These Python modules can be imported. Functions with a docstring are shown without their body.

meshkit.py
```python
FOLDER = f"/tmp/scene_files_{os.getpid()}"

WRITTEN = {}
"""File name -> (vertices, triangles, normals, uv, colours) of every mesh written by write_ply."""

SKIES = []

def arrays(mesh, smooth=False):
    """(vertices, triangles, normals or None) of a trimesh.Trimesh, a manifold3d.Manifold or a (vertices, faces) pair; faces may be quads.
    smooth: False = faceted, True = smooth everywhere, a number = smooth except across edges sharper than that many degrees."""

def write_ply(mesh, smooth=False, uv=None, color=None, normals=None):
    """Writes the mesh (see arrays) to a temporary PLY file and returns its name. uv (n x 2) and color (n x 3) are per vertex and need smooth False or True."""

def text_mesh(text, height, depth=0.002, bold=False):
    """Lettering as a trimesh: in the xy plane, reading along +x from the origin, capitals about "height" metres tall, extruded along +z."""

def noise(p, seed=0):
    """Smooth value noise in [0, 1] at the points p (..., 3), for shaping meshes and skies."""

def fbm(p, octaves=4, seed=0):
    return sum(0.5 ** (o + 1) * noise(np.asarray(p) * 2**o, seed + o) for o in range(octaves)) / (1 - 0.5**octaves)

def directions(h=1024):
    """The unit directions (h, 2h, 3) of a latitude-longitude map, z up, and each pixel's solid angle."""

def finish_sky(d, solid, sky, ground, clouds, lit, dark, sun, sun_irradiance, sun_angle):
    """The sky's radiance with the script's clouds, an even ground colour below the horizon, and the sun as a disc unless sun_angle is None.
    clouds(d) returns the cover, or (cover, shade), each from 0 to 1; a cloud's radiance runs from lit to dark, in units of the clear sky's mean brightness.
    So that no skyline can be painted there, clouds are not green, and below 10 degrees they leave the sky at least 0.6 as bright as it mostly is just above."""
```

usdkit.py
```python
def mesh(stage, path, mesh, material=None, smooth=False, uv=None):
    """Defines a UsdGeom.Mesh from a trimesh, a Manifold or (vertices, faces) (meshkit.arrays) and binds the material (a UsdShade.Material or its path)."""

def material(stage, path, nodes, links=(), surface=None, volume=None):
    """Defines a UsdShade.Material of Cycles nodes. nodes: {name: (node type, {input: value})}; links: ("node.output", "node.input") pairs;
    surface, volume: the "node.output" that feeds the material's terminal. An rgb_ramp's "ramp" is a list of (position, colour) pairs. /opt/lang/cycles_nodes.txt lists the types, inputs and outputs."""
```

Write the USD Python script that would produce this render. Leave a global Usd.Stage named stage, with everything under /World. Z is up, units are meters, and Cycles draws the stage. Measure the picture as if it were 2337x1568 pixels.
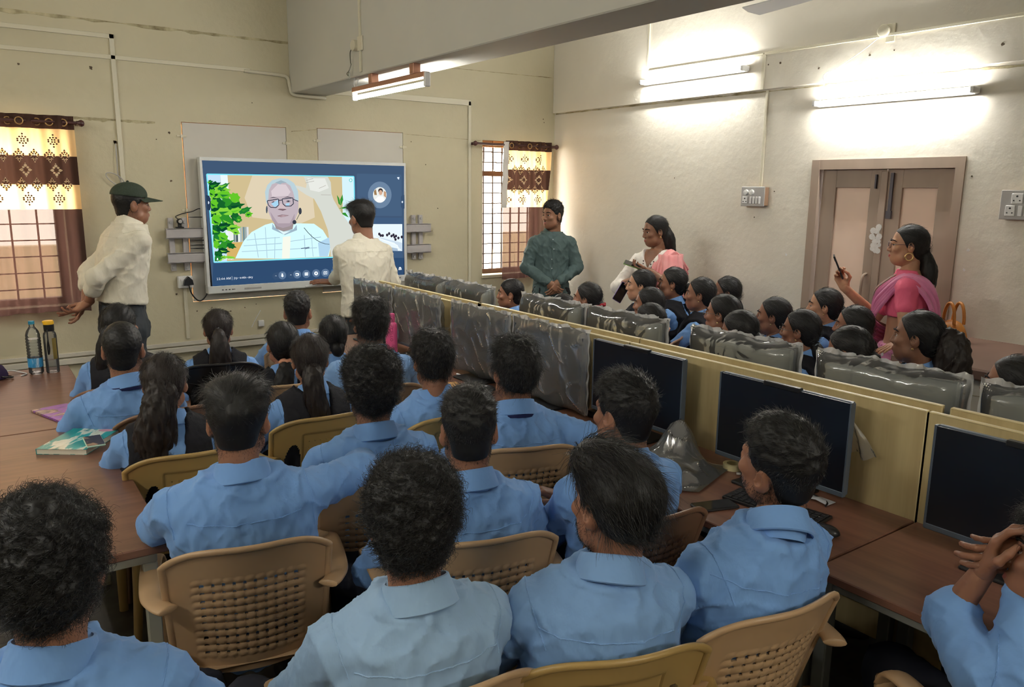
"""A college computer room during a video call: the scene in OpenUSD for Cycles. Units are metres, z is up; the wall with the display is y = 6.2."""
import math
import numpy as np
import trimesh
import shapely.geometry as sg
import shapely.ops as so
import meshkit
import usdkit
from meshkit import noise, fbm
from pxr import Usd, UsdGeom, UsdShade, UsdLux, Gf, Sdf, Vt

stage = Usd.Stage.CreateInMemory()
UsdGeom.SetStageUpAxis(stage, 'Z')
UsdGeom.SetStageMetersPerUnit(stage, 1.0)
UsdGeom.Xform.Define(stage, '/World')
UsdGeom.Scope.Define(stage, '/World/Looks')

# ------------------------------------------------------------------ camera, sky, lamps' strength, exposure
CAM_POS = np.array([0.0, 0.0, 1.8])
PITCH, ROLL, YAW = 0.194758, 0.0105335, 0.623305
_F = np.array([math.sin(YAW) * math.cos(PITCH), math.cos(YAW) * math.cos(PITCH), -math.sin(PITCH)])
_R = np.array([math.cos(YAW), -math.sin(YAW), 0.0])
_U = np.cross(_R, _F)
_R, _U = math.cos(ROLL) * _R + math.sin(ROLL) * _U, -math.sin(ROLL) * _R + math.cos(ROLL) * _U
camera = UsdGeom.Camera.Define(stage, '/World/camera')
camera.AddTransformOp().Set(Gf.Matrix4d(*_R, 0, *_U, 0, *(-_F), 0, *CAM_POS, 1))
camera.CreateHorizontalApertureAttr(36.0)
camera.CreateVerticalApertureAttr(36.0 * 1568 / 2337)
camera.CreateFocalLengthAttr(36.0 * 1790.9 / 2337)
camera.CreateClippingRangeAttr(Gf.Vec2f(0.05, 500))
camera.CreateExposureAttr(0.25)
sky = UsdLux.DomeLight.Define(stage, '/World/sky')          # a hazy bright midday sky seen through the windows
sky.CreateColorAttr(Gf.Vec3f(1.0, 0.97, 0.92))
sky.CreateIntensityAttr(7.0)
sun = UsdLux.DistantLight.Define(stage, '/World/sun')       # stands behind the building: it lights the yard beyond the display wall
sun.CreateColorAttr(Gf.Vec3f(1.0, 0.9, 0.75))
sun.CreateIntensityAttr(14.0)
sun.CreateAngleAttr(0.6)
sun.AddRotateXYZOp().Set(Gf.Vec3f(38, 0, 35))
TUBE_STRENGTH = 125.0
ROOM_TUBE_STRENGTH = 150.0

# ------------------------------------------------------------------ helpers: prims
_used = {}


def numbered(parent, name):
    k = (parent, name)
    n = _used.get(k, 0)
    _used[k] = n + 1
    return name if n == 0 else '%s_%03d' % (name, n)


def path_of(p):
    return '/World' if p is None else str(p.GetPath())


def tag(prim, label=None, cat=None, group=None, kind=None):
    for k, v in (('label', label), ('category', cat), ('group', group), ('kind', kind)):
        if v:
            prim.SetCustomDataByKey(k, v)
    return prim


def thing(name, label, cat, loc=(0, 0, 0), rz=0.0, group=None, kind=None):
    x = UsdGeom.Xform.Define(stage, '/World/' + numbered('/World', name))
    x.AddTranslateOp().Set(Gf.Vec3d(*map(float, loc)))
    x.AddRotateZOp().Set(float(rz))
    return tag(x.GetPrim(), label, cat, group, kind)


def part(name, mesh, m, parent=None, smooth=False, label=None, kind=None):
    pp = path_of(parent)
    pr = usdkit.mesh(stage, pp + '/' + numbered(pp, name), mesh, m, smooth=smooth).GetPrim()
    return tag(pr, label, None, None, kind)


def single(name, mesh, m, label, cat, group=None, kind=None, smooth=False):
    return tag(part(name, mesh, m, None, smooth), label, cat, group, kind)


def structure(name, mesh, m, parent=None, smooth=False):
    pr = part(name, mesh, m, parent, smooth)
    if parent is None:
        tag(pr, kind='structure')
    return pr


def copy_of(src, loc, rz=0.0, label=None, name=None, group=None):
    """A copy of a thing with its parts, placed at loc."""
    was = src.GetCustomData()
    r = thing(name or src.GetName().rstrip('0123456789').rstrip('_'), label or was.get('label'), was.get('category'), loc, rz, group or was.get('group'))
    r.GetReferences().AddInternalReference(src.GetPath())
    r.SetInstanceable(True)
    return r


def curves(name, strands, width, m, parent, taper=0.25):
    """strands: (n, k, 3) points as one BasisCurves prim."""
    s = np.asarray(strands, np.float32)
    n, k, _ = s.shape
    pp = path_of(parent)
    c = UsdGeom.BasisCurves.Define(stage, pp + '/' + numbered(pp, name))
    c.CreateTypeAttr('linear')
    c.CreatePointsAttr(Vt.Vec3fArray.FromNumpy(s.reshape(-1, 3)))
    c.CreateCurveVertexCountsAttr(Vt.IntArray.FromNumpy(np.full(n, k, np.int32)))
    w = np.tile(width * np.linspace(1, taper, k), n).astype(np.float32)
    c.CreateWidthsAttr(Vt.FloatArray.FromNumpy(w))
    c.SetWidthsInterpolation('vertex')
    UsdShade.MaterialBindingAPI.Apply(c.GetPrim()).Bind(m)
    return c.GetPrim()


# ------------------------------------------------------------------ helpers: colours and materials
def lin(r, g=None, b=None):
    c = np.array(r if g is None else (r, g, b), float) / 255
    return tuple(np.where(c <= 0.04045, c / 12.92, ((c + 0.055) / 1.055) ** 2.4))


_mats = {}


def look(name):
    return '/World/Looks/' + name


def plain(name, col, rough=0.5, spec=0.5, metal=0.0, var=0.0, scale=6.0, bump=0.0, bscale=60.0, stretch=(1, 1, 1), coat=0.0, sheen=0.0, col2=None, detail=4.0):
    """A principled material whose colour drifts by noise between col and col2 (or col scaled by 1-var), with optional fine bump."""
    if name in _mats:
        return _mats[name]
    nodes = {'p': ('principled_bsdf', {'base_color': col, 'roughness': rough, 'specular_ior_level': spec, 'metallic': metal, 'coat_weight': coat, 'sheen_weight': sheen})}
    links = []
    if var or bump or col2:
        nodes['tc'] = ('texture_coordinate', {})
        nodes['mp'] = ('mapping', {'scale': stretch})
        links += [('tc.object', 'mp.vector')]
    if var or col2:
        c2 = col2 or tuple(np.array(col) * (1 - var))
        nodes['n'] = ('noise_texture', {'scale': scale, 'detail': detail, 'roughness': 0.6})
        nodes['r'] = ('rgb_ramp', {'ramp': [(0.32, col), (0.68, c2)]})
        links += [('mp.vector', 'n.vector'), ('n.fac', 'r.fac'), ('r.color', 'p.base_color')]
    if bump:
        nodes['bn'] = ('noise_texture', {'scale': bscale, 'detail': 3.0})
        nodes['b'] = ('bump', {'strength': bump, 'distance': 0.01})
        links += [('mp.vector', 'bn.vector'), ('bn.fac', 'b.height'), ('b.normal', 'p.normal')]
    _mats[name] = usdkit.material(stage, look(name), nodes, links, surface='p.BSDF')
    return _mats[name]


def glowing(name, col, strength):
    if name not in _mats:
        _mats[name] = usdkit.material(stage, look(name), {'e': ('emission', {'color': col, 'strength': strength})}, surface='e.emission')
    return _mats[name]


# ------------------------------------------------------------------ helpers: simple shapes
def box(x0, x1, y0, y1, z0, z1, bevel=0.0):
    x0, x1 = min(x0, x1), max(x0, x1)
    y0, y1 = min(y0, y1), max(y0, y1)
    z0, z1 = min(z0, z1), max(z0, z1)
    if bevel:
        b = min(bevel, (x1 - x0) * .45, (y1 - y0) * .45, (z1 - z0) * .45)
        pts = []
        for sx in (0, 1):
            for sy in (0, 1):
                for sz in (0, 1):
                    c = np.array([x1 if sx else x0, y1 if sy else y0, z1 if sz else z0])
                    d = np.array([-1 if sx else 1, -1 if sy else 1, -1 if sz else 1]) * b
                    for k in range(3):
                        q = c + d
                        q[k] = c[k]
                        pts.append(q)
        return trimesh.convex.convex_hull(np.array(pts))
    m = trimesh.creation.box([x1 - x0, y1 - y0, z1 - z0])
    m.apply_translation([(x0 + x1) / 2, (y0 + y1) / 2, (z0 + z1) / 2])
    return m


def cat(*ms):
    ms = [m for g in ms for m in (g if isinstance(g, (list, tuple)) else [g])]
    return trimesh.util.concatenate(ms)


def tube(pts, r, n=8, closed=False, flat=None):
    """A tube along pts; r a number or one per point; flat=(a,b) scales its section along the side and up directions."""
    p = np.asarray(pts, float)
    k = len(p)
    r = np.broadcast_to(np.asarray(r, float), (k,))
    t = np.gradient(p, axis=0) if not closed else np.roll(p, -1, 0) - np.roll(p, 1, 0)
    t /= np.linalg.norm(t, axis=1, keepdims=True) + 1e-12
    ref = np.array([0, 0, 1.0]) if abs(t[0, 2]) < 0.9 else np.array([1.0, 0, 0])
    u = np.cross(ref, t[0])
    U = []
    for i in range(k):
        u = u - t[i] * (u @ t[i])
        u /= np.linalg.norm(u) + 1e-12
        U.append(u)
    U = np.array(U)
    V = np.cross(t, U)
    a = np.linspace(0, 2 * np.pi, n, endpoint=False)
    fa, fb = flat or (1, 1)
    v = p[:, None] + r[:, None, None] * (fa * np.cos(a)[None, :, None] * U[:, None] + fb * np.sin(a)[None, :, None] * V[:, None])
    v = v.reshape(-1, 3)
    f = []
    for i in range(k if closed else k - 1):
        j = (i + 1) % k
        for s in range(n):
            s2 = (s + 1) % n
            f += [[i * n + s, i * n + s2, j * n + s2], [i * n + s, j * n + s2, j * n + s]]
    if not closed:
        f += [[0, s + 1, s] for s in range(1, n - 1)]
        b = (k - 1) * n
        f += [[b, b + s, b + s + 1] for s in range(1, n - 1)]
    return trimesh.Trimesh(v, np.array(f), process=False)


def smooth_path(pts, n=24):
    """Catmull-Rom through pts."""
    p = np.asarray(pts, float)
    q = np.vstack([2 * p[0] - p[1], p, 2 * p[-1] - p[-2]])
    out = []
    seg = len(p) - 1
    per = max(2, n // seg)
    for i in range(seg):
        t = np.linspace(0, 1, per, endpoint=False)[:, None]
        a, b, c, d = q[i], q[i + 1], q[i + 2], q[i + 3]
        out.append(.5 * ((2 * b) + (-a + c) * t + (2 * a - 5 * b + 4 * c - d) * t ** 2 + (-a + 3 * b - 3 * c + d) * t ** 3))
    return np.vstack(out + [p[-1:]])


def lathe(profile, n=24):
    """profile: (r, z) pairs from bottom to top."""
    p = np.asarray(profile, float)
    a = np.linspace(0, 2 * np.pi, n, endpoint=False)
    v = np.stack([p[:, None, 0] * np.cos(a), p[:, None, 0] * np.sin(a), np.repeat(p[:, 1:2], n, 1)], -1).reshape(-1, 3)
    f = []
    for i in range(len(p) - 1):
        for s in range(n):
            s2 = (s + 1) % n
            f += [[i * n + s, i * n + s2, (i + 1) * n + s2], [i * n + s, (i + 1) * n + s2, (i + 1) * n + s]]
    return trimesh.Trimesh(v, np.array(f), process=False)


def plate(poly, thick):
    gs = getattr(poly, 'geoms', [poly])
    return cat([trimesh.creation.extrude_polygon(g, thick, engine='earcut') for g in gs if g.area > 1e-9])


def upright_y(m, y):
    """A mesh drawn in (x, z') on the xy plane, extruded along +z, is stood up: its face looks towards -y at y."""
    v = np.array(m.vertices)
    m = m.copy()
    m.vertices = np.stack([v[:, 0], y - v[:, 2], v[:, 1]], 1)
    m.faces = np.array(m.faces)
    return m


def upright_x(m, x):
    """Drawn in (y, z') on the xy plane; its face looks towards -x at x (extruded towards -x)."""
    v = np.array(m.vertices)
    m = m.copy()
    m.vertices = np.stack([x - v[:, 2], v[:, 0], v[:, 1]], 1)
    m.faces = np.array(m.faces)[:, ::-1]
    return m


def rotz(a):
    c, s = math.cos(a), math.sin(a)
    return np.array([[c, -s, 0], [s, c, 0], [0, 0, 1.0]])


def rotx(a):
    c, s = math.cos(a), math.sin(a)
    return np.array([[1.0, 0, 0], [0, c, -s], [0, s, c]])


def roty(a):
    c, s = math.cos(a), math.sin(a)
    return np.array([[c, 0, s], [0, 1.0, 0], [-s, 0, c]])


def moved(m, R=None, t=(0, 0, 0), s=1.0):
    v = np.array(m.vertices) * s
    if R is not None:
        v = v @ np.asarray(R).T
    f = np.array(m.faces)
    if R is not None and np.linalg.det(R) < 0:
        f = f[:, ::-1]
    if np.prod(np.atleast_1d(s)) < 0 and np.ndim(s):
        f = f[:, ::-1]
    return trimesh.Trimesh(v + np.asarray(t), f, process=False)


def panel_sheet(nu, nv, fn, mask, th):
    """A curved sheet of thickness th over a (u, v) grid in [-1,1]x[0,1] with the cells where mask is False left open. fn(u, v) gives points."""
    u, v = np.meshgrid(np.linspace(-1, 1, nu + 1), np.linspace(0, 1, nv + 1), indexing='ij')
    P = fn(u, v)
    du, dv = np.gradient(P, axis=0), np.gradient(P, axis=1)
    N = np.cross(du, dv)
    N /= np.linalg.norm(N, axis=-1, keepdims=True) + 1e-12
    A, B = (P + N * th / 2).reshape(-1, 3), (P - N * th / 2).reshape(-1, 3)
    uc, vc = np.meshgrid((np.arange(nu) + .5) / nu * 2 - 1, (np.arange(nv) + .5) / nv, indexing='ij')
    M = mask(uc, vc)
    idx = np.arange((nu + 1) * (nv + 1)).reshape(nu + 1, nv + 1)
    q = np.stack([idx[:-1, :-1], idx[1:, :-1], idx[1:, 1:], idx[:-1, 1:]], -1)[M]
    K = len(A)
    faces = [q, q[:, ::-1] + K]
    Mp = np.pad(M, 1)
    for ax, d, e in ((0, 1, (1, 2)), (0, -1, (3, 0)), (1, 1, (2, 3)), (1, -1, (0, 1))):
        nb = np.roll(Mp, -d, ax)[1:-1, 1:-1]
        g = np.stack([idx[:-1, :-1], idx[1:, :-1], idx[1:, 1:], idx[:-1, 1:]], -1)[M & ~nb]
        faces.append(np.stack([g[:, e[1]], g[:, e[0]], g[:, e[0]] + K, g[:, e[1]] + K], 1))
    qs = np.vstack(faces)
    t = np.vstack([qs[:, [0, 1, 2]], qs[:, [0, 2, 3]]])
    V = np.vstack([A, B])
    use = np.unique(t)
    remap = np.zeros(len(V), int)
    remap[use] = np.arange(len(use))
    return trimesh.Trimesh(V[use], remap[t], process=False)

# ------------------------------------------------------------------ materials of the room
CREAM = plain('cream_wall_paint', lin(197, 189, 161), .62, .3, var=.07, scale=1.6, bump=.25, bscale=26, detail=6)
CREAM2 = plain('pale_wall_paint', lin(218, 212, 198), .6, .3, var=.06, scale=1.5, bump=.25, bscale=20, detail=6)
BEAMW = plain('beam_paint', lin(194, 192, 182), .6, .3, var=.05, scale=1.3, bump=.15, bscale=25)
CEILW = plain('ceiling_paint', lin(220, 218, 208), .7, .2, var=.04, scale=2)
FLOORM = plain('floor_stone', lin(96, 92, 86), .35, .4, col2=lin(70, 66, 62), scale=7)
STAIN = plain('plaster_stain', lin(196, 186, 152), .9, .1, col2=lin(120, 110, 84), scale=9)
CONDUIT = plain('conduit_plastic', lin(206, 200, 178), .45, .4)
WHITE = plain('white_plastic', lin(222, 222, 220), .35, .5)
GREYP = plain('grey_plastic', lin(170, 168, 166), .4, .4)
BLACKP = plain('black_plastic', lin(22, 22, 24), .35, .5)
ALU = plain('mount_metal', lin(176, 172, 172), .45, .4, var=.05, scale=30)
BRICK = plain('brick_reveal', lin(186, 128, 84), .9, .1, var=.35, scale=14)
WINWOOD = plain('window_frame_wood', lin(110, 78, 58), .55, .4, var=.2, scale=18)
BARM = plain('window_bar_iron', lin(70, 58, 52), .5, .4)
DOORW = plain('door_frame_wood', lin(160, 141, 125), .55, .35, var=.18, scale=4, stretch=(1, 1, .12))
DOORP = plain('door_panel', lin(224, 198, 178), .6, .3, var=.06, scale=3)
TABLE = plain('dark_walnut_laminate', lin(132, 92, 75), .3, .5, col2=lin(112, 76, 62), scale=4.5, stretch=(6, .7, 6), detail=6)
TABLE_L = plain('walnut_laminate', lin(118, 84, 68), .32, .5, col2=lin(98, 67, 54), scale=4.5, stretch=(.7, 6, 6), detail=6)
PLY = plain('pale_maple_laminate', lin(196, 178, 132), .45, .4, col2=lin(180, 160, 116), scale=3, stretch=(7, 7, .5), detail=6)
PLYE = plain('maple_edge_band', lin(206, 190, 146), .4, .4)
LEGM = plain('cream_steel_tube', lin(168, 166, 150), .4, .5, var=.08, scale=20)
LEGG = plain('grey_steel_tube', lin(120, 122, 118), .4, .5, var=.1, scale=20)
DARKW = plain('dark_tray_laminate', lin(38, 32, 30), .5, .3)
LEDGE = plain('ledge_brown_paint', lin(126, 98, 86), .5, .35, var=.1, scale=5)
SCREEN_OFF = plain('monitor_glass', lin(13, 16, 24), .28, .5)
BEZEL = plain('monitor_bezel', lin(74, 84, 96), .4, .5)
MONBACK = plain('monitor_back_shell', lin(128, 133, 130), .5, .4)
COPPER = plain('fixture_copper_metal', lin(176, 128, 104), .35, .5, metal=.4)
DARKMARK = plain('dark_mark', lin(92, 80, 66), .8, .2)
ROD = plain('curtain_rod_brown', lin(70, 38, 36), .35, .5)


# ------------------------------------------------------------------ the room shell
X0, X1, Y0, Y1, ZC = -1.7, 4.94, -2.6, 6.2, 3.42
structure('floor', box(X0 - .2, X1 + .2, Y0 - .2, Y1 + .2, -.08, 0), FLOORM)
structure('ceiling', box(X0 - .2, X1 + .2, Y0 - .2, Y1 + .2, ZC, ZC + .1), CEILW)
WT = .23
outline = sg.box(X0, 0, X1 + WT, ZC)
WIN_L, WIN_R = (-.42, .97, .68, 2.2), (4.10, .99, 4.84, 2.235)
BRD_L, BRD_R = (1.476, .93, 2.256, 2.252), (2.508, .93, 3.282, 2.262)
for h in (WIN_L, WIN_R, BRD_L, BRD_R):
    outline = outline.difference(sg.box(h[0], h[1], h[2], h[3]))
wall_back = structure('wall_back', upright_y(plate(outline, WT), Y1 + WT), CREAM)
DOOR = (2.30, 3.32, 2.015)
wr = sg.box(Y0, 0, Y1, ZC).difference(sg.box(DOOR[0], 0, DOOR[1], DOOR[2]))
wall_right = structure('wall_right', upright_x(plate(wr, WT), X1 + WT), CREAM2)
structure('wall_left', box(X0 - WT, X0, Y0, Y1, 0, ZC), CREAM)
structure('wall_rear', box(X0, X1, Y0 - WT, Y0, 0, ZC), CREAM)


def wavy_strip(a, b, w0, w1, plane, at, th, seed, n=40):
    """A thin irregular strip of stain or crack on a wall: from a to b (2-d wall coordinates), half width between w0 and w1."""
    t = np.linspace(0, 1, n)
    p = np.outer(1 - t, a) + np.outer(t, b)
    d = (np.array(b) - a) / np.linalg.norm(np.array(b) - a)
    nrm = np.array([-d[1], d[0]])
    q = np.stack([t * 37, np.full(n, seed * 3.1), np.zeros(n)], 1)
    w = w0 + (w1 - w0) * noise(q, seed)
    up, dn = p + nrm * (w * .5)[:, None], p - nrm * (w * (.4 + noise(q + 5, seed)))[:, None]
    poly = sg.Polygon(np.vstack([up, dn[::-1]])).buffer(0)
    m = plate(poly, th)
    return upright_y(m, at) if plane == 'y' else upright_x(m, at)


# plaster joints and cracks on the display wall
structure('plaster_crack', cat(wavy_strip((-.6, 2.885), (2.3, 2.885), .003, .02, 'y', Y1, .0025, 3, 90)), STAIN, wall_back)
structure('plaster_crack', wavy_strip((.70, 2.243), (1.30, 2.238), .004, .02, 'y', Y1, .002, 5), STAIN, wall_back)
structure('plaster_crack', wavy_strip((2.30, 2.225), (2.51, 2.25), .002, .006, 'y', Y1, .002, 6), STAIN, wall_back)
structure('plaster_crack', wavy_strip((3.29, 2.252), (4.08, 2.23), .001, .004, 'y', Y1, .002, 7), STAIN, wall_back)
structure('plaster_crack', wavy_strip((3.35, 2.83), (4.9, 2.85), .002, .006, 'y', Y1, .002, 8), STAIN, wall_back)
# the beam band of the right wall stands a little proud; its lower edge is cracked
structure('beam_band', box(X1 - .025, X1, Y0, Y1, 2.52, ZC, .004), CREAM2, wall_right)
structure('plaster_crack', wavy_strip((Y1 - .02, 2.512), (3.75, 2.508),   .002, .012, 'x', X1, .003, 11, 90), STAIN, wall_right)
structure('plaster_crack', wavy_strip((3.75, 2.508), (1.7, 2.495), .002, .015, 'x', X1, .003, 12, 80), STAIN, wall_right)
# the big cross beam that runs from the display wall towards the camera
structure('trim_1', box(2.30, 2.60, Y0, Y1, 2.512, ZC, .006), BEAMW)
# nail holes, old plugs and chips in the plaster
rng = np.random.default_rng(5)
def spots(plane, at, lst):
    ms = []
    for (a, b, r) in lst:
        r = r * .62
        g = sg.Point(a, b).buffer(r, 3)
        g = sg.Polygon([(x + rng.uniform(-.4, .4) * r, y + rng.uniform(-.4, .4) * r) for x, y in g.exterior.coords[:-1]]).buffer(0)
        m = plate(g, .002)
        ms.append(upright_y(m, at) if plane == 'y' else upright_x(m, at))
    return cat(ms)
structure('nail_hole', spots('y', Y1, [(.50, 2.56, .011), (.92, 2.575, .016), (1.03, 2.09, .018), (1.39, 2.17, .012), (1.30, 2.12, .006), (1.38, 1.83, .01), (1.5, .86, .008), (1.61, .88, .007), (1.75, .84, .007), (1.86, .86, .008), (1.95, .88, .006),
    (1.36, 1.0, .012), (1.42, .99, .01), (3.62, 1.62, .008), (3.5, 2.0, .008), (3.36, 2.19, .006), (4.80, 2.46, .008), (4.81, 2.43, .007), (3.0, 2.62, .007), (2.0, 2.42, .006)]), DARKMARK, wall_back)
structure('nail_hole', spots('x', X1 - .025, [(3.63, 2.69, .012), (3.73, 2.69, .008), (2.96, 2.66, .01), (3.32, 2.62, .01), (2.8, 2.67, .006), (2.17, 2.62, .012)]), DARKMARK, wall_right)
structure('nail_hole', spots('x', X1, [(3.62, 1.80, .007), (3.78, 1.61, .008), (2.26, 1.90, .008), (4.6, 1.9, .006)]), DARKMARK, wall_right)
structure('paint_chip', spots('x', X1, [(3.48, 1.35, .012), (2.24, 1.35, .012), (2.23, 1.47, .014), (3.9, 1.0, .02)]), WHITE, wall_right)

# boarded-over window openings behind the display: board, brick reveals, small latches
for (h, nm) in ((BRD_L, 'window_3'), (BRD_R, 'window_4')):
    t = thing(nm, None, None, kind='structure')
    part('board', box(h[0] + .007, h[2] - .003, Y1 + .004, Y1 + .022, h[1] + .006, h[3] - .004), plain('board_grey_paint', lin(200, 196, 186), .6, .3, var=.04, scale=3, bump=.1, bscale=12), t)
    for a in (box(h[0] - .002, h[0] + .003, Y1 + .03, Y1 + WT, h[1], h[3]), box(h[2] - .003, h[2] + .002, Y1 + .03, Y1 + WT, h[1], h[3]), box(h[0], h[2], Y1 + .03, Y1 + WT, h[3] - .004, h[3] + .002)):
        part('brick_reveal', a, BRICK, t)
    part('outer_shutter', box(h[0] - .2, h[2] + .3, Y1 + WT + .3, Y1 + WT + .33, h[1] - .3, h[3] + .3), plain('shutter_orange_wood', lin(222, 150, 88), .7, .2, var=.3, scale=6), t)
    for x, z in ((h[0] - .0, h[3] - .1), (h[2], h[3] - .12), (h[0], 1.62)):
        part('latch', cat(box(x - .035, x + .03, Y1 - .006, Y1, z - .006, z + .006), box(x - .01, x + .002, Y1 - .012, Y1, z - .012, z + .012)), CONDUIT, t)


# ------------------------------------------------------------------ windows with iron grilles, brick heads and wooden sashes
def window(name, h, cols, rows, label):
    t = thing(name, label, None, kind='structure')
    x0, z0, x1, z1 = h
    yb = Y1 + .13
    for a in (box(x0, x0 + .05, yb, yb + .07, z0, z1), box(x1 - .05, x1, yb, yb + .07, z0, z1), box(x0, x1, yb, yb + .07, z0, z0 + .045), box(x0, x1, yb, yb + .07, z1 - .05, z1), box(x0, x1, yb, yb + .07, z0 + .76 * (z1 - z0) - .02, z0 + .76 * (z1 - z0) + .025)):
        part('window_frame', a, WINWOOD, t)
    for k in range(1, cols):
        x = x0 + (x1 - x0) * k / cols
        part('upright_bar', box(x - .006, x + .006, yb + .01, yb + .022, z0, z1), BARM, t)
    for k in range(1, rows):
        z = z0 + (z1 - z0) * k / rows
        part('cross_bar', box(x0, x1, yb + .004, yb + .012, z - .004, z + .004), BARM, t)
    nb = max(4, int((x1 - x0) / .12))
    for k in range(nb):
        a, b = x0 + (x1 - x0) * k / nb, x0 + (x1 - x0) * (k + 1) / nb
        part('brick', box(a + .003, b - .003, Y1 + .015, Y1 + .12, z1 - .055, z1 + .004), BRICK, t)
    part('sill', box(x0 - .01, x1 + .01, Y1 - .012, Y1 + .13, z0 - .03, z0 + .002, .004), CREAM, t)
    return t


window('window_1', WIN_L, 7, 11, None)
window('window_2', WIN_R, 7, 13, None)
# outside: sunlit yard, a low wall and scrub, all blown out by the daylight
structure('ground', box(-12, 18, Y1 + .4, 30, -.5, -.4), plain('dry_yard_earth', lin(205, 190, 160), .9, .1, var=.2, scale=.8))
single('yard_wall', box(-8, 14, 12, 12.25, -.4, 1.0), plain('yard_wall_plaster', lin(220, 206, 180), .8, .2, var=.1, scale=2), 'sunlit low yard wall seen through the grille of the window', 'wall')

# ------------------------------------------------------------------ double door in the right wall
t = thing('door_1', None, None, kind='structure')
xd = X1 + .03
y0, y1, zt = DOOR
for a in (box(X1 - .012, X1 + .09, y0, y0 + .055, 0, zt), box(X1 - .012, X1 + .09, y1 - .06, y1, 0, zt), box(X1 - .010, X1 + .09, y0 + .054, y1 - .059, zt - .065, zt)):
    part('door_frame', a, DOORW, t)
ym = (y0 + y1) / 2 - .015
def leaf(a, b):
    zt2 = zt - .064
    lf = part('door_leaf', cat(box(xd, xd + .035, a, a + .105, .01, zt2, .002), box(xd, xd + .035, b - .105, b, .01, zt2, .002), *[box(xd + .002, xd + .033, a + .104, b - .104, z0_, z1_, .001) for z0_, z1_ in ((zt2 - .12, zt2), (.88, 1.0), (.01, .2))]), DOORW, t)
    part('door_panel', box(xd + .016, xd + .03, a + .1, b - .1, .98, zt2 - .11), DOORP, lf)
    part('door_panel', box(xd + .016, xd + .03, a + .1, b - .1, .18, .9), DOORP, lf)
    return lf
lf1 = leaf(y0 + .06, ym - .003)
lf2 = leaf(ym + .003, y1 - .065)
part('cover_strip', box(xd - .012, xd, ym - .012, ym + .035, .01, zt - .08, .003), DOORW, t)
part('tower_bolt', cat(box(xd - .02, xd - .010, ym - .055, ym - .035, zt - .36, zt - .09), box(xd - .024, xd - .01, ym - .062, ym - .028, zt - .38, zt - .33), box(xd - .018, xd, ym + .06, ym + .07, zt - .19, zt - .1)), plain('bolt_iron', lin(70, 66, 70), .45, .5, metal=.5), t)
part('door_handle', tube(smooth_path([(xd - .003, ym + .075, 1.06), (xd - .05, ym + .075, 1.09), (xd - .05, ym + .075, 1.24), (xd - .003, ym + .075, 1.27)], 16), .009, 8), DOORW, t, smooth=True)
part('lock_knob', moved(trimesh.creation.icosphere(2, .016), None, (xd - .012, ym + .03, .90)), GREYP, t, smooth=True)
fl = []
for k in range(26):
    a, b = rng.uniform(-.03, .03), rng.uniform(-.085, .085)
    fl.append(sg.Point(ym + .03 + a, 1.50 + b).buffer(rng.uniform(.008, .022), 2))
part('torn_poster_scrap', upright_x(plate(so.unary_union(fl), .002), xd - .012), plain('torn_paper', lin(205, 203, 198), .8, .2, var=.15, scale=40), t)

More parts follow.
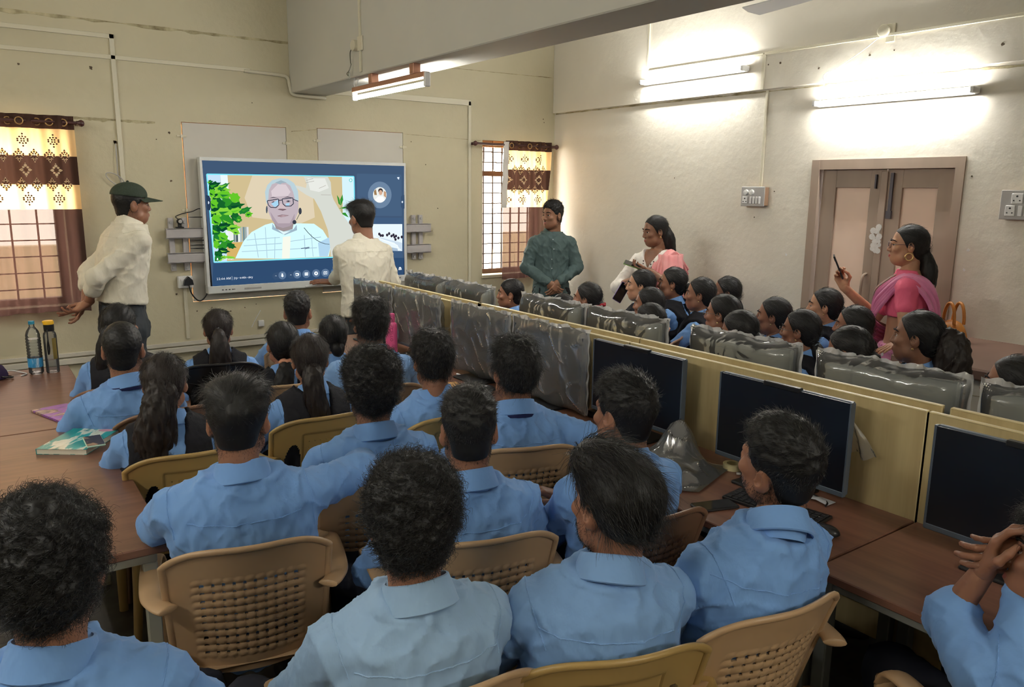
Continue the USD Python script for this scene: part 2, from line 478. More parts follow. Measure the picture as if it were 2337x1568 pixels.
# brown-topped ledge along the right wall, beyond the door
t = thing('wall_ledge', 'brown-topped masonry ledge along the right wall under the switchboard', 'ledge')
part('ledge_top', box(4.05, X1 - .002, Y0 + .01, 2.16, .895, .955, .01), LEDGE, t)
part('ledge_front', box(4.10, X1 - .002, Y0 + .01, 2.13, 0, .895), CREAM2, t)
part('crack', wavy_strip((2.12, .80), (1.2, .82), .002, .012, 'x', 4.10, .003, 21), STAIN, t)

# ------------------------------------------------------------------ tube lamps
def tube_lamp(name, label, length, base, frame, strength, caps=True):
    """frame: rotation whose x runs along the tube and -z away from its mounting; base: the middle of the mounting."""
    t = thing(name, label, 'tube light')
    R = np.asarray(frame)
    h = length / 2
    put = lambda m: moved(m, R, base)
    part('batten', put(box(-h, h, -.022, .022, -.035, -.002, .004)), COPPER if caps else WHITE, t)
    for s in (-1, 1):
        part('tube_holder', put(box(s * h - .012, s * h + .012, -.018, .018, -.085, -.005, .004)), WHITE, t)
    part('tube', put(moved(trimesh.creation.cylinder(.0145, length - .03, sections=20), roty(math.pi / 2), (0, 0, -.068))), glowing('tube_glow_%d' % int(strength), (1.0, .99, .95), strength), t, smooth=40)
    return t


# under the beam (hung on two clips and thin wires), on the beam band, and over the door
along_y = np.array([[0, 1, 0], [-1, 0, 0], [0, 0, 1.0]]).T
t = tube_lamp('tube_light', 'tube light hung under the cross beam near the display', .98, (2.335, 4.60, 2.455), along_y, TUBE_STRENGTH)
for y in (4.25, 4.8):
    part('hanger_clip', box(2.31, 2.36, y - .025, y + .025, 2.452, 2.4505 + .0615, .003), COPPER, t)
part('hanger_wire', tube([(2.32, 5.05, 2.515), (2.318, 5.06, 2.47), (2.33, 5.065, 2.445), (2.345, 5.06, 2.47), (2.345, 5.05, 2.515)], .003, 6), WHITE, t)
# wall mounted: tube stands off towards -x
side = np.stack([[0, 1, 0], [0, 0, 1], [1, 0, 0]], 1).astype(float)
tube_lamp('tube_light', 'tube light on the upper beam band of the right wall, left of the vertical conduit', 1.04, (X1 - .025, 4.42, 2.68), side, TUBE_STRENGTH, False)
tube_lamp('tube_light', 'tube light on the right wall above the double door', 1.02, (X1, 2.79, 2.385), side, TUBE_STRENGTH, False)
# the lamps of the back half of the room, behind the camera
side_l = np.stack([[0, -1, 0], [0, 0, 1], [-1, 0, 0]], 1).astype(float)
tube_lamp('tube_light', 'tube light high on the left wall behind the camera', 1.2, (X0, 1.2, 2.75), side_l, ROOM_TUBE_STRENGTH, False)
tube_lamp('tube_light', 'tube light high on the left wall near the display wall', 1.2, (X0, 4.0, 2.75), side_l, ROOM_TUBE_STRENGTH, False)
back_f = np.stack([[1, 0, 0], [0, 0, 1], [0, -1, 0]], 1).astype(float)
tube_lamp('tube_light', 'tube light high on the rear wall', 1.2, (1.6, Y0, 2.75), back_f, ROOM_TUBE_STRENGTH + 90, False)

# ceiling fan; only a blade's edge hangs into the top of the picture
t = thing('ceiling_fan', 'white ceiling fan whose blade edge shows at the top of the picture', 'ceiling fan', (3.72, 2.42, 0))
part('down_rod', moved(trimesh.creation.cylinder(.014, ZC - 2.86, sections=14), None, (0, 0, (ZC + 2.86) / 2)), WHITE, t, smooth=40)
part('motor', lathe([(0, 2.756), (.05, 2.757), (.085, 2.775), (.1, 2.80), (.095, 2.835), (.05, 2.86), (.015, 2.87), (0, 2.87)], 28), WHITE, t, smooth=50)
for k in range(3):
    a = math.radians(-38 + 120 * k)
    b = plate(sg.Polygon([(.09, -.03), (.2, -.055), (.62, -.07), (.64, 0), (.62, .065), (.2, .05), (.09, .03)]), .006)
    part('blade', moved(moved(b, rotx(.18)), rotz(a), (0, 0, 2.79)), WHITE, t)

# ------------------------------------------------------------------ conduits and trunking
TRUNK = plain('trunking_plastic', lin(200, 195, 182), .45, .4)


def conduit_y(pts, w=.012, d=.014, label=None, m=CONDUIT):
    """Square plastic conduit on the display wall along (x, z) points."""
    ms = [box(min(a[0], b[0]) - w, max(a[0], b[0]) + w, Y1 - d, Y1, min(a[1], b[1]) - w, max(a[1], b[1]) + w, .002) for a, b in zip(pts[:-1], pts[1:])]
    return single('wall_conduit', cat(ms), m, label, 'conduit')


conduit_y([(-1.0, 2.655), (1.98, 2.655)], .014, label='long horizontal cream conduit high on the display wall left of the beam')
conduit_y([(-1.0, 2.79), (1.06, 2.79), (1.06, 1.62), (1.06, .66)], .015, label='cream conduit that turns down behind the man in the cap')
conduit_y([(2.62, 2.565), (3.955, 2.54), (3.955, .66)][0:2], .012, label='short horizontal cream conduit right of the beam')
conduit_y([(3.955, 2.552), (3.955, .66)], .014, label='vertical cream conduit left of the grilled window')
conduit_y([(1.42, 1.035), (1.42, .67)], .013, label='short cream conduit below the socket left of the display')
conduit_y([(-1.0, .622), (4.9, .622)], .014, .02, label='upper rail of the horizontal wall trunking below the display', m=TRUNK)
conduit_y([(-1.0, .578), (4.9, .578)], .02, .035, label='lower wider rail of the wall trunking below the display', m=TRUNK)
tag(part('wall_pipe', tube(smooth_path([(1.95, 6.185, 2.645), (2.2, 6.185, 2.640), (2.275, 6.18, 2.625), (2.292, 6.175, 2.56), (2.31, 6.17, 2.505), (2.40, 6.165, 2.495), (2.58, 6.165, 2.492)], 40), .013, 10), CONDUIT, None, True), 'bent cream pipe that wraps under the beam at the display wall', 'pipe')
# on the right wall
def conduit_x(y0, z0, y1, z1, w, label, x=X1, d=.014):
    if y0 > y1:
        y0, z0, y1, z1 = y1, z1, y0, z0
    L = math.hypot(y1 - y0, z1 - z0)
    m = moved(box(-d, 0, 0, L, -w, w, .002), rotx(math.atan2(z1 - z0, y1 - y0)), (x, y0, z0))
    return single('wall_conduit', m, CONDUIT, label, 'conduit')


xb = X1 - .025
conduit_x(4.925, 2.775, 4.925, 3.3, .008, 'thin vertical conduit above the left end of the beam-band tube light', xb)
conduit_x(4.93, 2.77, 3.77, 2.765, .008, 'horizontal conduit just above the beam-band tube light', xb)
conduit_x(3.76, 2.768, 1.2, 2.76, .009, 'long thin horizontal conduit high on the right wall towards the camera', xb)
conduit_x(3.765, 2.52, 3.765, 2.765, .012, 'short wide conduit down the beam band beside the tube light', xb)
conduit_x(3.735, 1.81, 3.735, 2.515, .01, 'vertical conduit from the beam band down to the switchboard', X1)

# junction boxes with loose wires
t = thing('junction_box', 'round ceiling-wire box on the right wall above the door lamp', 'junction box')
part('box_body', moved(lathe([(0, 0), (.038, 0), (.038, .03), (.03, .036), (0, .036)], 20), roty(-math.pi / 2), (xb, 2.87, 2.79)), CONDUIT, t, smooth=40)
part('back_plate', box(xb - .01, xb, 2.80, 2.86, 2.72, 2.83, .003), CONDUIT, t)
part('loose_wire', tube(smooth_path([(xb - .03, 2.89, 2.755), (xb - .02, 3.0, 2.69), (xb - .015, 3.18, 2.60), (xb - .02, 3.24, 2.585), (xb - .02, 3.27, 2.56), (xb - .03, 3.25, 2.53), (xb - .02, 3.235, 2.57), (xb - .03, 3.25, 2.50), (xb - .02, 3.275, 2.42), (X1 - .02, 3.27, 2.39)], 60), .0025, 5), WHITE, t, smooth=True)
t = thing('junction_box', 'box with a vertical conduit and loose wires on the side of the beam', 'junction box')
part('box_body', moved(lathe([(0, 0), (.035, 0), (.035, .03), (.028, .035), (0, .035)], 20), roty(-math.pi / 2), (2.30, 4.96, 2.70)), CONDUIT, t, smooth=40)
part('back_plate', box(2.288, 2.30, 4.86, 4.93, 2.66, 2.75, .003), CONDUIT, t)
part('conduit', box(2.287, 2.30, 4.885, 4.905, 2.53, 3.4, .002), CONDUIT, t)
part('loose_wire', tube(smooth_path([(2.27, 4.97, 2.68), (2.27, 5.0, 2.66), (2.275, 5.01, 2.60), (2.27, 4.99, 2.585), (2.275, 5.03, 2.555), (2.27, 5.06, 2.535), (2.275, 5.045, 2.52), (2.27, 5.03, 2.55), (2.275, 5.035, 2.50)], 50), .003, 5), plain('old_wire', lin(90, 90, 78), .5, .3), t, smooth=True)
t = thing('loose_wire_loop', 'loop of thin grey wire hanging from a nail above the capped man', 'wire')
part('nail', spots('y', Y1 - .0, [(1.03, 2.088, .02)]), DARKMARK, t)
part('wire', tube(smooth_path([(1.03, 6.188, 2.08), (1.028, 6.18, 1.95), (1.03, 6.18, 1.86), (1.07, 6.17, 1.76), (1.12, 6.17, 1.66), (1.14, 6.175, 1.60)], 40), .004, 6), GREYP, t, smooth=True)
part('wire', tube(smooth_path([(1.04, 6.18, 1.62), (1.03, 6.175, 1.72), (1.06, 6.17, 1.80), (1.04, 6.165, 1.85), (.98, 6.165, 1.88), (.95, 6.17, 1.87), (.97, 6.17, 1.83), (1.04, 6.17, 1.77), (1.09, 6.175, 1.67), (1.10, 6.18, 1.60)], 60), .004, 6), GREYP, t, smooth=True)


# ------------------------------------------------------------------ switchboards and socket
def switchboard(label, yc, zc, w, h, rows):
    t = thing('switchboard', label, 'switchboard')
    part('box', box(X1 - .05, X1, yc - w / 2, yc + w / 2, zc - h / 2, zc + h / 2, .004), plain('board_box_wood', lin(150, 120, 96), .6, .3), t)
    part('face_plate', box(X1 - .058, X1 - .05, yc - w / 2 - .004, yc + w / 2 + .004, zc - h / 2 - .004, zc + h / 2 + .004, .003), GREYP, t)
    for (dy, dz, a, b, kind) in rows:
        y, z = yc + dy * w / 2, zc + dz * h / 2
        if kind == 'knob':
            part('fan_regulator', moved(lathe([(0, 0), (.02, 0), (.018, .016), (0, .018)], 18), roty(-math.pi / 2), (X1 - .058, y, z)), WHITE, t, smooth=40)
        else:
            q = part('switch' if kind == 'switch' else 'socket_outlet', box(X1 - .066, X1 - .058, y - a, y + a, z - b, z + b, .003), WHITE, t)
            if kind == 'socket':
                for (p, r) in (((0, .35), .0055), ((-.4, -.3), .004), ((.4, -.3), .004)):
                    part('pin_hole', moved(trimesh.creation.cylinder(r, .002, sections=10), roty(math.pi / 2), (X1 - .0665, y + p[0] * a * 1.3, z + p[1] * b * 1.3)), BLACKP, q)
    return t


switchboard('small grey switchboard left of the double door, below the vertical conduit', 3.765, 1.762, .20, .135, [(.55, .45, .02, .02, 'knob'), (.05, .45, .02, .02, 'knob'), (.62, -.4, .024, .026, 'socket'), (.12, -.4, .009, .026, 'switch'), (-.14, -.4, .009, .026, 'switch'), (-.4, -.4, .009, .026, 'switch'), (-.66, -.4, .009, .026, 'switch')])
switchboard('larger grey switchboard at the right edge, right of the double door', 1.94, 1.74, .24, .155, [(.3, .45, .03, .028, 'socket'), (.55, -.42, .026, .03, 'socket'), (.12, -.42, .012, .03, 'switch'), (-.15, -.42, .012, .03, 'switch'), (-.5, -.3, .02, .02, 'knob')])
t = thing('wall_socket', 'white wall socket with a black plug, left of the display', 'socket')
part('socket_box', box(1.37, 1.475, Y1 - .04, Y1, 1.045, 1.135, .005), WHITE, t)
part('switch', box(1.386, 1.41, Y1 - .046, Y1 - .04, 1.065, 1.115, .003), WHITE, t)
plug = moved(plate(sg.Polygon([(-.03, -.018), (.03, -.018), (.024, .014), (0, .038), (-.024, .014)]).buffer(.004), .035), None)
part('plug', moved(upright_y(plug, Y1 - .04), None, (1.437, 0, 1.092)), BLACKP, t)
part('power_cord', tube(smooth_path([(1.437, 6.13, 1.07), (1.45, 6.13, 1.01), (1.49, 6.14, .955), (1.53, 6.15, .95), (1.57, 6.15, 1.0), (1.60, 6.15, 1.10), (1.63, 6.16, 1.17)], 40), .005, 7), BLACKP, t, smooth=True)

# ------------------------------------------------------------------ the interactive display, its wall mount and camera
def mount(label, xa, xb_, verts):
    t = thing('display_wall_mount', label, 'wall mount')
    for z in (1.235, 1.415):
        part('rail', cat(box(xa, xb_, Y1 - .07, Y1 - .062, z, z + .075, .002), box(xa, xb_, Y1 - .07, Y1 - .03, z + .069, z + .075), box(xa, xb_, Y1 - .07, Y1 - .03, z, z + .006)), ALU, t)
    for x in verts:
        f = part('upright', box(x - .019, x + .019, Y1 - .03, Y1 - .002, 1.175, 1.565, .003), ALU, t)
        for z in (1.535, 1.2):
            part('bolt', moved(trimesh.creation.cylinder(.011, .012, sections=8), rotx(math.pi / 2), (x, Y1 - .034, z)), GREYP, f)
    return t


mount('slotted metal rails of the wall mount showing left of the display', 1.305, 2.1, (1.35, 1.445))
mount('slotted metal rails of the wall mount showing right of the display', 2.75, 3.51, (3.36, 3.43))
t = thing('interactive_display', 'large wall-mounted interactive display showing a video call', 'display', (1.55, 6.095, 1.0))
_uses_vc = usdkit.material(stage, look('display_picture'), {'a': ('attribute', {'attribute': 'displayColor'}), 'e': ('emission', {'strength': 0.95})}, [('a.color', 'e.color')], surface='e.emission')
DW, DH = 1.70, 1.005
part('bezel', cat(box(.012, .035, .004, .07, .056, DH - .027, .002), box(DW - .028, DW, .004, .07, .056, DH - .027, .002), box(.012, DW, .003, .07, DH - .028, DH, .003), box(.012, DW, .0, .07, -.005, .057, .006), box(.02, DW - .01, .03, .075, .02, DH - .01)), plain('display_bezel_white', lin(214, 216, 214), .35, .5), t)
part('screen_border', box(.034, DW - .027, .004, .02, .055, DH - .027), BLACKP, t)
part('speaker_grille', box(.285, .415, -.002, 0, .016, .03), GREYP, t)
for k, x in enumerate((.115, .14, .165, .19, .207)):
    part('control_button', box(x, x + (.012 if k < 4 else .005), -.003, 0, .02, .026), BLACKP, t)
part('pen_tray', box(.77, .90, -.016, .002, .004, .012, .003), WHITE, t)
part('port', box(.832, .842, -.003, 0, .026, .034), BLACKP, t)
part('port', box(1.62, 1.63, -.003, 0, .03, .036), BLACKP, t)
for z in (.57, .40, .365, .34):
    part('cable_end', tube([(.02, .03, z), (-.04, .035, z), (-.085, .035, z)], [.004, .004, .0015], 6), BLACKP, t)


def coloured(name, polys, parent, label=None):
    """Flat print: thin polygons (colour, points) lying one over the other on the display's glass."""
    vs, fs, cs, n = [], [], [], 0
    for (k, c, q) in polys:
        g = sg.Polygon(np.array(q).reshape(-1, 2) / 1000.0).buffer(0)
        if g.is_empty:
            continue
        for gg in getattr(g, 'geoms', [g]):
            v2, f2 = trimesh.creation.triangulate_polygon(gg, engine='earcut')
            vs.append(np.stack([v2[:, 0], np.full(len(v2), .0035 - k * .00004), v2[:, 1]], 1))
            fs.append(np.asarray(f2) + n)
            cs.append(np.tile(lin(*c), (len(v2), 1)))
            n += len(v2)
    pr = part(name, (np.vstack(vs), np.vstack(fs)), _uses_vc, parent, label=label)
    UsdGeom.PrimvarsAPI(pr).CreatePrimvar('displayColor', Sdf.ValueTypeNames.Color3fArray, 'vertex').Set(Vt.Vec3fArray.FromNumpy(np.vstack(cs).astype(np.float32)))
    return pr


SCREEN_SHAPES = [
 ('screen_glow_panel',(62,84,112),[29,988,1684,989,1667,44,47,45]),
 ('toolbar_band',(45,72,106),[63,227,1089,228,1670,200,1667,44,47,45]),
 ('video_frame',(120,225,245),[59,886,1219,889,1226,883,1222,234,1215,228,72,230,66,236,53,879]),
 ('video_wall',(200,182,138),[62,877,1217,881,1211,238,73,238]),
 ('video_wall',(214,200,172),[391,879,855,880,874,558,759,513,374,564,323,711]),
 ('video_white_wall',(190,215,235),[62,877,154,878,153,768,188,639,194,362,165,237,73,238]),
 ('video_white_wall',(225,238,240),[154,878,206,878,211,668,204,420,173,377,160,639]),
 ('video_white_wall',(205,232,238),[1116,881,1217,881,1211,238,1115,238]),
 ('video_shelf',(205,170,100),[173,377,290,377,256,300,224,257,165,245]),
 ('video_book',(225,230,225),[183,494,267,495,290,381,195,380]),
 ('video_book',(120,140,140),[227,494,241,495,238,382,223,381]),
 ('video_book',(60,80,85),[245,494,260,494,256,382,241,381]),
 ('video_book',(165,180,180),[276,493,290,494,287,381,272,380]),
 ('video_book',(110,135,140),[296,493,311,493,308,380,293,379]),
 ('video_book',(150,165,165),[313,493,327,493,324,380,309,379]),
 ('video_book',(210,215,215),[326,492,341,493,338,379,323,378]),
 ('video_plant',(20,95,40),[103,833,89,823,88,816,76,813,66,806,66,810,66,811,66,818,67,825,67,831,68,838,71,838,83,841,87,835]),
 ('video_plant',(95,190,40),[55,826,88,829,63,816]),
 ('video_plant',(10,70,40),[156,823,135,801,137,786,116,776,101,761,84,767,65,763,66,779,67,790,69,804,76,821,97,823,117,833,126,822]),
 ('video_plant',(45,140,40),[74,800,130,811,88,781]),
 ('video_plant',(130,205,60),[225,769,192,755,187,737,161,738,138,729,124,743,101,750,109,767,103,785,127,792,143,807,165,799,190,800,194,782]),
 ('video_plant',(20,95,40),[125,773,193,769,141,750]),
 ('video_plant',(130,205,60),[183,758,158,734,159,716,134,707,115,691,97,699,72,697,74,716,68,730,82,745,92,764,116,764,140,774,149,759]),
 ('video_plant',(10,70,40),[88,737,153,747,103,715]),
 ('video_plant',(30,120,50),[225,824,203,805,203,797,182,786,166,773,151,772,131,765,134,774,125,778,142,790,152,802,171,809,191,820,198,815]),
 ('video_plant',(130,205,60),[144,795,200,810,158,785]),
 ('video_plant',(95,190,40),[244,732,212,721,206,705,181,706,158,699,143,711,120,717,128,732,122,747,146,753,162,766,184,759,210,759,213,744]),
 ('video_plant',(30,120,50),[144,736,212,732,160,717]),
 ('video_plant',(95,190,40),[287,673,261,680,245,669,232,684,214,690,218,708,211,726,227,735,237,751,254,743,273,746,278,728,292,715,281,699]),
 ('video_plant',(95,190,40),[229,716,271,690,240,693]),
 ('video_plant',(45,140,40),[262,621,225,630,210,618,187,636,162,643,157,665,141,686,157,696,162,715,187,706,210,708,225,687,249,671,242,653]),
 ('video_plant',(45,140,40),[165,673,233,642,183,650]),
 ('video_plant',(20,95,40),[192,625,154,631,138,616,115,632,89,637,85,660,70,681,85,694,90,715,116,708,139,713,155,692,179,677,172,657]),
 ('video_plant',(20,95,40),[94,674,163,644,112,648]),
 ('video_plant',(20,95,40),[327,667,294,646,292,630,263,623,239,609,220,617,192,616,197,633,186,645,211,658,225,675,252,674,281,683,289,669]),
 ('video_plant',(10,70,40),[214,650,291,658,232,631]),
 ('video_plant',(10,70,40),[147,597,117,588,107,569,86,575,68,569,69,588,70,600,71,619,72,639,72,643,88,657,104,643,126,639,125,618]),
 ('video_plant',(130,205,60),[63,617,120,603,76,591]),
 ('video_plant',(130,205,60),[238,617,204,597,201,579,172,574,148,562,129,573,102,575,108,594,98,610,123,621,138,639,165,635,193,641,201,624]),
 ('video_plant',(30,120,50),[126,608,202,611,144,585]),
 ('video_plant',(130,205,60),[315,633,286,613,286,600,260,592,240,578,222,583,198,580,201,595,191,604,212,617,224,632,248,634,273,643,281,632]),
 ('video_plant',(95,190,40),[216,613,284,623,232,597]),
 ('video_plant',(30,120,50),[378,643,355,624,355,613,333,604,316,591,300,593,279,588,281,599,271,606,289,619,299,632,319,636,341,646,349,638]),
 ('video_plant',(45,140,40),[292,619,351,631,307,606]),
 ('video_plant',(95,190,40),[382,596,368,584,368,574,355,571,345,563,335,569,322,570,323,580,318,589,329,597,334,607,347,605,360,609,364,600]),
 ('video_plant',(20,95,40),[331,590,366,592,339,576]),
 ('video_plant',(95,190,40),[145,500,116,509,98,498,84,515,70,523,71,544,72,564,79,574,90,592,109,583,130,585,136,564,152,548,139,531]),
 ('video_plant',(10,70,40),[80,552,127,520,93,526]),
 ('video_plant',(45,140,40),[245,494,209,506,193,494,171,513,146,522,143,544,127,566,144,576,150,594,175,584,197,585,211,562,234,545,227,527]),
 ('video_plant',(130,205,60),[151,550,217,517,169,527]),
 ('video_plant',(20,95,40),[292,534,266,538,254,527,239,540,220,544,219,561,209,576,222,585,228,601,246,595,263,599,272,583,288,572,281,557]),
 ('video_plant',(30,120,50),[228,570,273,548,239,550]),
 ('video_plant',(20,95,40),[135,442,107,443,92,428,77,441,70,442,72,463,73,480,74,493,75,513,93,509,113,516,120,498,136,487,126,469]),
 ('video_plant',(95,190,40),[72,480,116,456,83,454]),
 ('video_plant',(10,70,40),[221,515,193,495,193,478,167,472,147,458,129,466,105,465,108,481,98,494,119,506,130,523,154,523,179,531,187,517]),
 ('video_plant',(45,140,40),[123,499,190,506,139,479]),
 ('video_plant',(130,205,60),[287,493,259,480,256,466,233,464,214,456,199,465,178,468,183,481,176,493,197,500,209,513,230,509,253,512,258,500]),
 ('video_plant',(20,95,40),[198,490,258,490,212,473]),
 ('video_plant',(130,205,60),[277,443,259,441,253,432,241,437,228,437,224,447,215,456,222,464,223,475,235,474,246,480,254,471,267,466,265,456]),
 ('video_plant',(10,70,40),[228,459,262,448,236,446]),
 ('video_plant',(30,120,50),[148,381,121,381,109,367,93,378,74,379,73,397,74,412,75,425,80,443,98,440,116,447,125,431,142,422,136,405]),
 ('video_plant',(130,205,60),[82,414,128,393,93,391]),
 ('video_plant',(95,190,40),[187,386,161,392,148,383,134,396,117,402,117,419,108,436,122,444,128,459,145,452,162,454,170,437,185,425,177,411]),
 ('video_plant',(30,120,50),[125,426,169,402,137,406]),
 ('video_plant',(95,190,40),[125,334,104,340,93,333,82,344,73,349,74,364,75,377,75,384,79,396,93,390,107,391,113,377,125,366,118,354]),
 ('video_plant',(95,190,40),[76,369,111,347,85,352]),
 ('video_plant',(45,140,40),[232,398,203,373,204,359,177,347,156,331,136,333,109,326,111,341,99,349,122,365,133,382,159,388,186,401,196,391]),
 ('video_plant',(45,140,40),[126,367,199,382,144,350]),
 ('video_plant',(20,95,40),[243,338,222,338,215,329,200,335,185,335,179,346,166,355,174,364,174,375,189,373,201,378,213,369,228,364,227,353]),
 ('video_plant',(20,95,40),[183,357,224,345,193,344]),
 ('video_plant',(20,95,40),[143,271,121,271,113,261,99,268,83,269,80,283,76,294,78,304,80,317,95,315,109,321,118,309,133,302,130,289]),
 ('video_plant',(10,70,40),[85,296,125,280,95,279]),
 ('video_plant',(10,70,40),[194,309,169,305,163,296,144,300,126,299,117,309,101,317,108,326,105,337,123,337,136,344,152,335,171,332,172,321]),
 ('video_plant',(130,205,60),[119,323,170,313,131,309]),
 ('video_plant',(130,205,60),[184,280,158,266,157,257,135,251,116,241,102,244,81,241,85,250,77,255,96,264,107,274,128,277,149,284,155,277]),
 ('video_plant',(30,120,50),[98,264,157,272,112,254]),
 ('video_plant',(130,205,60),[242,257,218,257,214,252,194,256,177,256,166,262,149,267,155,271,150,277,168,276,180,279,197,274,217,271,219,265]),
 ('video_plant',(95,190,40),[166,268,218,261,179,261]),
 ('video_plant',(30,120,50),[127,277,116,264,118,253,106,248,97,240,87,243,75,242,75,253,76,260,76,269,80,280,92,281,103,287,110,278]),
 ('video_plant',(45,140,40),[80,266,113,271,88,252]),
 ('video_plant',(95,190,40),[119,636,96,640,81,630,72,642,68,647,69,663,70,679,73,688,83,703,98,697,115,701,117,685,128,674,117,659]),
 ('video_plant',(20,95,40),[73,673,107,650,82,650]),
 ('video_plant',(95,190,40),[107,723,88,724,76,714,67,723,67,725,67,739,68,751,69,760,73,774,86,771,99,776,103,763,112,755,103,742]),
 ('video_plant',(10,70,40),[68,750,96,733,75,731]),
 ('video_plant',(45,140,40),[297,544,282,537,277,525,268,528,258,524,255,536,248,543,254,555,255,568,265,571,273,580,280,571,290,570,288,557]),
 ('video_plant',(130,205,60),[259,554,285,547,265,538]),
 ('video_plant',(50,140,50),[1066,736,1084,712,1099,650,1078,666]),
 ('video_plant',(50,140,50),[1115,740,1120,697,1099,650,1092,697]),
 ('video_plant',(50,140,50),[1077,626,1129,642,1171,638,1128,626]),
 ('video_plant',(50,140,50),[1093,591,1136,594,1164,554,1126,571]),
 ('video_plant',(140,160,110),[1095,654,1102,654,1117,539,1110,539]),
 ('video_person',(205,240,242),[228,258,257,315,298,388,361,453,469,507,527,521,598,463,719,514,864,508,936,456,984,376,998,320,979,242,588,240]),
 ('video_person',(170,205,228),[891,355,993,399,997,320,970,243,899,244]),
 ('video_person',(165,195,212),[321,392,580,404,580,409,320,397]),
 ('video_person',(165,195,212),[296,348,593,357,593,363,296,353]),
 ('video_person',(165,195,212),[279,304,881,313,881,319,279,309]),
 ('video_person',(165,195,212),[633,368,918,398,917,404,633,373]),
 ('video_person',(165,195,212),[380,445,401,257,406,257,386,445]),
 ('video_person',(165,195,212),[466,488,469,250,474,250,471,488]),
 ('video_person',(165,195,212),[776,420,777,245,783,245,782,420]),
 ('video_person',(165,195,212),[834,426,843,246,848,246,839,427]),
 ('video_person',(165,195,212),[539,411,527,244,532,244,544,411]),
 ('video_person',(235,238,225),[604,409,667,415,651,240,588,240]),
 ('video_person',(150,175,190),[527,517,541,487,605,447,693,468,719,502,721,460,620,424,521,472]),
 ('video_person',(215,235,238),[545,487,605,449,669,455,612,428]),
 ('video_person',(205,208,200),[795,875,994,878,1017,836,1021,743,1037,697,1093,603,1175,490,1208,410,1207,238,996,242,991,352,978,455,926,604,872,704,809,735,762,765,716,799,728,808,771,799,807,788,816,818,805,849]),
 ('video_person',(222,224,218),[822,864,969,866,999,790,915,758,842,773]),
 ('video_person',(175,172,165),[805,830,804,826,878,842,878,846]),
 ('video_person',(175,172,165),[813,849,813,845,870,861,870,865]),
 ('video_person',(175,172,165),[931,739,931,735,1014,733,1014,737]),
 ('video_person',(175,172,165),[916,789,916,785,975,809,975,813]),
 ('video_person',(150,138,140),[539,517,695,514,685,469,613,451,552,475]),
 ('video_person',(178,200,208),[483,697,480,756,500,807,540,845,602,862,664,858,713,825,742,765,745,697,738,666,489,667]),
 ('video_person',(186,172,180),[504,711,512,771,538,815,585,831,647,828,681,806,702,757,715,697,743,689,737,605,704,529,662,492,607,479,561,494,525,540,497,607,493,667]),
 ('video_person',(208,196,202),[528,763,584,816,646,813,682,757,658,727,533,719]),
 ('video_person',(150,170,182),[562,827,609,846,654,828,615,824,603,814]),
 ('video_person',(165,150,160),[513,607,570,516,664,515,707,590,704,529,662,492,607,479,561,494,525,540]),
 ('video_person',(200,182,186),[589,667,616,667,645,625,613,614,571,623]),
 ('video_person',(120,100,108),[571,623,587,629,633,627,645,623,613,612]),
 ('video_person',(120,92,100),[565,573,604,582,662,576,627,567,595,564]),
 ('video_person',(215,190,195),[576,571,611,576,650,573,611,569]),
 ('video_person',(95,88,98),[510,708,541,719,579,712,541,711]),
 ('video_person',(95,88,98),[618,712,657,723,696,712,657,715]),
 ('video_person',(130,120,130),[560,678,559,676,556,674,553,673,548,672,543,671,537,672,533,673,529,674,527,676,526,678,527,680,529,682,533,683,538,684,543,685,548,684,553,683,557,682,559,680]),
 ('video_person',(130,120,130),[677,685,676,683,673,681,669,680,665,679,659,679,654,679,649,680,645,681,643,683,642,685,643,687,646,689,650,691,655,692,660,692,665,692,670,691,674,689,676,687]),
 ('video_person',(60,55,65),[549,678,549,676,548,674,546,673,544,672,543,672,541,672,539,673,538,674,537,676,537,678,537,680,538,681,539,683,541,684,543,684,545,684,547,683,548,681,549,680]),
 ('video_person',(60,55,65),[666,685,665,683,664,682,663,680,661,680,659,679,657,680,656,680,654,682,653,683,653,685,654,687,655,689,656,690,658,691,660,691,662,691,663,690,665,689,666,687]),
 ('video_person',(160,205,230),[523,667,578,697,580,655,549,641]),
 ('video_person',(165,205,228),[635,667,671,674,666,651,642,650]),
 ('video_person',(50,55,70),[494,686,583,700,582,706,493,692]),
 ('video_person',(50,55,70),[579,702,581,659,587,659,586,703]),
 ('video_person',(50,55,70),[582,661,558,639,562,635,586,657]),
 ('video_person',(50,55,70),[560,640,518,642,518,636,560,634]),
 ('video_person',(50,55,70),[520,641,502,661,498,657,516,637]),
 ('video_person',(50,55,70),[503,660,497,690,491,688,497,659]),
 ('video_person',(50,55,70),[611,700,698,709,697,715,611,706]),
 ('video_person',(50,55,70),[695,711,697,666,704,667,701,712]),
 ('video_person',(50,55,70),[698,669,675,650,679,645,702,664]),
 ('video_person',(50,55,70),[678,651,634,651,634,645,677,645]),
 ('video_person',(50,55,70),[637,650,618,669,613,664,632,646]),
 ('video_person',(50,55,70),[619,667,614,703,608,702,613,666]),
 ('video_person',(50,55,70),[585,690,611,692,611,698,584,696]),
 ('video_person',(50,55,70),[611,698,584,696,585,690,611,692]),
 ('video_person',(50,55,70),[701,698,737,683,740,688,703,703]),
 ('video_person',(50,55,70),[740,688,703,703,701,698,737,683]),
 ('video_person',(55,60,72),[765,609,764,601,762,594,759,588,755,584,751,583,747,584,744,588,741,594,739,601,739,609,740,617,742,624,745,630,749,634,753,635,757,634,760,630,763,624,764,617]),
 ('video_person',(55,60,72),[718,523,717,518,714,513,711,510,706,507,701,507,696,508,692,510,689,514,687,518,686,524,687,529,690,533,693,537,698,539,703,540,708,539,712,537,715,533,717,528]),
 ('video_person',(70,75,85),[744,587,718,542,722,540,748,585]),
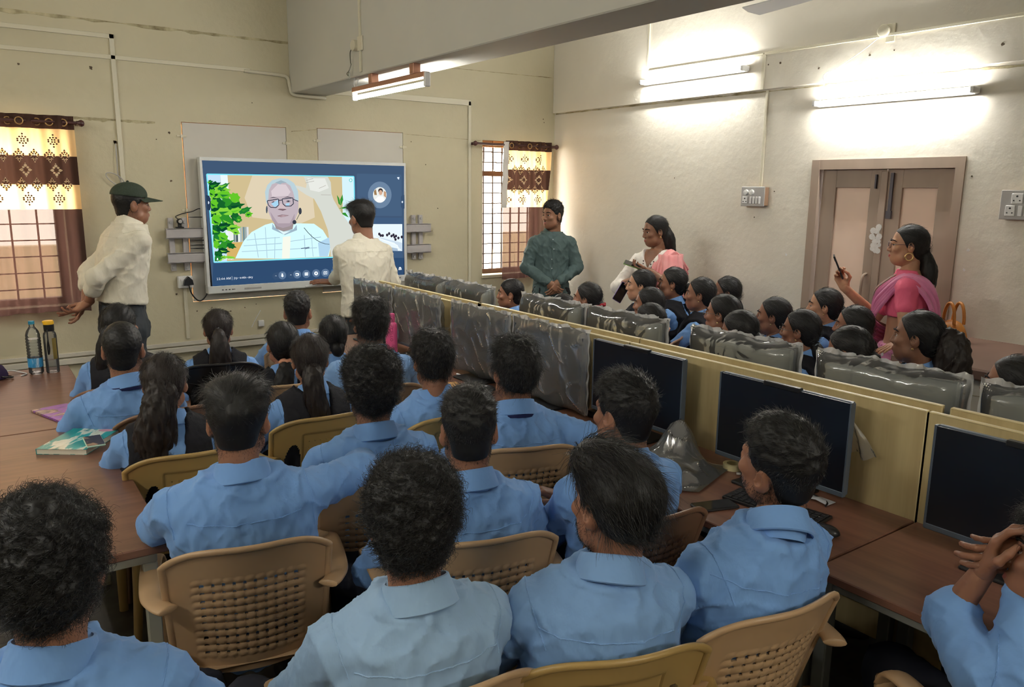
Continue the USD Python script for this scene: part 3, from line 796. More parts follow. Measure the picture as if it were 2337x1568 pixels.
 ('video_person',(70,75,85),[722,540,748,585,744,587,718,542]),
 ('video_person',(75,85,98),[493,622,493,614,491,606,489,599,487,595,485,594,483,595,481,599,480,606,480,614,480,622,481,631,482,639,484,645,486,649,488,651,490,649,492,645,493,639,494,631]),
 ('video_person',(70,85,95),[776,477,809,436,813,439,780,480]),
 ('video_person',(70,85,95),[813,439,780,480,776,477,809,436]),
 ('video_person',(70,85,95),[809,436,843,402,847,405,813,439]),
 ('video_person',(70,85,95),[847,405,813,439,809,436,843,402]),
 ('video_person',(70,85,95),[843,402,878,375,881,379,847,405]),
 ('video_person',(70,85,95),[881,379,847,405,843,402,878,375]),
 ('video_person',(70,85,95),[878,375,913,355,916,359,881,379]),
 ('video_person',(70,85,95),[916,359,881,379,878,375,913,355]),
 ('video_person',(70,85,95),[914,355,949,343,951,347,916,359]),
 ('video_person',(70,85,95),[951,347,916,359,914,355,949,343]),
 ('video_person',(70,85,95),[950,343,986,338,987,342,951,347]),
 ('video_person',(70,85,95),[987,342,951,347,950,343,986,338]),
 ('video_person',(80,95,120),[747,311,816,319,815,325,746,317]),
 ('video_person',(80,95,120),[815,325,746,317,747,311,816,319]),
 ('video_person',(80,95,120),[779,308,816,313,815,317,778,312]),
 ('video_person',(80,95,120),[815,317,778,312,779,308,816,313]),
 ('avatar_tile',(68,92,122),[1251,908,1647,908,1654,902,1652,565,1644,560,1251,568,1244,574,1243,900]),
 ('avatar_ring',(104,128,155),[1557,738,1555,719,1549,700,1541,682,1530,667,1516,653,1500,642,1482,634,1464,629,1445,627,1426,629,1408,634,1391,642,1376,653,1363,667,1353,683,1346,700,1341,718,1340,737,1342,756,1348,774,1356,791,1367,807,1381,820,1396,831,1413,840,1432,845,1450,847,1469,845,1487,841,1504,833,1519,822,1533,809,1543,793,1551,776,1556,757]),
 ('avatar_photo',(225,228,225),[1511,738,1509,723,1504,709,1496,697,1486,687,1474,679,1460,674,1446,673,1432,674,1419,679,1407,687,1397,697,1390,709,1386,723,1385,737,1387,751,1392,765,1399,777,1410,787,1422,795,1435,800,1449,802,1463,800,1476,796,1488,788,1498,778,1505,766,1510,752]),
 ('avatar_photo',(150,120,85),[1395,769,1413,785,1421,737,1398,737]),
 ('avatar_photo',(190,150,120),[1485,770,1507,762,1507,713,1484,729]),
 ('avatar_photo',(60,50,50),[1477,771,1476,765,1473,759,1468,754,1462,751,1455,750,1448,751,1442,754,1438,759,1435,765,1434,771,1435,778,1438,783,1443,788,1449,791,1456,792,1463,791,1469,788,1473,784,1476,778]),
 ('avatar_photo',(205,165,140),[1472,757,1471,750,1468,744,1464,740,1460,737,1455,736,1450,737,1445,740,1442,744,1440,750,1439,757,1440,763,1442,769,1446,774,1451,777,1456,778,1461,777,1465,774,1469,769,1471,763]),
 ('avatar_photo',(245,245,245),[1402,697,1434,725,1474,725,1494,697,1487,689,1455,674,1424,681]),
 ('mute_badge',(210,222,235),[1612,886,1634,888,1631,865,1617,872]),
 ('room_tile',(62,88,120),[1344,552,1648,545,1655,537,1651,208,1641,204,1344,216]),
 ('room_photo',(224,236,242),[1347,497,1654,492,1650,261,1528,269,1349,406]),
 ('room_photo',(165,185,205),[1520,302,1617,282,1612,262,1528,269]),
 ('room_photo',(196,212,226),[1349,406,1651,331,1650,261,1576,334]),
 ('room_photo',(50,45,60),[1446,412,1444,405,1438,400,1431,400,1426,405,1424,412,1426,420,1432,424,1439,424,1444,419]),
 ('room_photo',(50,45,60),[1478,399,1475,391,1470,387,1463,387,1458,392,1456,399,1458,406,1464,411,1470,411,1476,406]),
 ('room_photo',(50,45,60),[1519,402,1517,395,1511,390,1504,390,1499,395,1497,402,1499,410,1505,414,1512,414,1517,409]),
 ('room_photo',(50,45,60),[1538,414,1536,406,1530,402,1523,402,1518,407,1516,414,1518,421,1524,426,1530,426,1536,421]),
 ('room_photo',(50,45,60),[1561,392,1558,385,1553,381,1546,381,1540,386,1538,393,1541,400,1546,405,1553,404,1559,400]),
 ('room_photo',(50,45,60),[1579,402,1577,395,1571,390,1564,390,1559,395,1557,402,1559,410,1565,414,1572,414,1577,409]),
 ('room_photo',(50,45,60),[1602,391,1600,384,1595,380,1588,380,1582,385,1580,392,1582,399,1588,404,1595,403,1601,399]),
 ('room_photo',(50,45,60),[1597,362,1595,355,1589,351,1582,351,1577,356,1575,363,1577,370,1583,375,1590,374,1595,370]),
 ('room_photo',(50,45,60),[1626,374,1623,367,1618,362,1611,363,1605,367,1603,375,1605,382,1611,386,1618,386,1624,381]),
 ('room_photo',(50,45,60),[1659,382,1656,374,1651,370,1644,370,1638,375,1636,382,1638,389,1644,394,1651,394,1657,389]),
 ('room_photo',(50,45,60),[1459,399,1457,392,1451,388,1445,388,1439,392,1437,400,1440,407,1445,411,1452,411,1457,406]),
 ('room_photo',(50,45,60),[1588,383,1586,376,1580,372,1573,372,1568,377,1566,384,1568,391,1574,396,1581,395,1586,391]),
 ('video_person',(235,242,246),[1366,398,1602,309,1605,315,1368,405]),
 ('video_person',(235,242,246),[1605,315,1368,405,1366,398,1602,309]),
 ('video_person',(235,242,246),[1600,311,1608,265,1616,266,1607,312]),
 ('video_person',(235,242,246),[1616,266,1607,312,1600,311,1608,265]),
 ('side_tab',(40,58,82),[40,732,63,726,72,703,69,639,61,619,42,624]),
 ('side_tab',(205,218,232),[52,685,58,686,62,676,57,665,51,667]),
 ('side_tab',(56,78,106),[1657,738,1678,738,1677,623,1657,621,1642,639,1644,722]),
 ('side_tab',(205,218,232),[1665,679,1664,673,1660,670,1655,670,1652,673,1650,679,1652,685,1656,688,1660,688,1664,685]),
 ('side_tab',(70,190,190),[1203,854,1202,850,1200,846,1197,843,1193,841,1188,840,1184,841,1180,843,1177,846,1175,850,1174,854,1175,858,1177,862,1180,865,1185,867,1189,868,1194,868,1198,866,1201,863,1203,859]),
 ('side_tab',(225,240,240),[1198,854,1198,851,1196,849,1194,847,1191,845,1188,845,1185,845,1183,846,1181,848,1180,851,1179,854,1180,857,1181,860,1183,862,1186,863,1189,864,1192,863,1194,862,1196,860,1198,857]),
 ('call_button',(52,76,108),[520,131,585,140,582,78,521,78,503,99,505,118]),
 ('call_button',(52,76,108),[638,131,707,140,704,79,642,79,624,100,626,117]),
 ('call_button',(88,112,142),[615,107,614,100,612,93,608,88,602,83,596,79,589,77,582,77,575,78,569,81,563,85,558,90,555,97,553,103,553,110,554,117,556,124,560,130,565,135,572,138,578,140,585,140,592,139,599,137,605,133,609,127,613,121,615,114]),
 ('call_button',(88,112,142),[737,107,736,100,734,94,730,88,724,83,718,79,711,77,704,77,697,78,690,81,684,85,679,91,676,97,674,104,673,111,674,118,677,125,681,130,686,135,693,139,699,141,707,141,714,140,720,137,726,133,731,128,735,122,737,115]),
 ('call_button',(88,112,142),[813,107,812,100,810,93,805,87,800,83,794,79,787,77,779,77,772,78,765,81,759,85,754,90,751,97,749,104,748,111,749,118,752,125,756,130,762,135,768,139,775,141,782,141,789,140,796,137,802,133,807,128,811,122,813,115]),
 ('call_button',(88,112,142),[896,108,895,101,893,94,888,88,883,84,876,80,869,78,862,78,855,79,848,82,842,86,837,91,833,98,831,105,830,112,831,119,834,126,838,132,844,137,850,140,857,142,864,143,872,142,879,139,885,135,890,129,894,123,896,116]),
 ('call_button',(88,112,142),[976,108,975,101,972,94,968,88,963,83,956,80,949,78,941,77,934,78,927,81,921,85,916,91,912,97,910,104,909,112,910,119,913,126,917,132,923,137,929,140,936,142,944,143,951,142,958,139,965,135,970,129,974,123,976,116]),
 ('call_button',(88,112,142),[1059,109,1058,101,1055,94,1051,88,1045,83,1039,80,1031,78,1024,77,1016,79,1009,82,1003,86,998,91,994,98,992,105,991,112,992,120,995,126,999,132,1005,137,1011,141,1018,143,1026,143,1034,142,1041,139,1047,135,1052,130,1056,123,1059,116]),
 ('call_icon',(238,244,250),[579,125,590,124,591,105,597,105,584,93,572,106,577,106]),
 ('call_icon',(238,244,250),[692,122,713,121,721,115,720,103,712,97,693,97]),
 ('call_icon',(88,112,142),[710,108,708,103,702,101,697,104,696,109,698,114,703,116,708,113]),
 ('call_icon',(238,244,250),[768,121,796,121,795,97,767,97]),
 ('call_icon',(88,112,142),[772,111,779,111,779,107,772,107]),
 ('call_icon',(88,112,142),[784,111,791,111,791,107,784,107]),
 ('call_icon',(238,244,250),[879,109,878,104,876,99,872,96,867,94,863,94,858,95,853,97,850,101,848,105,847,110,848,115,851,119,854,123,859,125,864,125,869,124,873,122,876,118,878,114]),
 ('call_icon',(88,112,142),[857,110,864,119,870,109,863,103]),
 ('call_icon',(238,244,250),[928,122,959,122,958,97,927,97]),
 ('call_icon',(88,112,142),[933,117,955,117,954,101,932,101]),
 ('call_icon',(238,244,250),[939,113,949,113,948,106,938,105]),
 ('call_icon',(238,244,250),[1010,113,1015,114,1018,109,1019,124,1025,125,1032,123,1039,118,1038,103,1033,94,1023,93,1016,98]),
 ('call_icon',(190,205,220),[525,107,532,112,539,106,537,104,532,109,526,105]),
 ('call_icon',(190,205,220),[646,107,653,113,660,106,658,105,653,109,647,105]),
 ('call_icon',(238,244,250),[1548,100,1562,126,1577,100,1562,97]),
 ('call_icon',(238,244,250),[1609,99,1615,122,1626,126,1636,118,1639,99]),
 ('call_icon',(45,72,106),[1618,105,1624,115,1630,104]),
 ('call_icon',(238,244,250),[90,266,99,267,98,255,102,252,95,251,94,243,92,251,85,251,89,255]),
]
_by = {}
for k, (nm, c, q) in enumerate(SCREEN_SHAPES):
    if nm in ('call_button', 'call_icon'):
        continue
    key = 'video_picture' if nm.startswith('video_') and nm != 'video_frame' else nm
    _by.setdefault(key, []).append((k, c, q))
for key, pl in _by.items():
    coloured(key, pl, t, 'video picture of a grey-haired person in glasses with a raised hand beside a leafy plant' if key == 'video_picture' else None)
k0 = len(SCREEN_SHAPES)
_btn = None
for k, (nm, c, q) in enumerate(SCREEN_SHAPES):
    if nm == 'call_button':
        _btn = coloured('call_button', [(k, c, q)], t)
    if nm == 'call_icon':
        coloured('call_icon', [(k, c, q)], t)
TXT = glowing('display_text', lin(240, 244, 250), .95)


def display_text(s, h, x, z):
    m = meshkit.text_mesh(s, h, .0004)
    v = np.array(m.vertices)
    m.vertices = np.stack([v[:, 0] + x, -.0062 - v[:, 2], v[:, 1] + z], 1)
    part('lettering', m, TXT, t)


display_text('11:44 AM', .0165, .077, .101)
display_text('|', .0175, .188, .1)
display_text('jrp-vvkh-sky', .0165, .206, .101)
display_text('Gaurishan', .013, .127, .249)
t = thing('webcam', 'small black webcam standing on the upper left mount rail', 'webcam', (1.405, 6.15, 1.49))
part('ball', moved(trimesh.creation.icosphere(3, .022), None, (0, -.01, .05)), BLACKP, t, smooth=True)
part('lens', moved(lathe([(0, 0), (.013, 0), (.014, .006), (.009, .008), (0, .006)], 18), rotx(math.pi / 2), (0, -.029, .05)), GREYP, t, smooth=True)
part('clip_foot', cat(box(-.028, .028, -.02, .02, 0, .01, .004), box(-.012, .012, -.012, .012, .008, .032, .003)), BLACKP, t)
part('cable', tube(smooth_path([(-.01, .0, .068), (-.02, .01, .085), (.03, .015, .105), (.10, .02, .12), (.15, .02, .14), (.19, .02, .12)], 40), .0035, 6), BLACKP, t, smooth=True)
single('cable_stub', cat(tube([(1.98, 6.19, .83), (1.935, 6.19, .76), (1.90, 6.185, .70)], .003, 6), box(1.955, 2.0, 6.175, 6.2, .70, .75, .003)), WHITE, 'small white box with a thin lead on the wall under the display', 'cable')


# ------------------------------------------------------------------ curtains
CURT_B = usdkit.material(stage, look('curtain_brown_cloth'), {'d': ('diffuse_bsdf', {'color': lin(64, 48, 44)}), 'l': ('translucent_bsdf', {'color': lin(104, 72, 58)}), 'm': ('mix_closure', {'fac': .12})}, [('d.BSDF', 'm.closure1'), ('l.BSDF', 'm.closure2')], surface='m.closure')
CURT_C = usdkit.material(stage, look('curtain_cream_cloth'), {'d': ('diffuse_bsdf', {'color': lin(232, 208, 166)}), 'l': ('translucent_bsdf', {'color': lin(246, 208, 150)}), 'm': ('mix_closure', {'fac': .5})}, [('d.BSDF', 'm.closure1'), ('l.BSDF', 'm.closure2')], surface='m.closure')
CURT_S = usdkit.material(stage, look('curtain_sheer_brown'), {'d': ('diffuse_bsdf', {'color': lin(72, 54, 52)}), 'l': ('translucent_bsdf', {'color': lin(110, 78, 68)}), 'm': ('mix_closure', {'fac': .12}), 't': ('transparent_bsdf', {'color': (.52, .46, .40)}), 'm2': ('mix_closure', {'fac': .062})}, [('d.BSDF', 'm.closure1'), ('l.BSDF', 'm.closure2'), ('m.closure', 'm2.closure1'), ('t.BSDF', 'm2.closure2')], surface='m2.closure')
PRINT_D = plain('curtain_print_brown', lin(92, 64, 48), .8, .1)
PRINT_C = usdkit.material(stage, look('curtain_print_cream'), {'d': ('diffuse_bsdf', {'color': lin(236, 214, 176)}), 'l': ('translucent_bsdf', {'color': lin(240, 200, 150)}), 'm': ('mix_closure', {'fac': .25})}, [('d.BSDF', 'm.closure1'), ('l.BSDF', 'm.closure2')], surface='m.closure')
CURT_W = plain('curtain_lining_white', lin(214, 208, 200), .8, .1)


def curtain(label, x0, x1, z_top, z_hem, lam, amp, seed, xb0, xb1, ring_x):
    t = thing('curtain', label, 'curtain')
    yb = 6.115

    def Y(x, z):
        s = np.clip((z_top - z) / (z_top - z_hem), 0, 1)
        return yb - .012 * s + amp * (.65 + .35 * s) * np.sin((x + .03 * s) * 2 * np.pi / lam + seed) + amp * .45 * np.sin((x - .02 * s) * 2 * np.pi / lam * 2.3 + seed * 2)

    def Xm(u, z):
        s = np.clip((z_top - z) / (z_top - z_hem), 0, 1)
        a, b = x0 + (xb0 - x0) * s, x1 + (xb1 - x1) * s
        return a + (b - a) * u

    def strip(name, za, zb, m, scal=0.0, hem=0.0):
        n, k = 150, 14
        u, v = np.meshgrid(np.linspace(0, 1, n), np.linspace(0, 1, k), indexing='ij')
        zb2 = zb - scal * np.abs(np.sin(u * (x1 - x0) / .087 * np.pi)) + hem * np.sin(u * 9 + seed)
        z = za + (zb2 - za) * v
        x = Xm(u, z)
        P = np.stack([x, Y(x, z), z], -1)
        Q = P + [0, .0016, 0]
        V = np.vstack([P.reshape(-1, 3), Q.reshape(-1, 3)])
        i = np.arange(n * k).reshape(n, k)
        q = np.stack([i[:-1, :-1], i[1:, :-1], i[1:, 1:], i[:-1, 1:]], -1).reshape(-1, 4)
        part(name, (P.reshape(-1, 3), q[:, ::-1]), m, t, smooth=True)

    strip('heading_band', z_top, z_top - .088, CURT_B)
    strip('cream_band', z_top - .088, z_top - .262, CURT_C, -.0)
    strip('brown_band', z_top - .262, z_top - .448, CURT_B)
    strip('cream_band', z_top - .448, z_top - .61, CURT_C)
    strip('sheer_panel', z_top - .61, z_hem, CURT_S, 0, .008)

    def motif(cx, cz, w, h, style):
        gs = []
        if style == 'flower':
            for a, b in ((0, .62), (.62, 0), (0, -.62), (-.62, 0)):
                gs.append(sg.Point(cx + a * w, cz + b * h).buffer(.26 * w, 4))
                gs.append(sg.Point(cx + a * w * 1.45, cz + b * h * 1.5).buffer(.10 * w, 3))
            for a, b in ((.36, .36), (.36, -.36), (-.36, .36), (-.36, -.36)):
                gs.append(sg.Point(cx + a * w, cz + b * h).buffer(.2 * w, 4))
            g = so.unary_union(gs)
            for a, b in ((.2, .2), (.2, -.2), (-.2, .2), (-.2, -.2)):
                g = g.difference(sg.Point(cx + a * w, cz + b * h).buffer(.08 * w, 3))
            return g
        for a, b in ((0, .8), (0, .45), (.45, .4), (.75, .12), (.75, -.12), (.45, -.4), (0, -.45), (0, -.8), (-.45, -.4), (-.75, -.12), (-.75, .12), (-.45, .4), (.2, .15), (-.2, .15), (.2, -.15), (-.2, -.15)):
            g = sg.Point(cx + a * w, cz + b * h).buffer(.15 * w, 3)
            gs.append(g)
        return so.unary_union(gs)

    def applique(name, geoms, m, off):
        vs, fs, n = [], [], 0
        for g in geoms:
            for gg in getattr(g, 'geoms', [g]):
                if gg.geom_type != 'Polygon' or gg.area < 1e-7:
                    continue
                gg = gg.segmentize(.012)
                v2, f2 = trimesh.creation.triangulate_polygon(gg, engine='earcut')
                x = Xm((v2[:, 0] - x0) / (x1 - x0), v2[:, 1])
                vs.append(np.stack([x, Y(x, v2[:, 1]) - off, v2[:, 1]], 1))
                fs.append(np.asarray(f2)[:, ::-1] + n)
                n += len(v2)
        part(name, (np.vstack(vs), np.vstack(fs)), m, t, kind='stuff')

    r = np.random.default_rng(int(seed * 10))
    out, lat, dk = [], [], []
    step = .087
    n = int((x1 - x0) / step)
    for i in range(n + 1):
        x = x0 + .02 + i * step
        if x > x1 - .015:
            break
        for zc in (z_top - .262, z_top - .448):
            lat.append(motif(x, zc, .036, .045, 'flower'))
            dk.append(motif(x, zc + (.004 if zc > z_top - .3 else -.004), .034, .042, 'dots'))
        if i % 2 == 0 and x < x1 - .03:
            lat.append(motif(x + .03, z_top - .355, .036, .046, 'flower'))
            dk.append(sg.Point(x + .03, z_top - .355).buffer(.009, 4))
            out.append(motif(x + .03, z_top - .165, .038, .048, 'dots'))
            out.append(motif(x + .03, z_top - .54, .038, .048, 'dots'))
    clip = sg.box(x0 + .004, z_hem, x1 - .004, z_top)
    applique('flower_print', [g.intersection(clip) for g in lat], PRINT_C, .0022)
    applique('outline_print', [g.intersection(clip) for g in out + dk], PRINT_D, .0036)
    for x in ring_x:
        part('eyelet', moved(trimesh.creation.torus(.022, .004, 20, 8), rotx(math.pi / 2), (x, float(Y(np.array(x), np.array(z_top - .045))) - .004, z_top - .045)), plain('eyelet_brass', lin(176, 140, 90), .35, .5, metal=.5), t, smooth=True)
    return t


curtain('brown and cream patterned curtain over the left window beside the capped man', -.45, .775, 2.243, .94, .19, .022, 1.3, -.45, .775, (.40, .46, .56, .63, .71))
c2 = curtain('brown and cream patterned curtain bunched on the right half of the corner window', 4.30, 4.835, 2.238, .95, .15, .022, 2.6, 4.25, 4.76, (4.36, 4.47, 4.56, 4.67, 4.78))
for nm, a, b, zz in (('left window', -.5, .80, 2.20), ('corner window', 3.985, 4.885, 2.198)):
    t = thing('curtain_rod', 'dark brown curtain rod with turned knobs above the ' + nm, 'curtain rod')
    part('rod', moved(trimesh.creation.cylinder(.011, b - a, sections=14), roty(math.pi / 2), ((a + b) / 2, 6.115, zz)), ROD, t, smooth=40)
    for x, s in ((a, -1), (b, 1)):
        part('finial', moved(lathe([(0, -.012), (.014, -.01), (.014, 0), (.02, .008), (.024, .02), (.016, .034), (0, .038)], 16), roty(s * math.pi / 2), (x, 6.115, zz)), ROD, t, smooth=True)
        part('bracket', box(x - .012, x + .012, 6.12, 6.2, zz - .012, zz + .012, .003), ROD, t)
part('lining', panel_sheet(6, 30, lambda u, v: np.stack([4.297 + .022 * u + .0 * v - .04 * v * .6, 6.095 - .012 * u + .004 * np.sin(v * 20), 2.225 - .60 * v], -1), lambda u, v: np.ones_like(u, bool), .0015), CURT_W, c2, label='pale turned-back lining')

# ------------------------------------------------------------------ computer desks, back to back, each with a maple screen panel
def desk(label, xp, yc, L, sgn):
    """sgn 1: the desk lies on the -x side of its panel (the near row); -1: on the +x side."""
    t = thing('computer_desk', label, 'desk', (xp, yc, 0), 0 if sgn > 0 else 180)
    h = L / 2 - .003
    part('desk_top', box(-.565, 0, -h, h, .725, .75, .003), TABLE, t)
    part('screen_panel', box(.0, .018, -h, h, .28, 1.118, .002), PLY, t)
    part('edge_band', box(-.001, .019, -h, h, 1.116, 1.1215, .002), PLYE, t)
    part('edge_band', box(-.001, .019, -h - .0, -h + .003, .28, 1.118), PLYE, t)
    for y in (-h + .03, h - .03):
        for x in (-.53, -.05):
            part('leg', box(x - .02, x + .02, y - .02, y + .02, 0, .725, .004), LEGG, t)
    part('rail', box(-.55, -.03, -h + .015, -h + .045, .08, .11, .003), LEGG, t)
    part('rail', box(-.55, -.03, h - .045, h - .015, .08, .11, .003), LEGG, t)
    part('rail', box(-.545, -.515, -h + .03, h - .03, .695, .725, .003), LEGG, t)
    k = part('keyboard_tray', box(-.50, -.16, -.33, .33, .615, .633, .004), DARKW, t)
    part('tray_runner', cat(box(-.48, -.2, -.345, -.33, .60, .725), box(-.48, -.2, .33, .345, .60, .725)), BLACKP, k)
    return t


for yc, w in ((.503, 'nearest the camera, by the boy propping his head'), (1.853, 'with the crumpled plastic bag on it'), (3.203, 'with two bagged monitors, second from the display'), (4.553, 'with the pink bottle on it, next to the display')):
    desk('near-row computer desk ' + w, 2.475, yc, 1.35, 1)
for yc, w in ((.47, 'nearest the camera'), (1.875, 'second from the camera'), (3.262, 'third from the camera'), (4.60, 'next to the corner window')):
    desk('far-row computer desk on the girls\' side, ' + w, 2.598, yc, 1.385, -1)

# ------------------------------------------------------------------ monitors
def monitor(label, x, y, zc, flip=False, notch=True, tilt=0.0):
    """Local: the screen faces -x."""
    t = thing('monitor', label, 'monitor', (x, y, .75), 180 if flip else 0)
    z = zc - .75
    w, h = .268, .162
    part('shell', box(.004, .03, -w, w, z - h, z + h, .006), MONBACK if flip else BEZEL, t)
    part('screen', box(-.002, .006, -w + .004, w - .005, z - h + .016, z + h - .003), SCREEN_OFF, t)
    part('chin', box(-.004, .006, -w, w, z - h - .002, z - h + .016, .002), BEZEL, t)
    part('edge', box(-.003, .012, -w - .001, -w + .004, z - h, z + h), BEZEL, t)
    part('edge', box(-.003, .012, w - .006, w + .001, z - h, z + h), BEZEL, t)
    if notch:
        part('webcam_bar', box(-.004, .02, -.075, .075, z + h - .012, z + h + .006, .003), BLACKP, t)
    part('back_bulge', box(.028, .06, -.12, .12, z - .12, z + .06, .012), MONBACK if flip else BLACKP, t)
    part('stand_neck', box(.05, .07, -.035, .035, .008, z, .004), BLACKP, t)
    part('stand_base', box(-.09, .10, -.12, .12, 0, .012, .004), BLACKP, t)
    return t


NEARM = [(4.915, 'bagged'), (4.29, 'bagged'), (3.575, 'bagged'), (2.955, 'bagged'), (2.345, ''), (1.622, ''), (.818, '')]
for k, (y, b) in enumerate(NEARM):
    monitor(['black monitor in the near row closest to the display, inside a clear bag', 'black monitor behind the pink bottle, inside a clear bag', 'black monitor third from the display in the near row, inside a clear bag', 'black monitor with a crossed bag seam, fourth in the near row',
             'bare dark monitor behind the spiky-haired boy', 'bare dark monitor behind the boy who tilts his head back', 'bare dark monitor at the right edge of the picture'][k], 2.335, y, .965 if b else (.977, .967, .963)[k - 4], False, True)
FARM = [(4.955, 'first'), (4.38, 'second'), (3.50, 'third'), (2.895, 'fourth'), (2.158, 'fifth'), (1.495, 'sixth'), (.87, 'seventh')]
FDESC = ['grey monitor back in a clear bag, closest to the corner window', 'grey monitor back in a clear bag, second from the corner window', 'grey monitor back in a clear bag in front of the boy in the green shirt', 'grey monitor back in a clear bag in front of the woman with the pink dupatta',
         'grey monitor back in a clear bag below the girl with glasses in mid row', 'wide grey monitor back in a clear bag before the girl with the frizzy ponytail', 'bagged grey monitor cut off at the right edge behind the nearest girl']
for k, (y, b) in enumerate(FARM):
    monitor(FDESC[k], 2.80, y, 1.0, True, False)


# ------------------------------------------------------------------ clear plastic bags
def film(name, white, clear, rough, seed=0):
    if name not in _mats:
        _mats[name] = usdkit.material(stage, look(name), {
            'tc': ('texture_coordinate', {}), 'mp': ('mapping', {'scale': (1, 1, 1)}),
            'n': ('noise_texture', {'scale': 5, 'detail': 2.0, 'distortion': 1.2}), 'b': ('bump', {'strength': .22, 'distance': .03}),
            't': ('transparent_bsdf', {'color': clear}), 'd': ('diffuse_bsdf', {'color': (.8, .8, .8)}), 'tl': ('translucent_bsdf', {'color': (.8, .8, .8)}),
            'g': ('glossy_bsdf', {'color': (.95, .95, .95), 'roughness': rough}), 'f': ('fresnel', {'IOR': 1.5}),
            'm0': ('mix_closure', {'fac': .4}), 'm1': ('mix_closure', {'fac': white}), 'm2': ('mix_closure', {})},
            [('tc.object', 'mp.vector'), ('mp.vector', 'n.vector'), ('n.fac', 'b.height'), ('b.normal', 'g.normal'), ('b.normal', 'f.normal'), ('d.BSDF', 'm0.closure1'), ('tl.BSDF', 'm0.closure2'),
             ('t.BSDF', 'm1.closure1'), ('m0.closure', 'm1.closure2'), ('f.fac', 'm2.fac'), ('m1.closure', 'm2.closure1'), ('g.BSDF', 'm2.closure2')], surface='m2.closure')
    return _mats[name]


FILM = film('clear_bag_film', .075, (.985, .985, .98), .09)
FILM_N = film('clear_bag_film_heavy', .19, (.97, .96, .94), .12)
FILM_SEAM = film('bag_seam_film', .5, (.92, .92, .92), .25)
FILM_MILKY = film('milky_bag_film', .13, (.97, .97, .965), .12)


def bag(label, x, y, zb, zt, hw, seed, flip):
    t = thing('plastic_bag', label, 'plastic bag', (x, y, 0), 180 if flip else 0)
    c = (zb + zt) / 2
    hh = (zt - zb) / 2

    def sheet(side, depth):
        def fn(u, v):
            w = 2 * v - 1
            prof = (1 - np.abs(u) ** 10) * (1 - np.abs(w) ** 10)
            p = np.stack([np.zeros_like(u), u * hw * 9, w * hh * 9], -1)
            q1 = np.stack([p[..., 1] * .5 + p[..., 2] * .7, p[..., 1] * .9 - p[..., 2] * .35, np.full_like(u, seed * 7.7)], -1)
            q2 = np.stack([p[..., 1] * 1.7 - p[..., 2] * 1.1, p[..., 2] * 1.5 + p[..., 1] * .6, np.full_like(u, seed * 3.3 + 40)], -1)
            amp = .16 if flip else .6
            rid = ((1 - np.abs(2 * noise(q1 * .75, seed) - 1)) ** 4 * .012 + (1 - np.abs(2 * noise(q2 * .8, seed + 5) - 1)) ** 7 * .010 + (1 - np.abs(2 * noise(q1 * 2.2, seed + 8) - 1)) ** 8 * .0025 * np.abs(w) ** 3) * amp
            edge = .006 * np.sin(u * 7 + seed) * np.abs(w) ** 8
            xx = side * (.004 + prof * (depth + rid))
            return np.stack([xx, u * hw * (1 + .012 * np.sin(w * 5 + seed)), c + w * hh + edge + .004 * noise(q1 * 3, seed) * (w > .9)], -1)
        return fn
    for side, depth in ((-1, .012 if not flip else .014), (1, .062)):
        part('front_film' if side < 0 else 'rear_film', panel_sheet(64, 52, sheet(side, depth), lambda u, v: np.ones_like(u, bool), .0004), FILM if flip else FILM_N, t, smooth=True)
    # welded seams and the folded mouth
    w = np.linspace(-1, 1, 40)
    sm = []
    for s in (-1, 1):
        sm.append(panel_sheet(2, 40, lambda u, v, s=s: np.stack([.003 * np.sin(v * 30 + seed), s * hw + u * .011, zb + (zt - zb) * v + 0 * u], -1), lambda u, v: np.ones_like(u, bool), .0006))
    sm.append(panel_sheet(60, 3, lambda u, v: np.stack([.012 * np.sin(u * 23 + seed) * v + .004 * np.sin(u * 57), u * (hw + .012), zt - .008 + .022 * v + .004 * np.sin(u * 11 + seed) + .003 * np.sin(u * 41 + seed)], -1), lambda u, v: np.ones_like(u, bool), .0006))
    part('seam', cat(sm), FILM_SEAM, t, smooth=True)
    return t


for k, (y, b) in enumerate(NEARM[:4]):
    bag('clear wrinkled plastic bag over the %s of the near-row monitors counted from the display' % ('first', 'second', 'third', 'fourth')[k], 2.345, y, (.80, .80, .77, .765)[k], 1.155, .29, 3 + k, False)
FB = ['first far-row monitor beside the display', 'second far-row monitor under the corner window', 'far-row monitor before the green shirt', 'far-row monitor before the pink dupatta', 'far-row monitor in the middle of the girls', 'far-row monitor before the girl with the frizzy ponytail', 'far-row monitor at the right edge']
for k, (y, b) in enumerate(FARM):
    bag('clear crinkled plastic bag over the ' + FB[k], 2.80, y, .82, 1.178, .29, 11 + k, True)


def crumple(name, label, loc, rz, fn, n, m, seed, nu=56, nv=44):
    t = thing(name, label, 'plastic bag', loc, rz)
    part('film', panel_sheet(nu, nv, fn, lambda u, v: np.ones_like(u, bool), .0006), m, t, smooth=25)
    part('inner_film', moved(panel_sheet(nu, nv, fn, lambda u, v: np.ones_like(u, bool), .0006), None, (.004, .006, -.004), .97), FILM, t, smooth=25)
    return t


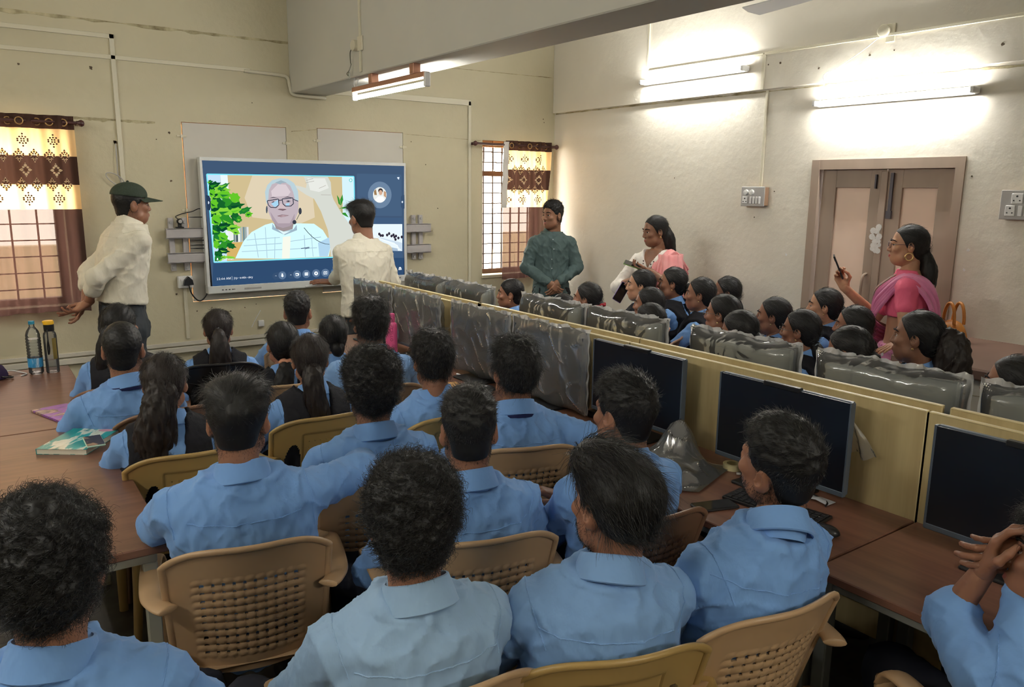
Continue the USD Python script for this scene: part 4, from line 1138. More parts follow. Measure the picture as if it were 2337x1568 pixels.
def heap(u, v):
    x = -.17 + .34 * v + .05 * np.sin(u * 3)
    y = u * (.20 - .04 * v)
    p = np.stack([x * 13, y * 13, np.full_like(u, 4.0)], -1)
    r = 1 - np.abs(2 * noise(p, 3) - 1)
    r2 = 1 - np.abs(2 * noise(p * 2.1 + 9, 4) - 1)
    dome = np.clip(1 - (np.abs(u) ** 2.2) - (np.abs(2 * v - 1) ** 3), 0, 1)
    peak = np.exp(-(((u - .15) / .42) ** 2 + ((v - .62) / .36) ** 2))
    z = .006 + dome * (.03 + .03 * r ** 2 + .016 * r2 ** 2) + .10 * peak * (.75 + .3 * r)
    return np.stack([x, y, z], -1)


crumple('plastic_bag', 'crumpled empty clear plastic bag lying on the desk between two bare monitors', (2.20, 1.97, .7505), 12, heap, 60, FILM_MILKY, 1)
def corner(u, v):
    y = u * .05 * (1.1 - v)
    z = v * .12
    return np.stack([.01 * np.sin(u * 6 + v * 4), y + v * .05, z + .01 * np.sin(u * 5)], -1)
t = thing('plastic_bag', 'corner of a plastic bag sticking out behind the monitor of the boy tilting his head', 'plastic bag', (2.425, 1.36, .93))
part('film', panel_sheet(12, 14, corner, lambda u, v: np.ones_like(u, bool), .0006), FILM_MILKY, t, smooth=25)

# ------------------------------------------------------------------ small things on the near desks
def lathe_thing(name, label, cat_, loc, parts, group=None):
    t = thing(name, label, cat_, loc)
    for nm, prof, m in parts:
        part(nm, lathe(prof, 28), m, t, smooth=35)
    return t


PINK = plain('pink_bottle_coat', lin(232, 98, 152), .4, .4)
t = lathe_thing('bottle', 'tall pink metal water bottle on the near-row desk', 'bottle', (2.255, 4.46, .75), [('body', [(0, 0), (.034, 0), (.037, .006), (.037, .185), (.034, .198), (.022, .208), (.021, .214), (0, .214)], PINK), ('cap', [(0, .212), (.023, .212), (.024, .255), (.021, .262), (0, .262)], PINK)])
m = meshkit.text_mesh('CELLO', .017, .0006)
v = np.array(m.vertices)
a = (v[:, 1]) / .0375 + 4.05
r_ = .0372 + v[:, 2]
m.vertices = np.stack([r_ * np.cos(a), r_ * np.sin(a), .175 - v[:, 0] * 1.15], 1)
part('lettering', m, plain('bottle_print', lin(150, 46, 92), .5, .3), t)


def mouse(label, x, y, rz, cable):
    t = thing('mouse', label, 'computer mouse', (x, y, .7505), rz)
    s = trimesh.creation.icosphere(3, 1.0)
    vv = np.array(s.vertices)
    vv[:, 2] = np.where(vv[:, 2] < 0, vv[:, 2] * .25, vv[:, 2])
    vv *= [.031, .055, .03]
    vv[:, 2] += .008 + .006 * np.clip(-vv[:, 1] / .055, -1, 1)
    part('body', trimesh.Trimesh(vv, s.faces, process=False), plain('mouse_shell', lin(34, 34, 38), .3, .5), t, smooth=True)
    part('wheel', moved(trimesh.creation.cylinder(.009, .006, sections=14), roty(math.pi / 2), (0, .03, .027)), GREYP, t, smooth=40)
    part('cable', tube(smooth_path(cable, 30), .0022, 6), BLACKP, t, smooth=True)


mouse('black mouse on the desk seam to the right of the tilted-head boy', 2.122, 1.29, 20, [(0, .05, .012), (-.01, .09, .004), (-.005, .15, .003), (.03, .2, .003), (.10, .26, .003)])
mouse('black mouse beside the orange notebook, with a red mark', 2.228, 3.33, 30, [(0, .05, .012), (.02, .09, .004), (.06, .14, .003), (.08, .2, .003)])
mouse('black mouse on the desk by the pink bottle', 2.26, 4.25, -10, [(0, .05, .012), (.02, .1, .004), (.05, .16, .003)])
mouse('black mouse near the elbow of the boy in glasses', 2.10, 2.36, 40, [(0, .05, .012), (.06, .09, .004), (.12, .08, .003), (.2, .1, .003)])


def phone(name, label, loc, R, m_body, m_face, w=.036, h=.076, d=.0045):
    t = thing(name, label, 'mobile phone', loc)
    part('case', moved(box(-w, w, -h, h, -d, d, .004), R), m_body, t)
    part('screen', moved(box(-w + .003, w - .003, -h + .004, h - .004, d - .0005, d + .0008), R), m_face, t)
    part('camera_bump', moved(box(-w + .006, -w + .024, h - .034, h - .006, -d - .0015, -d + .001, .001), R), BLACKP, t)
    return t


GLASSY = plain('phone_glass', lin(16, 17, 20), .1, .6)
phone('phone', 'black phone lying on the desk beside the tilted-head boy', (2.02, 1.625, .755), rotz(math.radians(72)), plain('phone_case_black', lin(28, 28, 30), .4, .5), GLASSY)
t = thing('keyboard', 'thin black keyboard end peeping from behind the tilted-head boy', 'keyboard', (2.18, 1.50, .7505), 8)
part('body', box(-.06, .06, -.17, .17, 0, .012, .003), BLACKP, t)
for i in range(5):
    for j in range(14):
        part('key', box(-.052 + i * .021, -.035 + i * .021, -.162 + j * .0232, -.142 + j * .0232, .012, .0155, .002), plain('key_cap', lin(40, 40, 43), .4, .4), t)
t = thing('tape_roll', 'roll of cream adhesive tape on the desk under the bare monitor', 'tape', (2.37, 1.835, .751))
part('roll', lathe([(.022, 0), (.036, 0), (.036, .022), (.022, .022), (.022, 0)], 26), plain('tape_cream', lin(216, 206, 160), .4, .4), t, smooth=30)
t = thing('power_plug', 'black plug with cable lying near the tape roll', 'plug', (2.345, 1.75, .751), 40)
part('plug_body', box(-.012, .012, -.02, .02, 0, .018, .005), BLACKP, t)
for x in (-.006, .006):
    part('pin', box(x - .002, x + .002, .02, .036, .007, .011), GREYP, t)
part('cord', tube(smooth_path([(0, -.02, .01), (.03, -.06, .004), (.06, -.05, .004), (.08, 0, .004)], 20), .003, 6), BLACKP, t)
t = thing('adapter_cable', 'white cable connector on the desk under the right corner of the bare monitor', 'cable', (2.36, 1.455, .751))
part('sheet', panel_sheet(14, 10, lambda u, v: np.stack([.05 * v - .02, u * .045, .004 + .012 * (1 - np.abs(u)) * (.5 + .5 * np.sin(v * 5))], -1), lambda u, v: np.ones_like(u, bool), .001), plain('crumpled_paper', lin(188, 190, 196), .7, .2), t, smooth=25)
part('cord', tube(smooth_path([(-.03, -.045, .004), (-.0, -.03, .006), (.02, .02, .006), (.03, .06, .004)], 20), .0035, 6), BLACKP, t)
def book(name, label, loc, rz, w, h, d, cover, print_fn=None):
    t = thing(name, label, 'book', loc, rz)
    part('pages', box(-w + .002, w - .002, -h + .002, h - .002, .001, d - .001), plain('book_pages', lin(222, 214, 196), .8, .2), t)
    part('cover', cat(box(-w, w, -h, h, d - .0012, d), box(-w, w, -h, h, 0, .0012), box(-w, -w + .0012, -h, h, 0, d)), cover, t)
    return t


def cover_art(name, c0, stops, scale, stretch):
    if name not in _mats:
        _mats[name] = usdkit.material(stage, look(name), {'tc': ('texture_coordinate', {}), 'mp': ('mapping', {'scale': stretch, 'rotation': (0, 0, .7)}), 'n': ('noise_texture', {'scale': scale, 'detail': 5.0, 'distortion': .6}), 'r': ('rgb_ramp', {'ramp': stops}), 'p': ('principled_bsdf', {'roughness': .3})},
                                      [('tc.object', 'mp.vector'), ('mp.vector', 'n.vector'), ('n.fac', 'r.fac'), ('r.color', 'p.base_color')], surface='p.BSDF')
    return _mats[name]


book('notebook', 'orange-covered notebook on the near-row desk beside a mouse', (2.125, 3.425, .7505), -10, .035, .145, .012, plain('orange_cover', lin(206, 160, 96), .4, .4))
book('notebook', 'notebook with a purple landscape cover on the left table', (.375, 4.085, .7505), 18, .095, .142, .008, cover_art('purple_cover', None, [(.3, lin(120, 70, 170)), (.5, lin(165, 100, 195)), (.56, lin(120, 100, 92)), (.66, lin(206, 170, 160)), (.8, lin(150, 90, 110))], 9, (1, 2.5, 1)))
bk = book('notebook', 'thick book with a teal and white wave-patterned cover on the left table', (.362, 3.548, .7505), -35.5, .10, .137, .022, cover_art('teal_cover', None, [(.3, lin(20, 140, 140)), (.46, lin(40, 160, 158)), (.5, lin(222, 226, 212)), (.6, lin(205, 210, 190)), (.64, lin(30, 130, 130)), (.8, lin(60, 90, 95))], 6, (3.2, .9, 1)))
part('cover_badge', moved(moved(trimesh.creation.cylinder(.02, .0008, sections=24), np.diag([1.7, .8, 1])), None, (.055, .112, .0223)), plain('badge_print', lin(200, 150, 170), .5, .3), bk)
phone('phone', 'phone in a pale green case lying on the teal book', (.402, 3.452, .7785), rotz(math.radians(-1)), plain('phone_case_mint', lin(176, 208, 190), .4, .4), cover_art('phone_marble', None, [(.35, lin(40, 26, 24)), (.55, lin(52, 34, 30)), (.6, lin(176, 140, 100)), (.7, lin(60, 40, 34))], 11, (1, 1, 1)), .034, .074)
t = thing('pen', 'blue-capped ballpoint pen on the left table', 'pen', (.448, 3.37, .7565), 0)
dd = np.array([.047, .091, 0]) / .102
part('barrel', tube([tuple(dd * s) for s in (-.03, .09)], .0042, 10), plain('pen_barrel', lin(196, 214, 230), .2, .5), t, smooth=40)
part('cap', tube([tuple(dd * s) for s in (-.06, -.058, -.03, -.028)], [.003, .0055, .0055, .0048], 10), plain('pen_blue', lin(30, 60, 190), .3, .5), t, smooth=40)
tl = single('lid', lathe([(0, 0), (.026, 0), (.026, .012), (.022, .016), (0, .016)], 20), plain('green_lid', lin(60, 190, 140), .4, .4), 'small green lid on the desk by the boy with the lanyard', 'lid', smooth=35)
UsdGeom.Xformable(tl).AddTranslateOp().Set(Gf.Vec3d(2.12, 4.63, .7505))
tl = single('marker_stub', box(-.006, .006, -.02, .02, 0, .01, .003), WHITE, 'short white chalk stub on the near-row desk', 'chalk')
UsdGeom.Xformable(tl).AddTranslateOp().Set(Gf.Vec3d(2.30, 3.72, .7505))
t = thing('power_adapter', 'black adapter with cables on the desk below the last bagged monitor', 'adapter', (2.40, 2.66, .7505))
part('body', box(-.03, .02, -.03, .03, 0, .03, .005), BLACKP, t)
part('cord', tube(smooth_path([(-.02, -.03, .012), (-.06, -.1, .004), (-.03, -.2, .004), (.02, -.3, .004)], 24), .003, 6), BLACKP, t)
part('cord', tube(smooth_path([(.0, -.03, .016), (-.02, -.08, .02), (.02, -.14, .004), (.05, -.2, .004)], 24), .003, 6), BLACKP, t)

# ------------------------------------------------------------------ the two long tables on the left
def long_table(label, y0, y1, x_near, x_far):
    L = y1 - y0
    t = thing('long_table', label, 'table', ((x_near + x_far) / 2, (y0 + y1) / 2, 0), -math.degrees(math.atan2(x_far - x_near, L)))
    h = L / 2 - .002
    part('table_top', box(-.62, 0, -h, h, .722, .75, .004), TABLE_L, t)
    for y in (-h + .05, h - .05):
        f = part('leg_frame', box(-.60, -.03, y - .018, y + .018, .684, .722, .003), LEGM, t)
        for x in (-.58, -.05):
            part('leg', box(x - .02, x + .02, y - .018, y + .018, 0, .684, .003), LEGM, f)
        part('rail', box(-.56, -.07, y - .014, y + .014, .2, .23, .003), LEGM, f)
    part('side_rail', box(-.07, -.035, -h + .05, h - .05, .69, .722, .003), LEGM, t)
    part('shelf_rail', box(-.34, -.31, -h + .05, h - .05, .2, .23, .003), LEGM, t)
    return t


long_table('long brown table on the left nearest the camera, with the teal book', 2.37, 3.825, .448, .485)
long_table('long brown table on the left by the wall, with the two bottles', 3.829, 5.20, .485, .512)
CLEAR = usdkit.material(stage, look('clear_bottle_plastic'), {'t': ('transparent_bsdf', {'color': (.93, .95, .96)}), 'g': ('glossy_bsdf', {'roughness': .05}), 'd': ('diffuse_bsdf', {'color': (.8, .82, .84)}), 'f': ('fresnel', {'IOR': 1.5}), 'm': ('mix_closure', {'fac': .05}), 'm2': ('mix_closure', {})}, [('t.BSDF', 'm.closure1'), ('d.BSDF', 'm.closure2'), ('f.fac', 'm2.fac'), ('m.closure', 'm2.closure1'), ('g.BSDF', 'm2.closure2')], surface='m2.closure')
SMOKE = usdkit.material(stage, look('smoke_bottle_plastic'), {'t': ('transparent_bsdf', {'color': (.80, .79, .78)}), 'g': ('glossy_bsdf', {'roughness': .06}), 'd': ('diffuse_bsdf', {'color': (.4, .4, .4)}), 'f': ('fresnel', {'IOR': 1.5}), 'm': ('mix_closure', {'fac': .12}), 'm2': ('mix_closure', {})}, [('t.BSDF', 'm.closure1'), ('d.BSDF', 'm.closure2'), ('f.fac', 'm2.fac'), ('m.closure', 'm2.closure1'), ('g.BSDF', 'm2.closure2')], surface='m2.closure')
rp = [(0, .002), (.028, 0), (.037, .01), (.037, .04)]
for k in range(7):
    rp += [(.0385, .10 + k * .017), (.0355, .1085 + k * .017)]
rp = rp[:4] + [(.037, .095)] + rp[4:] + [(.0365, .222), (.030, .245), (.019, .262), (.0135, .270), (.0135, .285), (0, .285)]
lathe_thing('bottle', 'clear plastic water bottle with a blue label on the left table', 'bottle', (.337, 5.05, .7505), [('body', rp, CLEAR), ('label_sleeve', [(.0375, .042), (.0382, .043), (.0382, .093), (.0375, .094)], cover_art('blue_label', None, [(.3, lin(30, 110, 170)), (.48, lin(60, 150, 205)), (.55, lin(200, 220, 232)), (.62, lin(40, 120, 185)), (.8, lin(90, 170, 215))], 16, (1, 1, .6))), ('cap', [(0, .283), (.0155, .283), (.0155, .298), (.014, .301), (0, .301)], plain('blue_cap', lin(40, 130, 160), .4, .4)), ('water', [(0, .004), (.034, .01), (.034, .2), (0, .2)], CLEAR)])
t = lathe_thing('bottle', 'smoky sipper bottle with a yellow lid on the left table', 'bottle', (.418, 5.045, .7505), [('body', [(0, .002), (.03, 0), (.034, .006), (.034, .21), (.031, .226), (.024, .236), (.024, .24)], SMOKE), ('collar', [(0, .238), (.026, .238), (.027, .272), (.025, .278), (0, .278)], BLACKP), ('lid', [(0, .276), (.0265, .276), (.0275, .288), (.024, .297), (0, .298)], plain('yellow_lid', lin(232, 178, 34), .4, .4)), ('water', [(0, .003), (.031, .006), (.031, .075), (0, .075)], CLEAR)])
part('lid_tab', box(-.03, .0, -.008, .008, .284, .296, .003), _mats['yellow_lid'], t)
part('strap', tube(smooth_path([(-.012, -.027, .25), (-.013, -.036, .19), (-.010, -.037, .14), (-.016, -.036, .11), (-.018, -.036, .15), (-.014, -.036, .19)], 30), .004, 6, flat=(.5, 1)), BLACKP, t, smooth=True)
part('print_panel', panel_sheet(8, 2, lambda u, v: np.stack([.0345 * np.cos(-1.05 + u * .35), .0345 * np.sin(-1.05 + u * .35), .08 + .12 * v], -1), lambda u, v: np.ones_like(u, bool), .0006), plain('bottle_panel_olive', lin(120, 104, 48), .5, .4), t, smooth=True)
t = thing('pouch', 'dark purple cloth pouch at the left edge of the table', 'pouch', (.13, 5.02, .7505))
s = trimesh.creation.icosphere(3, 1.0)
vv = np.array(s.vertices)
vv = vv * (1 + .25 * (fbm(vv * 2.5 + 3, 3, 2) - .5)[:, None]) * [.07, .06, .055]
vv[:, 2] = np.maximum(vv[:, 2], -.03) + .031
part('cloth', trimesh.Trimesh(vv, s.faces, process=False), plain('pouch_purple', lin(48, 36, 66), .8, .2), t, smooth=True)
part('strap', tube(smooth_path([(.04, -.05, .02), (.07, -.06, .015), (.09, -.02, .008), (.06, .01, .012)], 24), .005, 6), BLACKP, t, smooth=True)
tl = single('charging_cable', tube(smooth_path([(.16, 5.12, .76), (.22, 5.14, .765), (.27, 5.11, .755), (.29, 5.06, .754), (.26, 5.02, .754)], 40), .0035, 6), WHITE, 'white charging cable on the table behind the bottle', 'cable', smooth=True)

# ------------------------------------------------------------------ moulded plastic armchairs
def chair_meshes(kind):
    lat = kind == 'lattice'
    nu, nv = 96, 90

    def back(u, v):
        w = .212 + .012 * v
        zt = .835 - .055 * np.abs(u) ** 4
        y = -.205 - .10 * v - .02 * v * v + .075 * u ** 2
        z = .40 + (zt - .40) * v
        if lat:
            c = np.clip((.70 - np.abs(u)) / .02, 0, 1) * np.clip((v - .12) / .02, 0, 1) * np.clip((.80 - v) / .02, 0, 1)
            cu, cv = (u + .7) / 1.4 * 11 % 1, (v - .12) / .68 * 11 % 1
            y = y - c * .008 * (np.abs(np.sin(np.pi * cv)) ** .6 * (.55 + .45 * np.abs(np.sin(np.pi * cu))) - .6)
        else:
            c = np.clip((.46 - np.abs(u)) / .02, 0, 1) * np.clip((v - .05) / .02, 0, 1) * np.clip((.86 - v) / .02, 0, 1)
            y = y + c * .006
        return np.stack([u * w, y, z], -1)

    def mask(u, v):
        if lat:
            inside = (np.abs(u) < .685) & (v > .135) & (v < .785)
            cu, cv = (u + .7) / 1.4 * 11 % 1, (v - .12) / .68 * 11 % 1
            corner_ = ((cu < .17) | (cu > .83)) & ((cv < .2) | (cv > .8))
            rounded = (np.abs(u) / .7) ** 6 + (np.abs(v - .46) / .34) ** 6 < 1
            return ~(inside & corner_ & rounded)
        s = np.abs(u)
        tear = (((s - .64 + .12 * (v - .45)) / .17) ** 2 + ((v - .42) / .33) ** 2 < 1) & (s > .47 - .05 * (v - .3))
        i, j = np.floor((u + 1) / 2 * nu).astype(int), np.floor(v * nv).astype(int)
        dots = (s < .40) & (v > .1) & (v < .82) & (i % 5 == 2) & (j % 6 == 2)
        return ~(tear | dots)

    B = panel_sheet(nu, nv, back, mask, .007)
    uu = np.linspace(-1, 1, 40)
    up = lambda u, v: np.stack([u * (.212 + .012 * v), -.205 - .10 * v - .02 * v * v + .075 * u ** 2, .40 + (.835 - .055 * np.abs(u) ** 4 - .40) * v], -1)
    path = np.vstack([up(np.full(16, -1.0), np.linspace(.05, 1, 16, endpoint=False)), up(uu, np.ones(40)), up(np.full(16, 1.0), np.linspace(1, .05, 16))])
    rim = tube(path + [0, -.004, 0], .0085, 8, flat=(1.0, 1.3))

    def seat(u, v):
        x = u * (.20 + .03 * v)
        y = -.215 + .45 * v
        z = .425 - .018 * (1 - u ** 2) * np.sin(np.pi * np.clip(v, 0, 1)) - .035 * np.clip(v - .82, 0, 1) ** 2 * 20 * .18
        return np.stack([x, y, z], -1)
    S = panel_sheet(24, 20, seat, lambda u, v: np.ones_like(u, bool), .007)
    apron = cat(*[panel_sheet(12, 3, lambda u, v, s=s: np.stack([np.full_like(u, s * .222), -.0 + u * .22, .425 - .05 * v], -1), lambda u, v: np.ones_like(u, bool), .006) for s in (-1, 1)])
    arms, legs = [], []
    for s in (-1, 1):
        p = smooth_path([(s * .214, -.272, .665), (s * .235, -.24, .662), (s * .262, -.16, .655), (s * .272, -.02, .652), (s * .272, .10, .648), (s * .268, .165, .628), (s * .264, .195, .585)], 36)
        a = tube(p, .03, 12, flat=(1.0, .34))
        arms.append(a)
        legs.append(tube([(s * .262, .195, .60), (s * .262, .20, .45), (s * .27, .235, .0)], [.026, .025, .018], 10, flat=(.75, 1.05)))
        legs.append(tube([(s * .205, -.225, .50), (s * .215, -.25, .30), (s * .24, -.31, .0)], [.03, .026, .018], 10, flat=(1.05, .7)))
    return B, rim, S, apron, arms, legs


CH = {'tan': plain('chair_tan_plastic', lin(180, 148, 112), .38, .45, var=.06, scale=4), 'ochre': plain('chair_ochre_plastic', lin(172, 142, 86), .38, .45, var=.06, scale=4), 'brown': plain('chair_brown_plastic', lin(130, 96, 72), .38, .45, var=.06, scale=4), 'black': plain('chair_black_plastic', lin(30, 27, 26), .38, .45)}
_chairs = {}
_cm = {}


def chair(kind, colour, label, loc, rz):
    key = (kind, colour)
    if key in _chairs:
        return copy_of(_chairs[key], loc, rz, label, 'plastic_armchair')
    t = thing('plastic_armchair', label, 'chair', loc, rz)
    if kind not in _cm:
        _cm[kind] = chair_meshes(kind)
    B, rim, S, apron, arms, legs = _cm[kind]
    m = CH[colour]
    part('backrest', B, m, t, smooth=35)
    part('back_rim', rim, m, t, smooth=True)
    part('seat', S, m, t, smooth=True)
    part('apron', apron, m, t)
    for a in arms:
        part('armrest', a, m, t, smooth=True)
    for l in legs:
        part('leg', l, m, t, smooth=True)
    _chairs[key] = t
    return t

# ------------------------------------------------------------------ people: a small distance-field modeller
class Field:
    """Shapes blended smoothly on a grid and turned into one closed surface."""

    def __init__(s):
        s.ops = []

    def cone(s, a, b, ra, rb, k=.02, sign=1):
        a, b = np.array(a, float), np.array(b, float)
        d = b - a
        L2 = d @ d + 1e-12

        def fn(X, Y, Z):
            t = np.clip(((X - a[0]) * d[0] + (Y - a[1]) * d[1] + (Z - a[2]) * d[2]) / L2, 0, 1)
            return np.sqrt((X - a[0] - t * d[0]) ** 2 + (Y - a[1] - t * d[1]) ** 2 + (Z - a[2] - t * d[2]) ** 2) - (ra + (rb - ra) * t)
        r = max(ra, rb)
        s.ops.append((np.minimum(a, b) - r, np.maximum(a, b) + r, fn, k, sign))
        return s

    def chain(s, pts, rs, k=.02):
        for i in range(len(pts) - 1):
            s.cone(pts[i], pts[i + 1], rs[i], rs[i + 1], k)
        return s

    def ell(s, c, r, k=.02, sign=1, M=None):
        c, r = np.array(c, float), np.array(r, float)
        M = np.eye(3) if M is None else np.asarray(M)

        def fn(X, Y, Z):
            x, y, z = X - c[0], Y - c[1], Z - c[2]
            p = [(M[0, i] * x + M[1, i] * y + M[2, i] * z) / r[i] for i in range(3)]
            k0 = np.sqrt(p[0] ** 2 + p[1] ** 2 + p[2] ** 2) + 1e-9
            k1 = np.sqrt((p[0] / r[0]) ** 2 + (p[1] / r[1]) ** 2 + (p[2] / r[2]) ** 2) + 1e-9
            return k0 * (k0 - 1) / k1
        e = np.full(3, r.max()) if not np.allclose(M, np.eye(3)) else r
        s.ops.append((c - e, c + e, fn, k, sign))
        return s

    def custom(s, lo, hi, fn, k=.02, sign=1):
        s.ops.append((np.array(lo, float), np.array(hi, float), fn, k, sign))
        return s

    def cut(s, fn):
        s.ops.append((None, None, fn, 0, 0))
        return s

    def mesh(s, h):
        pos = [o for o in s.ops if o[4] == 1]
        lo, hi = np.min([o[0] for o in pos], 0) - 2.5 * h, np.max([o[1] for o in pos], 0) + 2.5 * h
        ax = [np.arange(lo[i], hi[i] + h, h) for i in range(3)]
        D = np.full([len(a) for a in ax], 1.0)
        for (l, u, fn, k, sign) in s.ops:
            if sign == 0:
                D = np.maximum(D, fn(ax[0][:, None, None], ax[1][None, :, None], ax[2][None, None, :]))
                continue
            sl = []
            for i in range(3):
                a, b = np.searchsorted(ax[i], [l[i] - k - 2 * h, u[i] + k + 2 * h])
                sl.append(slice(a, max(b, a + 1)))
            sl = tuple(sl)
            d = fn(ax[0][sl[0], None, None], ax[1][None, sl[1], None], ax[2][None, None, sl[2]])
            e = D[sl]
            if sign == 1:
                q = np.clip(.5 + .5 * (e - d) / k, 0, 1)
                D[sl] = e + (d - e) * q - k * q * (1 - q)
            else:
                q = np.clip(.5 - .5 * (e + d) / k, 0, 1)
                D[sl] = e + (-d - e) * q + k * q * (1 - q)
        D[[0, -1]] = 1
        D[:, [0, -1]] = 1
        D[:, :, [0, -1]] = 1
        return surface(D, lo, h)


def surface(D, lo, h):
    ins = D < 0
    c = np.zeros(np.array(D.shape) - 1, np.int8)
    off = [(i, j, k) for i in (0, 1) for j in (0, 1) for k in (0, 1)]
    n = [s - 1 for s in D.shape]
    for (i, j, k) in off:
        c += ins[i:i + n[0], j:j + n[1], k:k + n[2]]
    act = (c > 0) & (c < 8)
    I = np.argwhere(act)
    vid = np.full(c.shape, -1, np.int64)
    vid[act] = np.arange(len(I))
    val = np.stack([D[I[:, 0] + i, I[:, 1] + j, I[:, 2] + k] for (i, j, k) in off], 1)
    offa = np.array(off, float)
    P, W = np.zeros((len(I), 3)), np.zeros(len(I))
    for a in range(8):
        for b in range(a + 1, 8):
            if np.abs(offa[a] - offa[b]).sum() == 1:
                m = (val[:, a] < 0) != (val[:, b] < 0)
                t = val[m, a] / (val[m, a] - val[m, b])
                P[m] += offa[a] + (offa[b] - offa[a]) * t[:, None]
                W[m] += 1
    V = lo + (I + P / W[:, None]) * h
    F = []
    for ax in range(3):
        s0 = [slice(None)] * 3
        s1 = [slice(None)] * 3
        s0[ax], s1[ax] = slice(0, -1), slice(1, None)
        A, B = ins[tuple(s0)], ins[tuple(s1)]
        E = np.argwhere(A != B)
        E = E[(np.delete(E, ax, 1) > 0).all(1)]
        o1, o2 = [(ax + 1) % 3, (ax + 2) % 3]
        e1, e2 = np.zeros(3, int), np.zeros(3, int)
        e1[o1], e2[o2] = 1, 1
        q = np.stack([vid[tuple((E - e1 - e2).T)], vid[tuple((E - e2).T)], vid[tuple(E.T)], vid[tuple((E - e1).T)]], 1)
        flip = ~A[tuple(E.T)]
        q[flip] = q[flip][:, ::-1]
        F.append(q)
    q = np.vstack(F)
    q = q[(q >= 0).all(1)]
    return trimesh.Trimesh(V, np.vstack([q[:, [0, 1, 2]], q[:, [0, 2, 3]]]), process=False)


def vnormals(m):
    return meshkit.arrays(m, True)[2]


def folds(m, amp, seed, sc=(16, 16, 9), diag=.5, amp2=.0):
    """Cloth folds: soft ridges pushed along the surface normal."""
    v = np.array(m.vertices)
    n = vnormals(m)
    p = v * sc
    p = np.stack([p[:, 0] + diag * p[:, 2], p[:, 1], p[:, 2] - diag * p[:, 0]], 1) + seed * 17.3
    a = 1 - np.abs(2 * noise(p, seed) - 1)
    b = 1 - np.abs(2 * noise(p * 2.1 + 7, seed + 3) - 1)
    c = 1 - np.abs(2 * noise(np.stack([v[:, 0] * 10 - v[:, 2] * 14, v[:, 1] * 10, v[:, 2] * 9 + v[:, 0] * 12], 1) + seed * 5.1, seed + 11) - 1)
    d = amp * ((a ** 2.5) - .25) + amp * .45 * ((b ** 2.5) - .25) + amp * .8 * (c ** 7)
    return trimesh.Trimesh(v + n * d[:, None], m.faces, process=False)


# ------------------------------------------------------------------ head: face, ears, neck root (centre of the head at the origin, +y to the front)
def head_mesh(female, h):
    f = Field()
    w = .95 if female else 1.0
    f.ell((0, -.014, .036), (.076 * w, .096, .086), .02)
    f.ell((0, .028, -.035), (.060 * w, .064, .082), .03)
    f.ell((0, .050, -.082), (.036 * w, .036, .034), .03)
    f.cone((-.045 * w, .02, -.07), (.045 * w, .02, -.07), .022, .022, .03)
    f.cone((-.030, .074, .024), (.030, .074, .024), .015 if not female else .012, .015 if not female else .012, .012)
    f.cone((0, .088, .014), (0, .1015, -.026), .007, .0115, .012)
    for s in (-1, 1):
        f.ell((s * .012, .093, -.030), (.009, .011, .008), .008)
        f.ell((s * .042, .066, -.020), (.020, .018, .016), .02)
        f.ell((s * .031 * w, .094, .006), (.016, .013, .009), .010, -1)
        f.ell((s * .078 * w, -.010, -.006), (.011, .021, .034), .006, 1, rotz(s * .35).T @ np.eye(3))
        f.ell((s * .086 * w, -.004, .002), (.006, .011, .018), .005, -1)
        f.cone((s * .006, .092, -.056), (s * .020, .082, -.057), .0065, .004, .006)
        f.cone((s * .004, .091, -.067), (s * .018, .082, -.065), .0072, .004, .006)
    f.cone((-.024, .0945, -.0615), (.024, .0945, -.0615), .0022, .0022, .004, -1)
    r = .046 if female else .053
    f.cone((0, -.022, -.05), (0, -.034, -.150), r + .004, r, .03)
    return f.mesh(h)


def eye_parts():
    w = []
    for s in (-1, 1):
        w.append((s, moved(trimesh.creation.icosphere(2, .0105), None, (s * .031, .0738, .006))))
    return w


HAIRLINE = {'short': (.03, .0), 'girl': (.045, .0)}


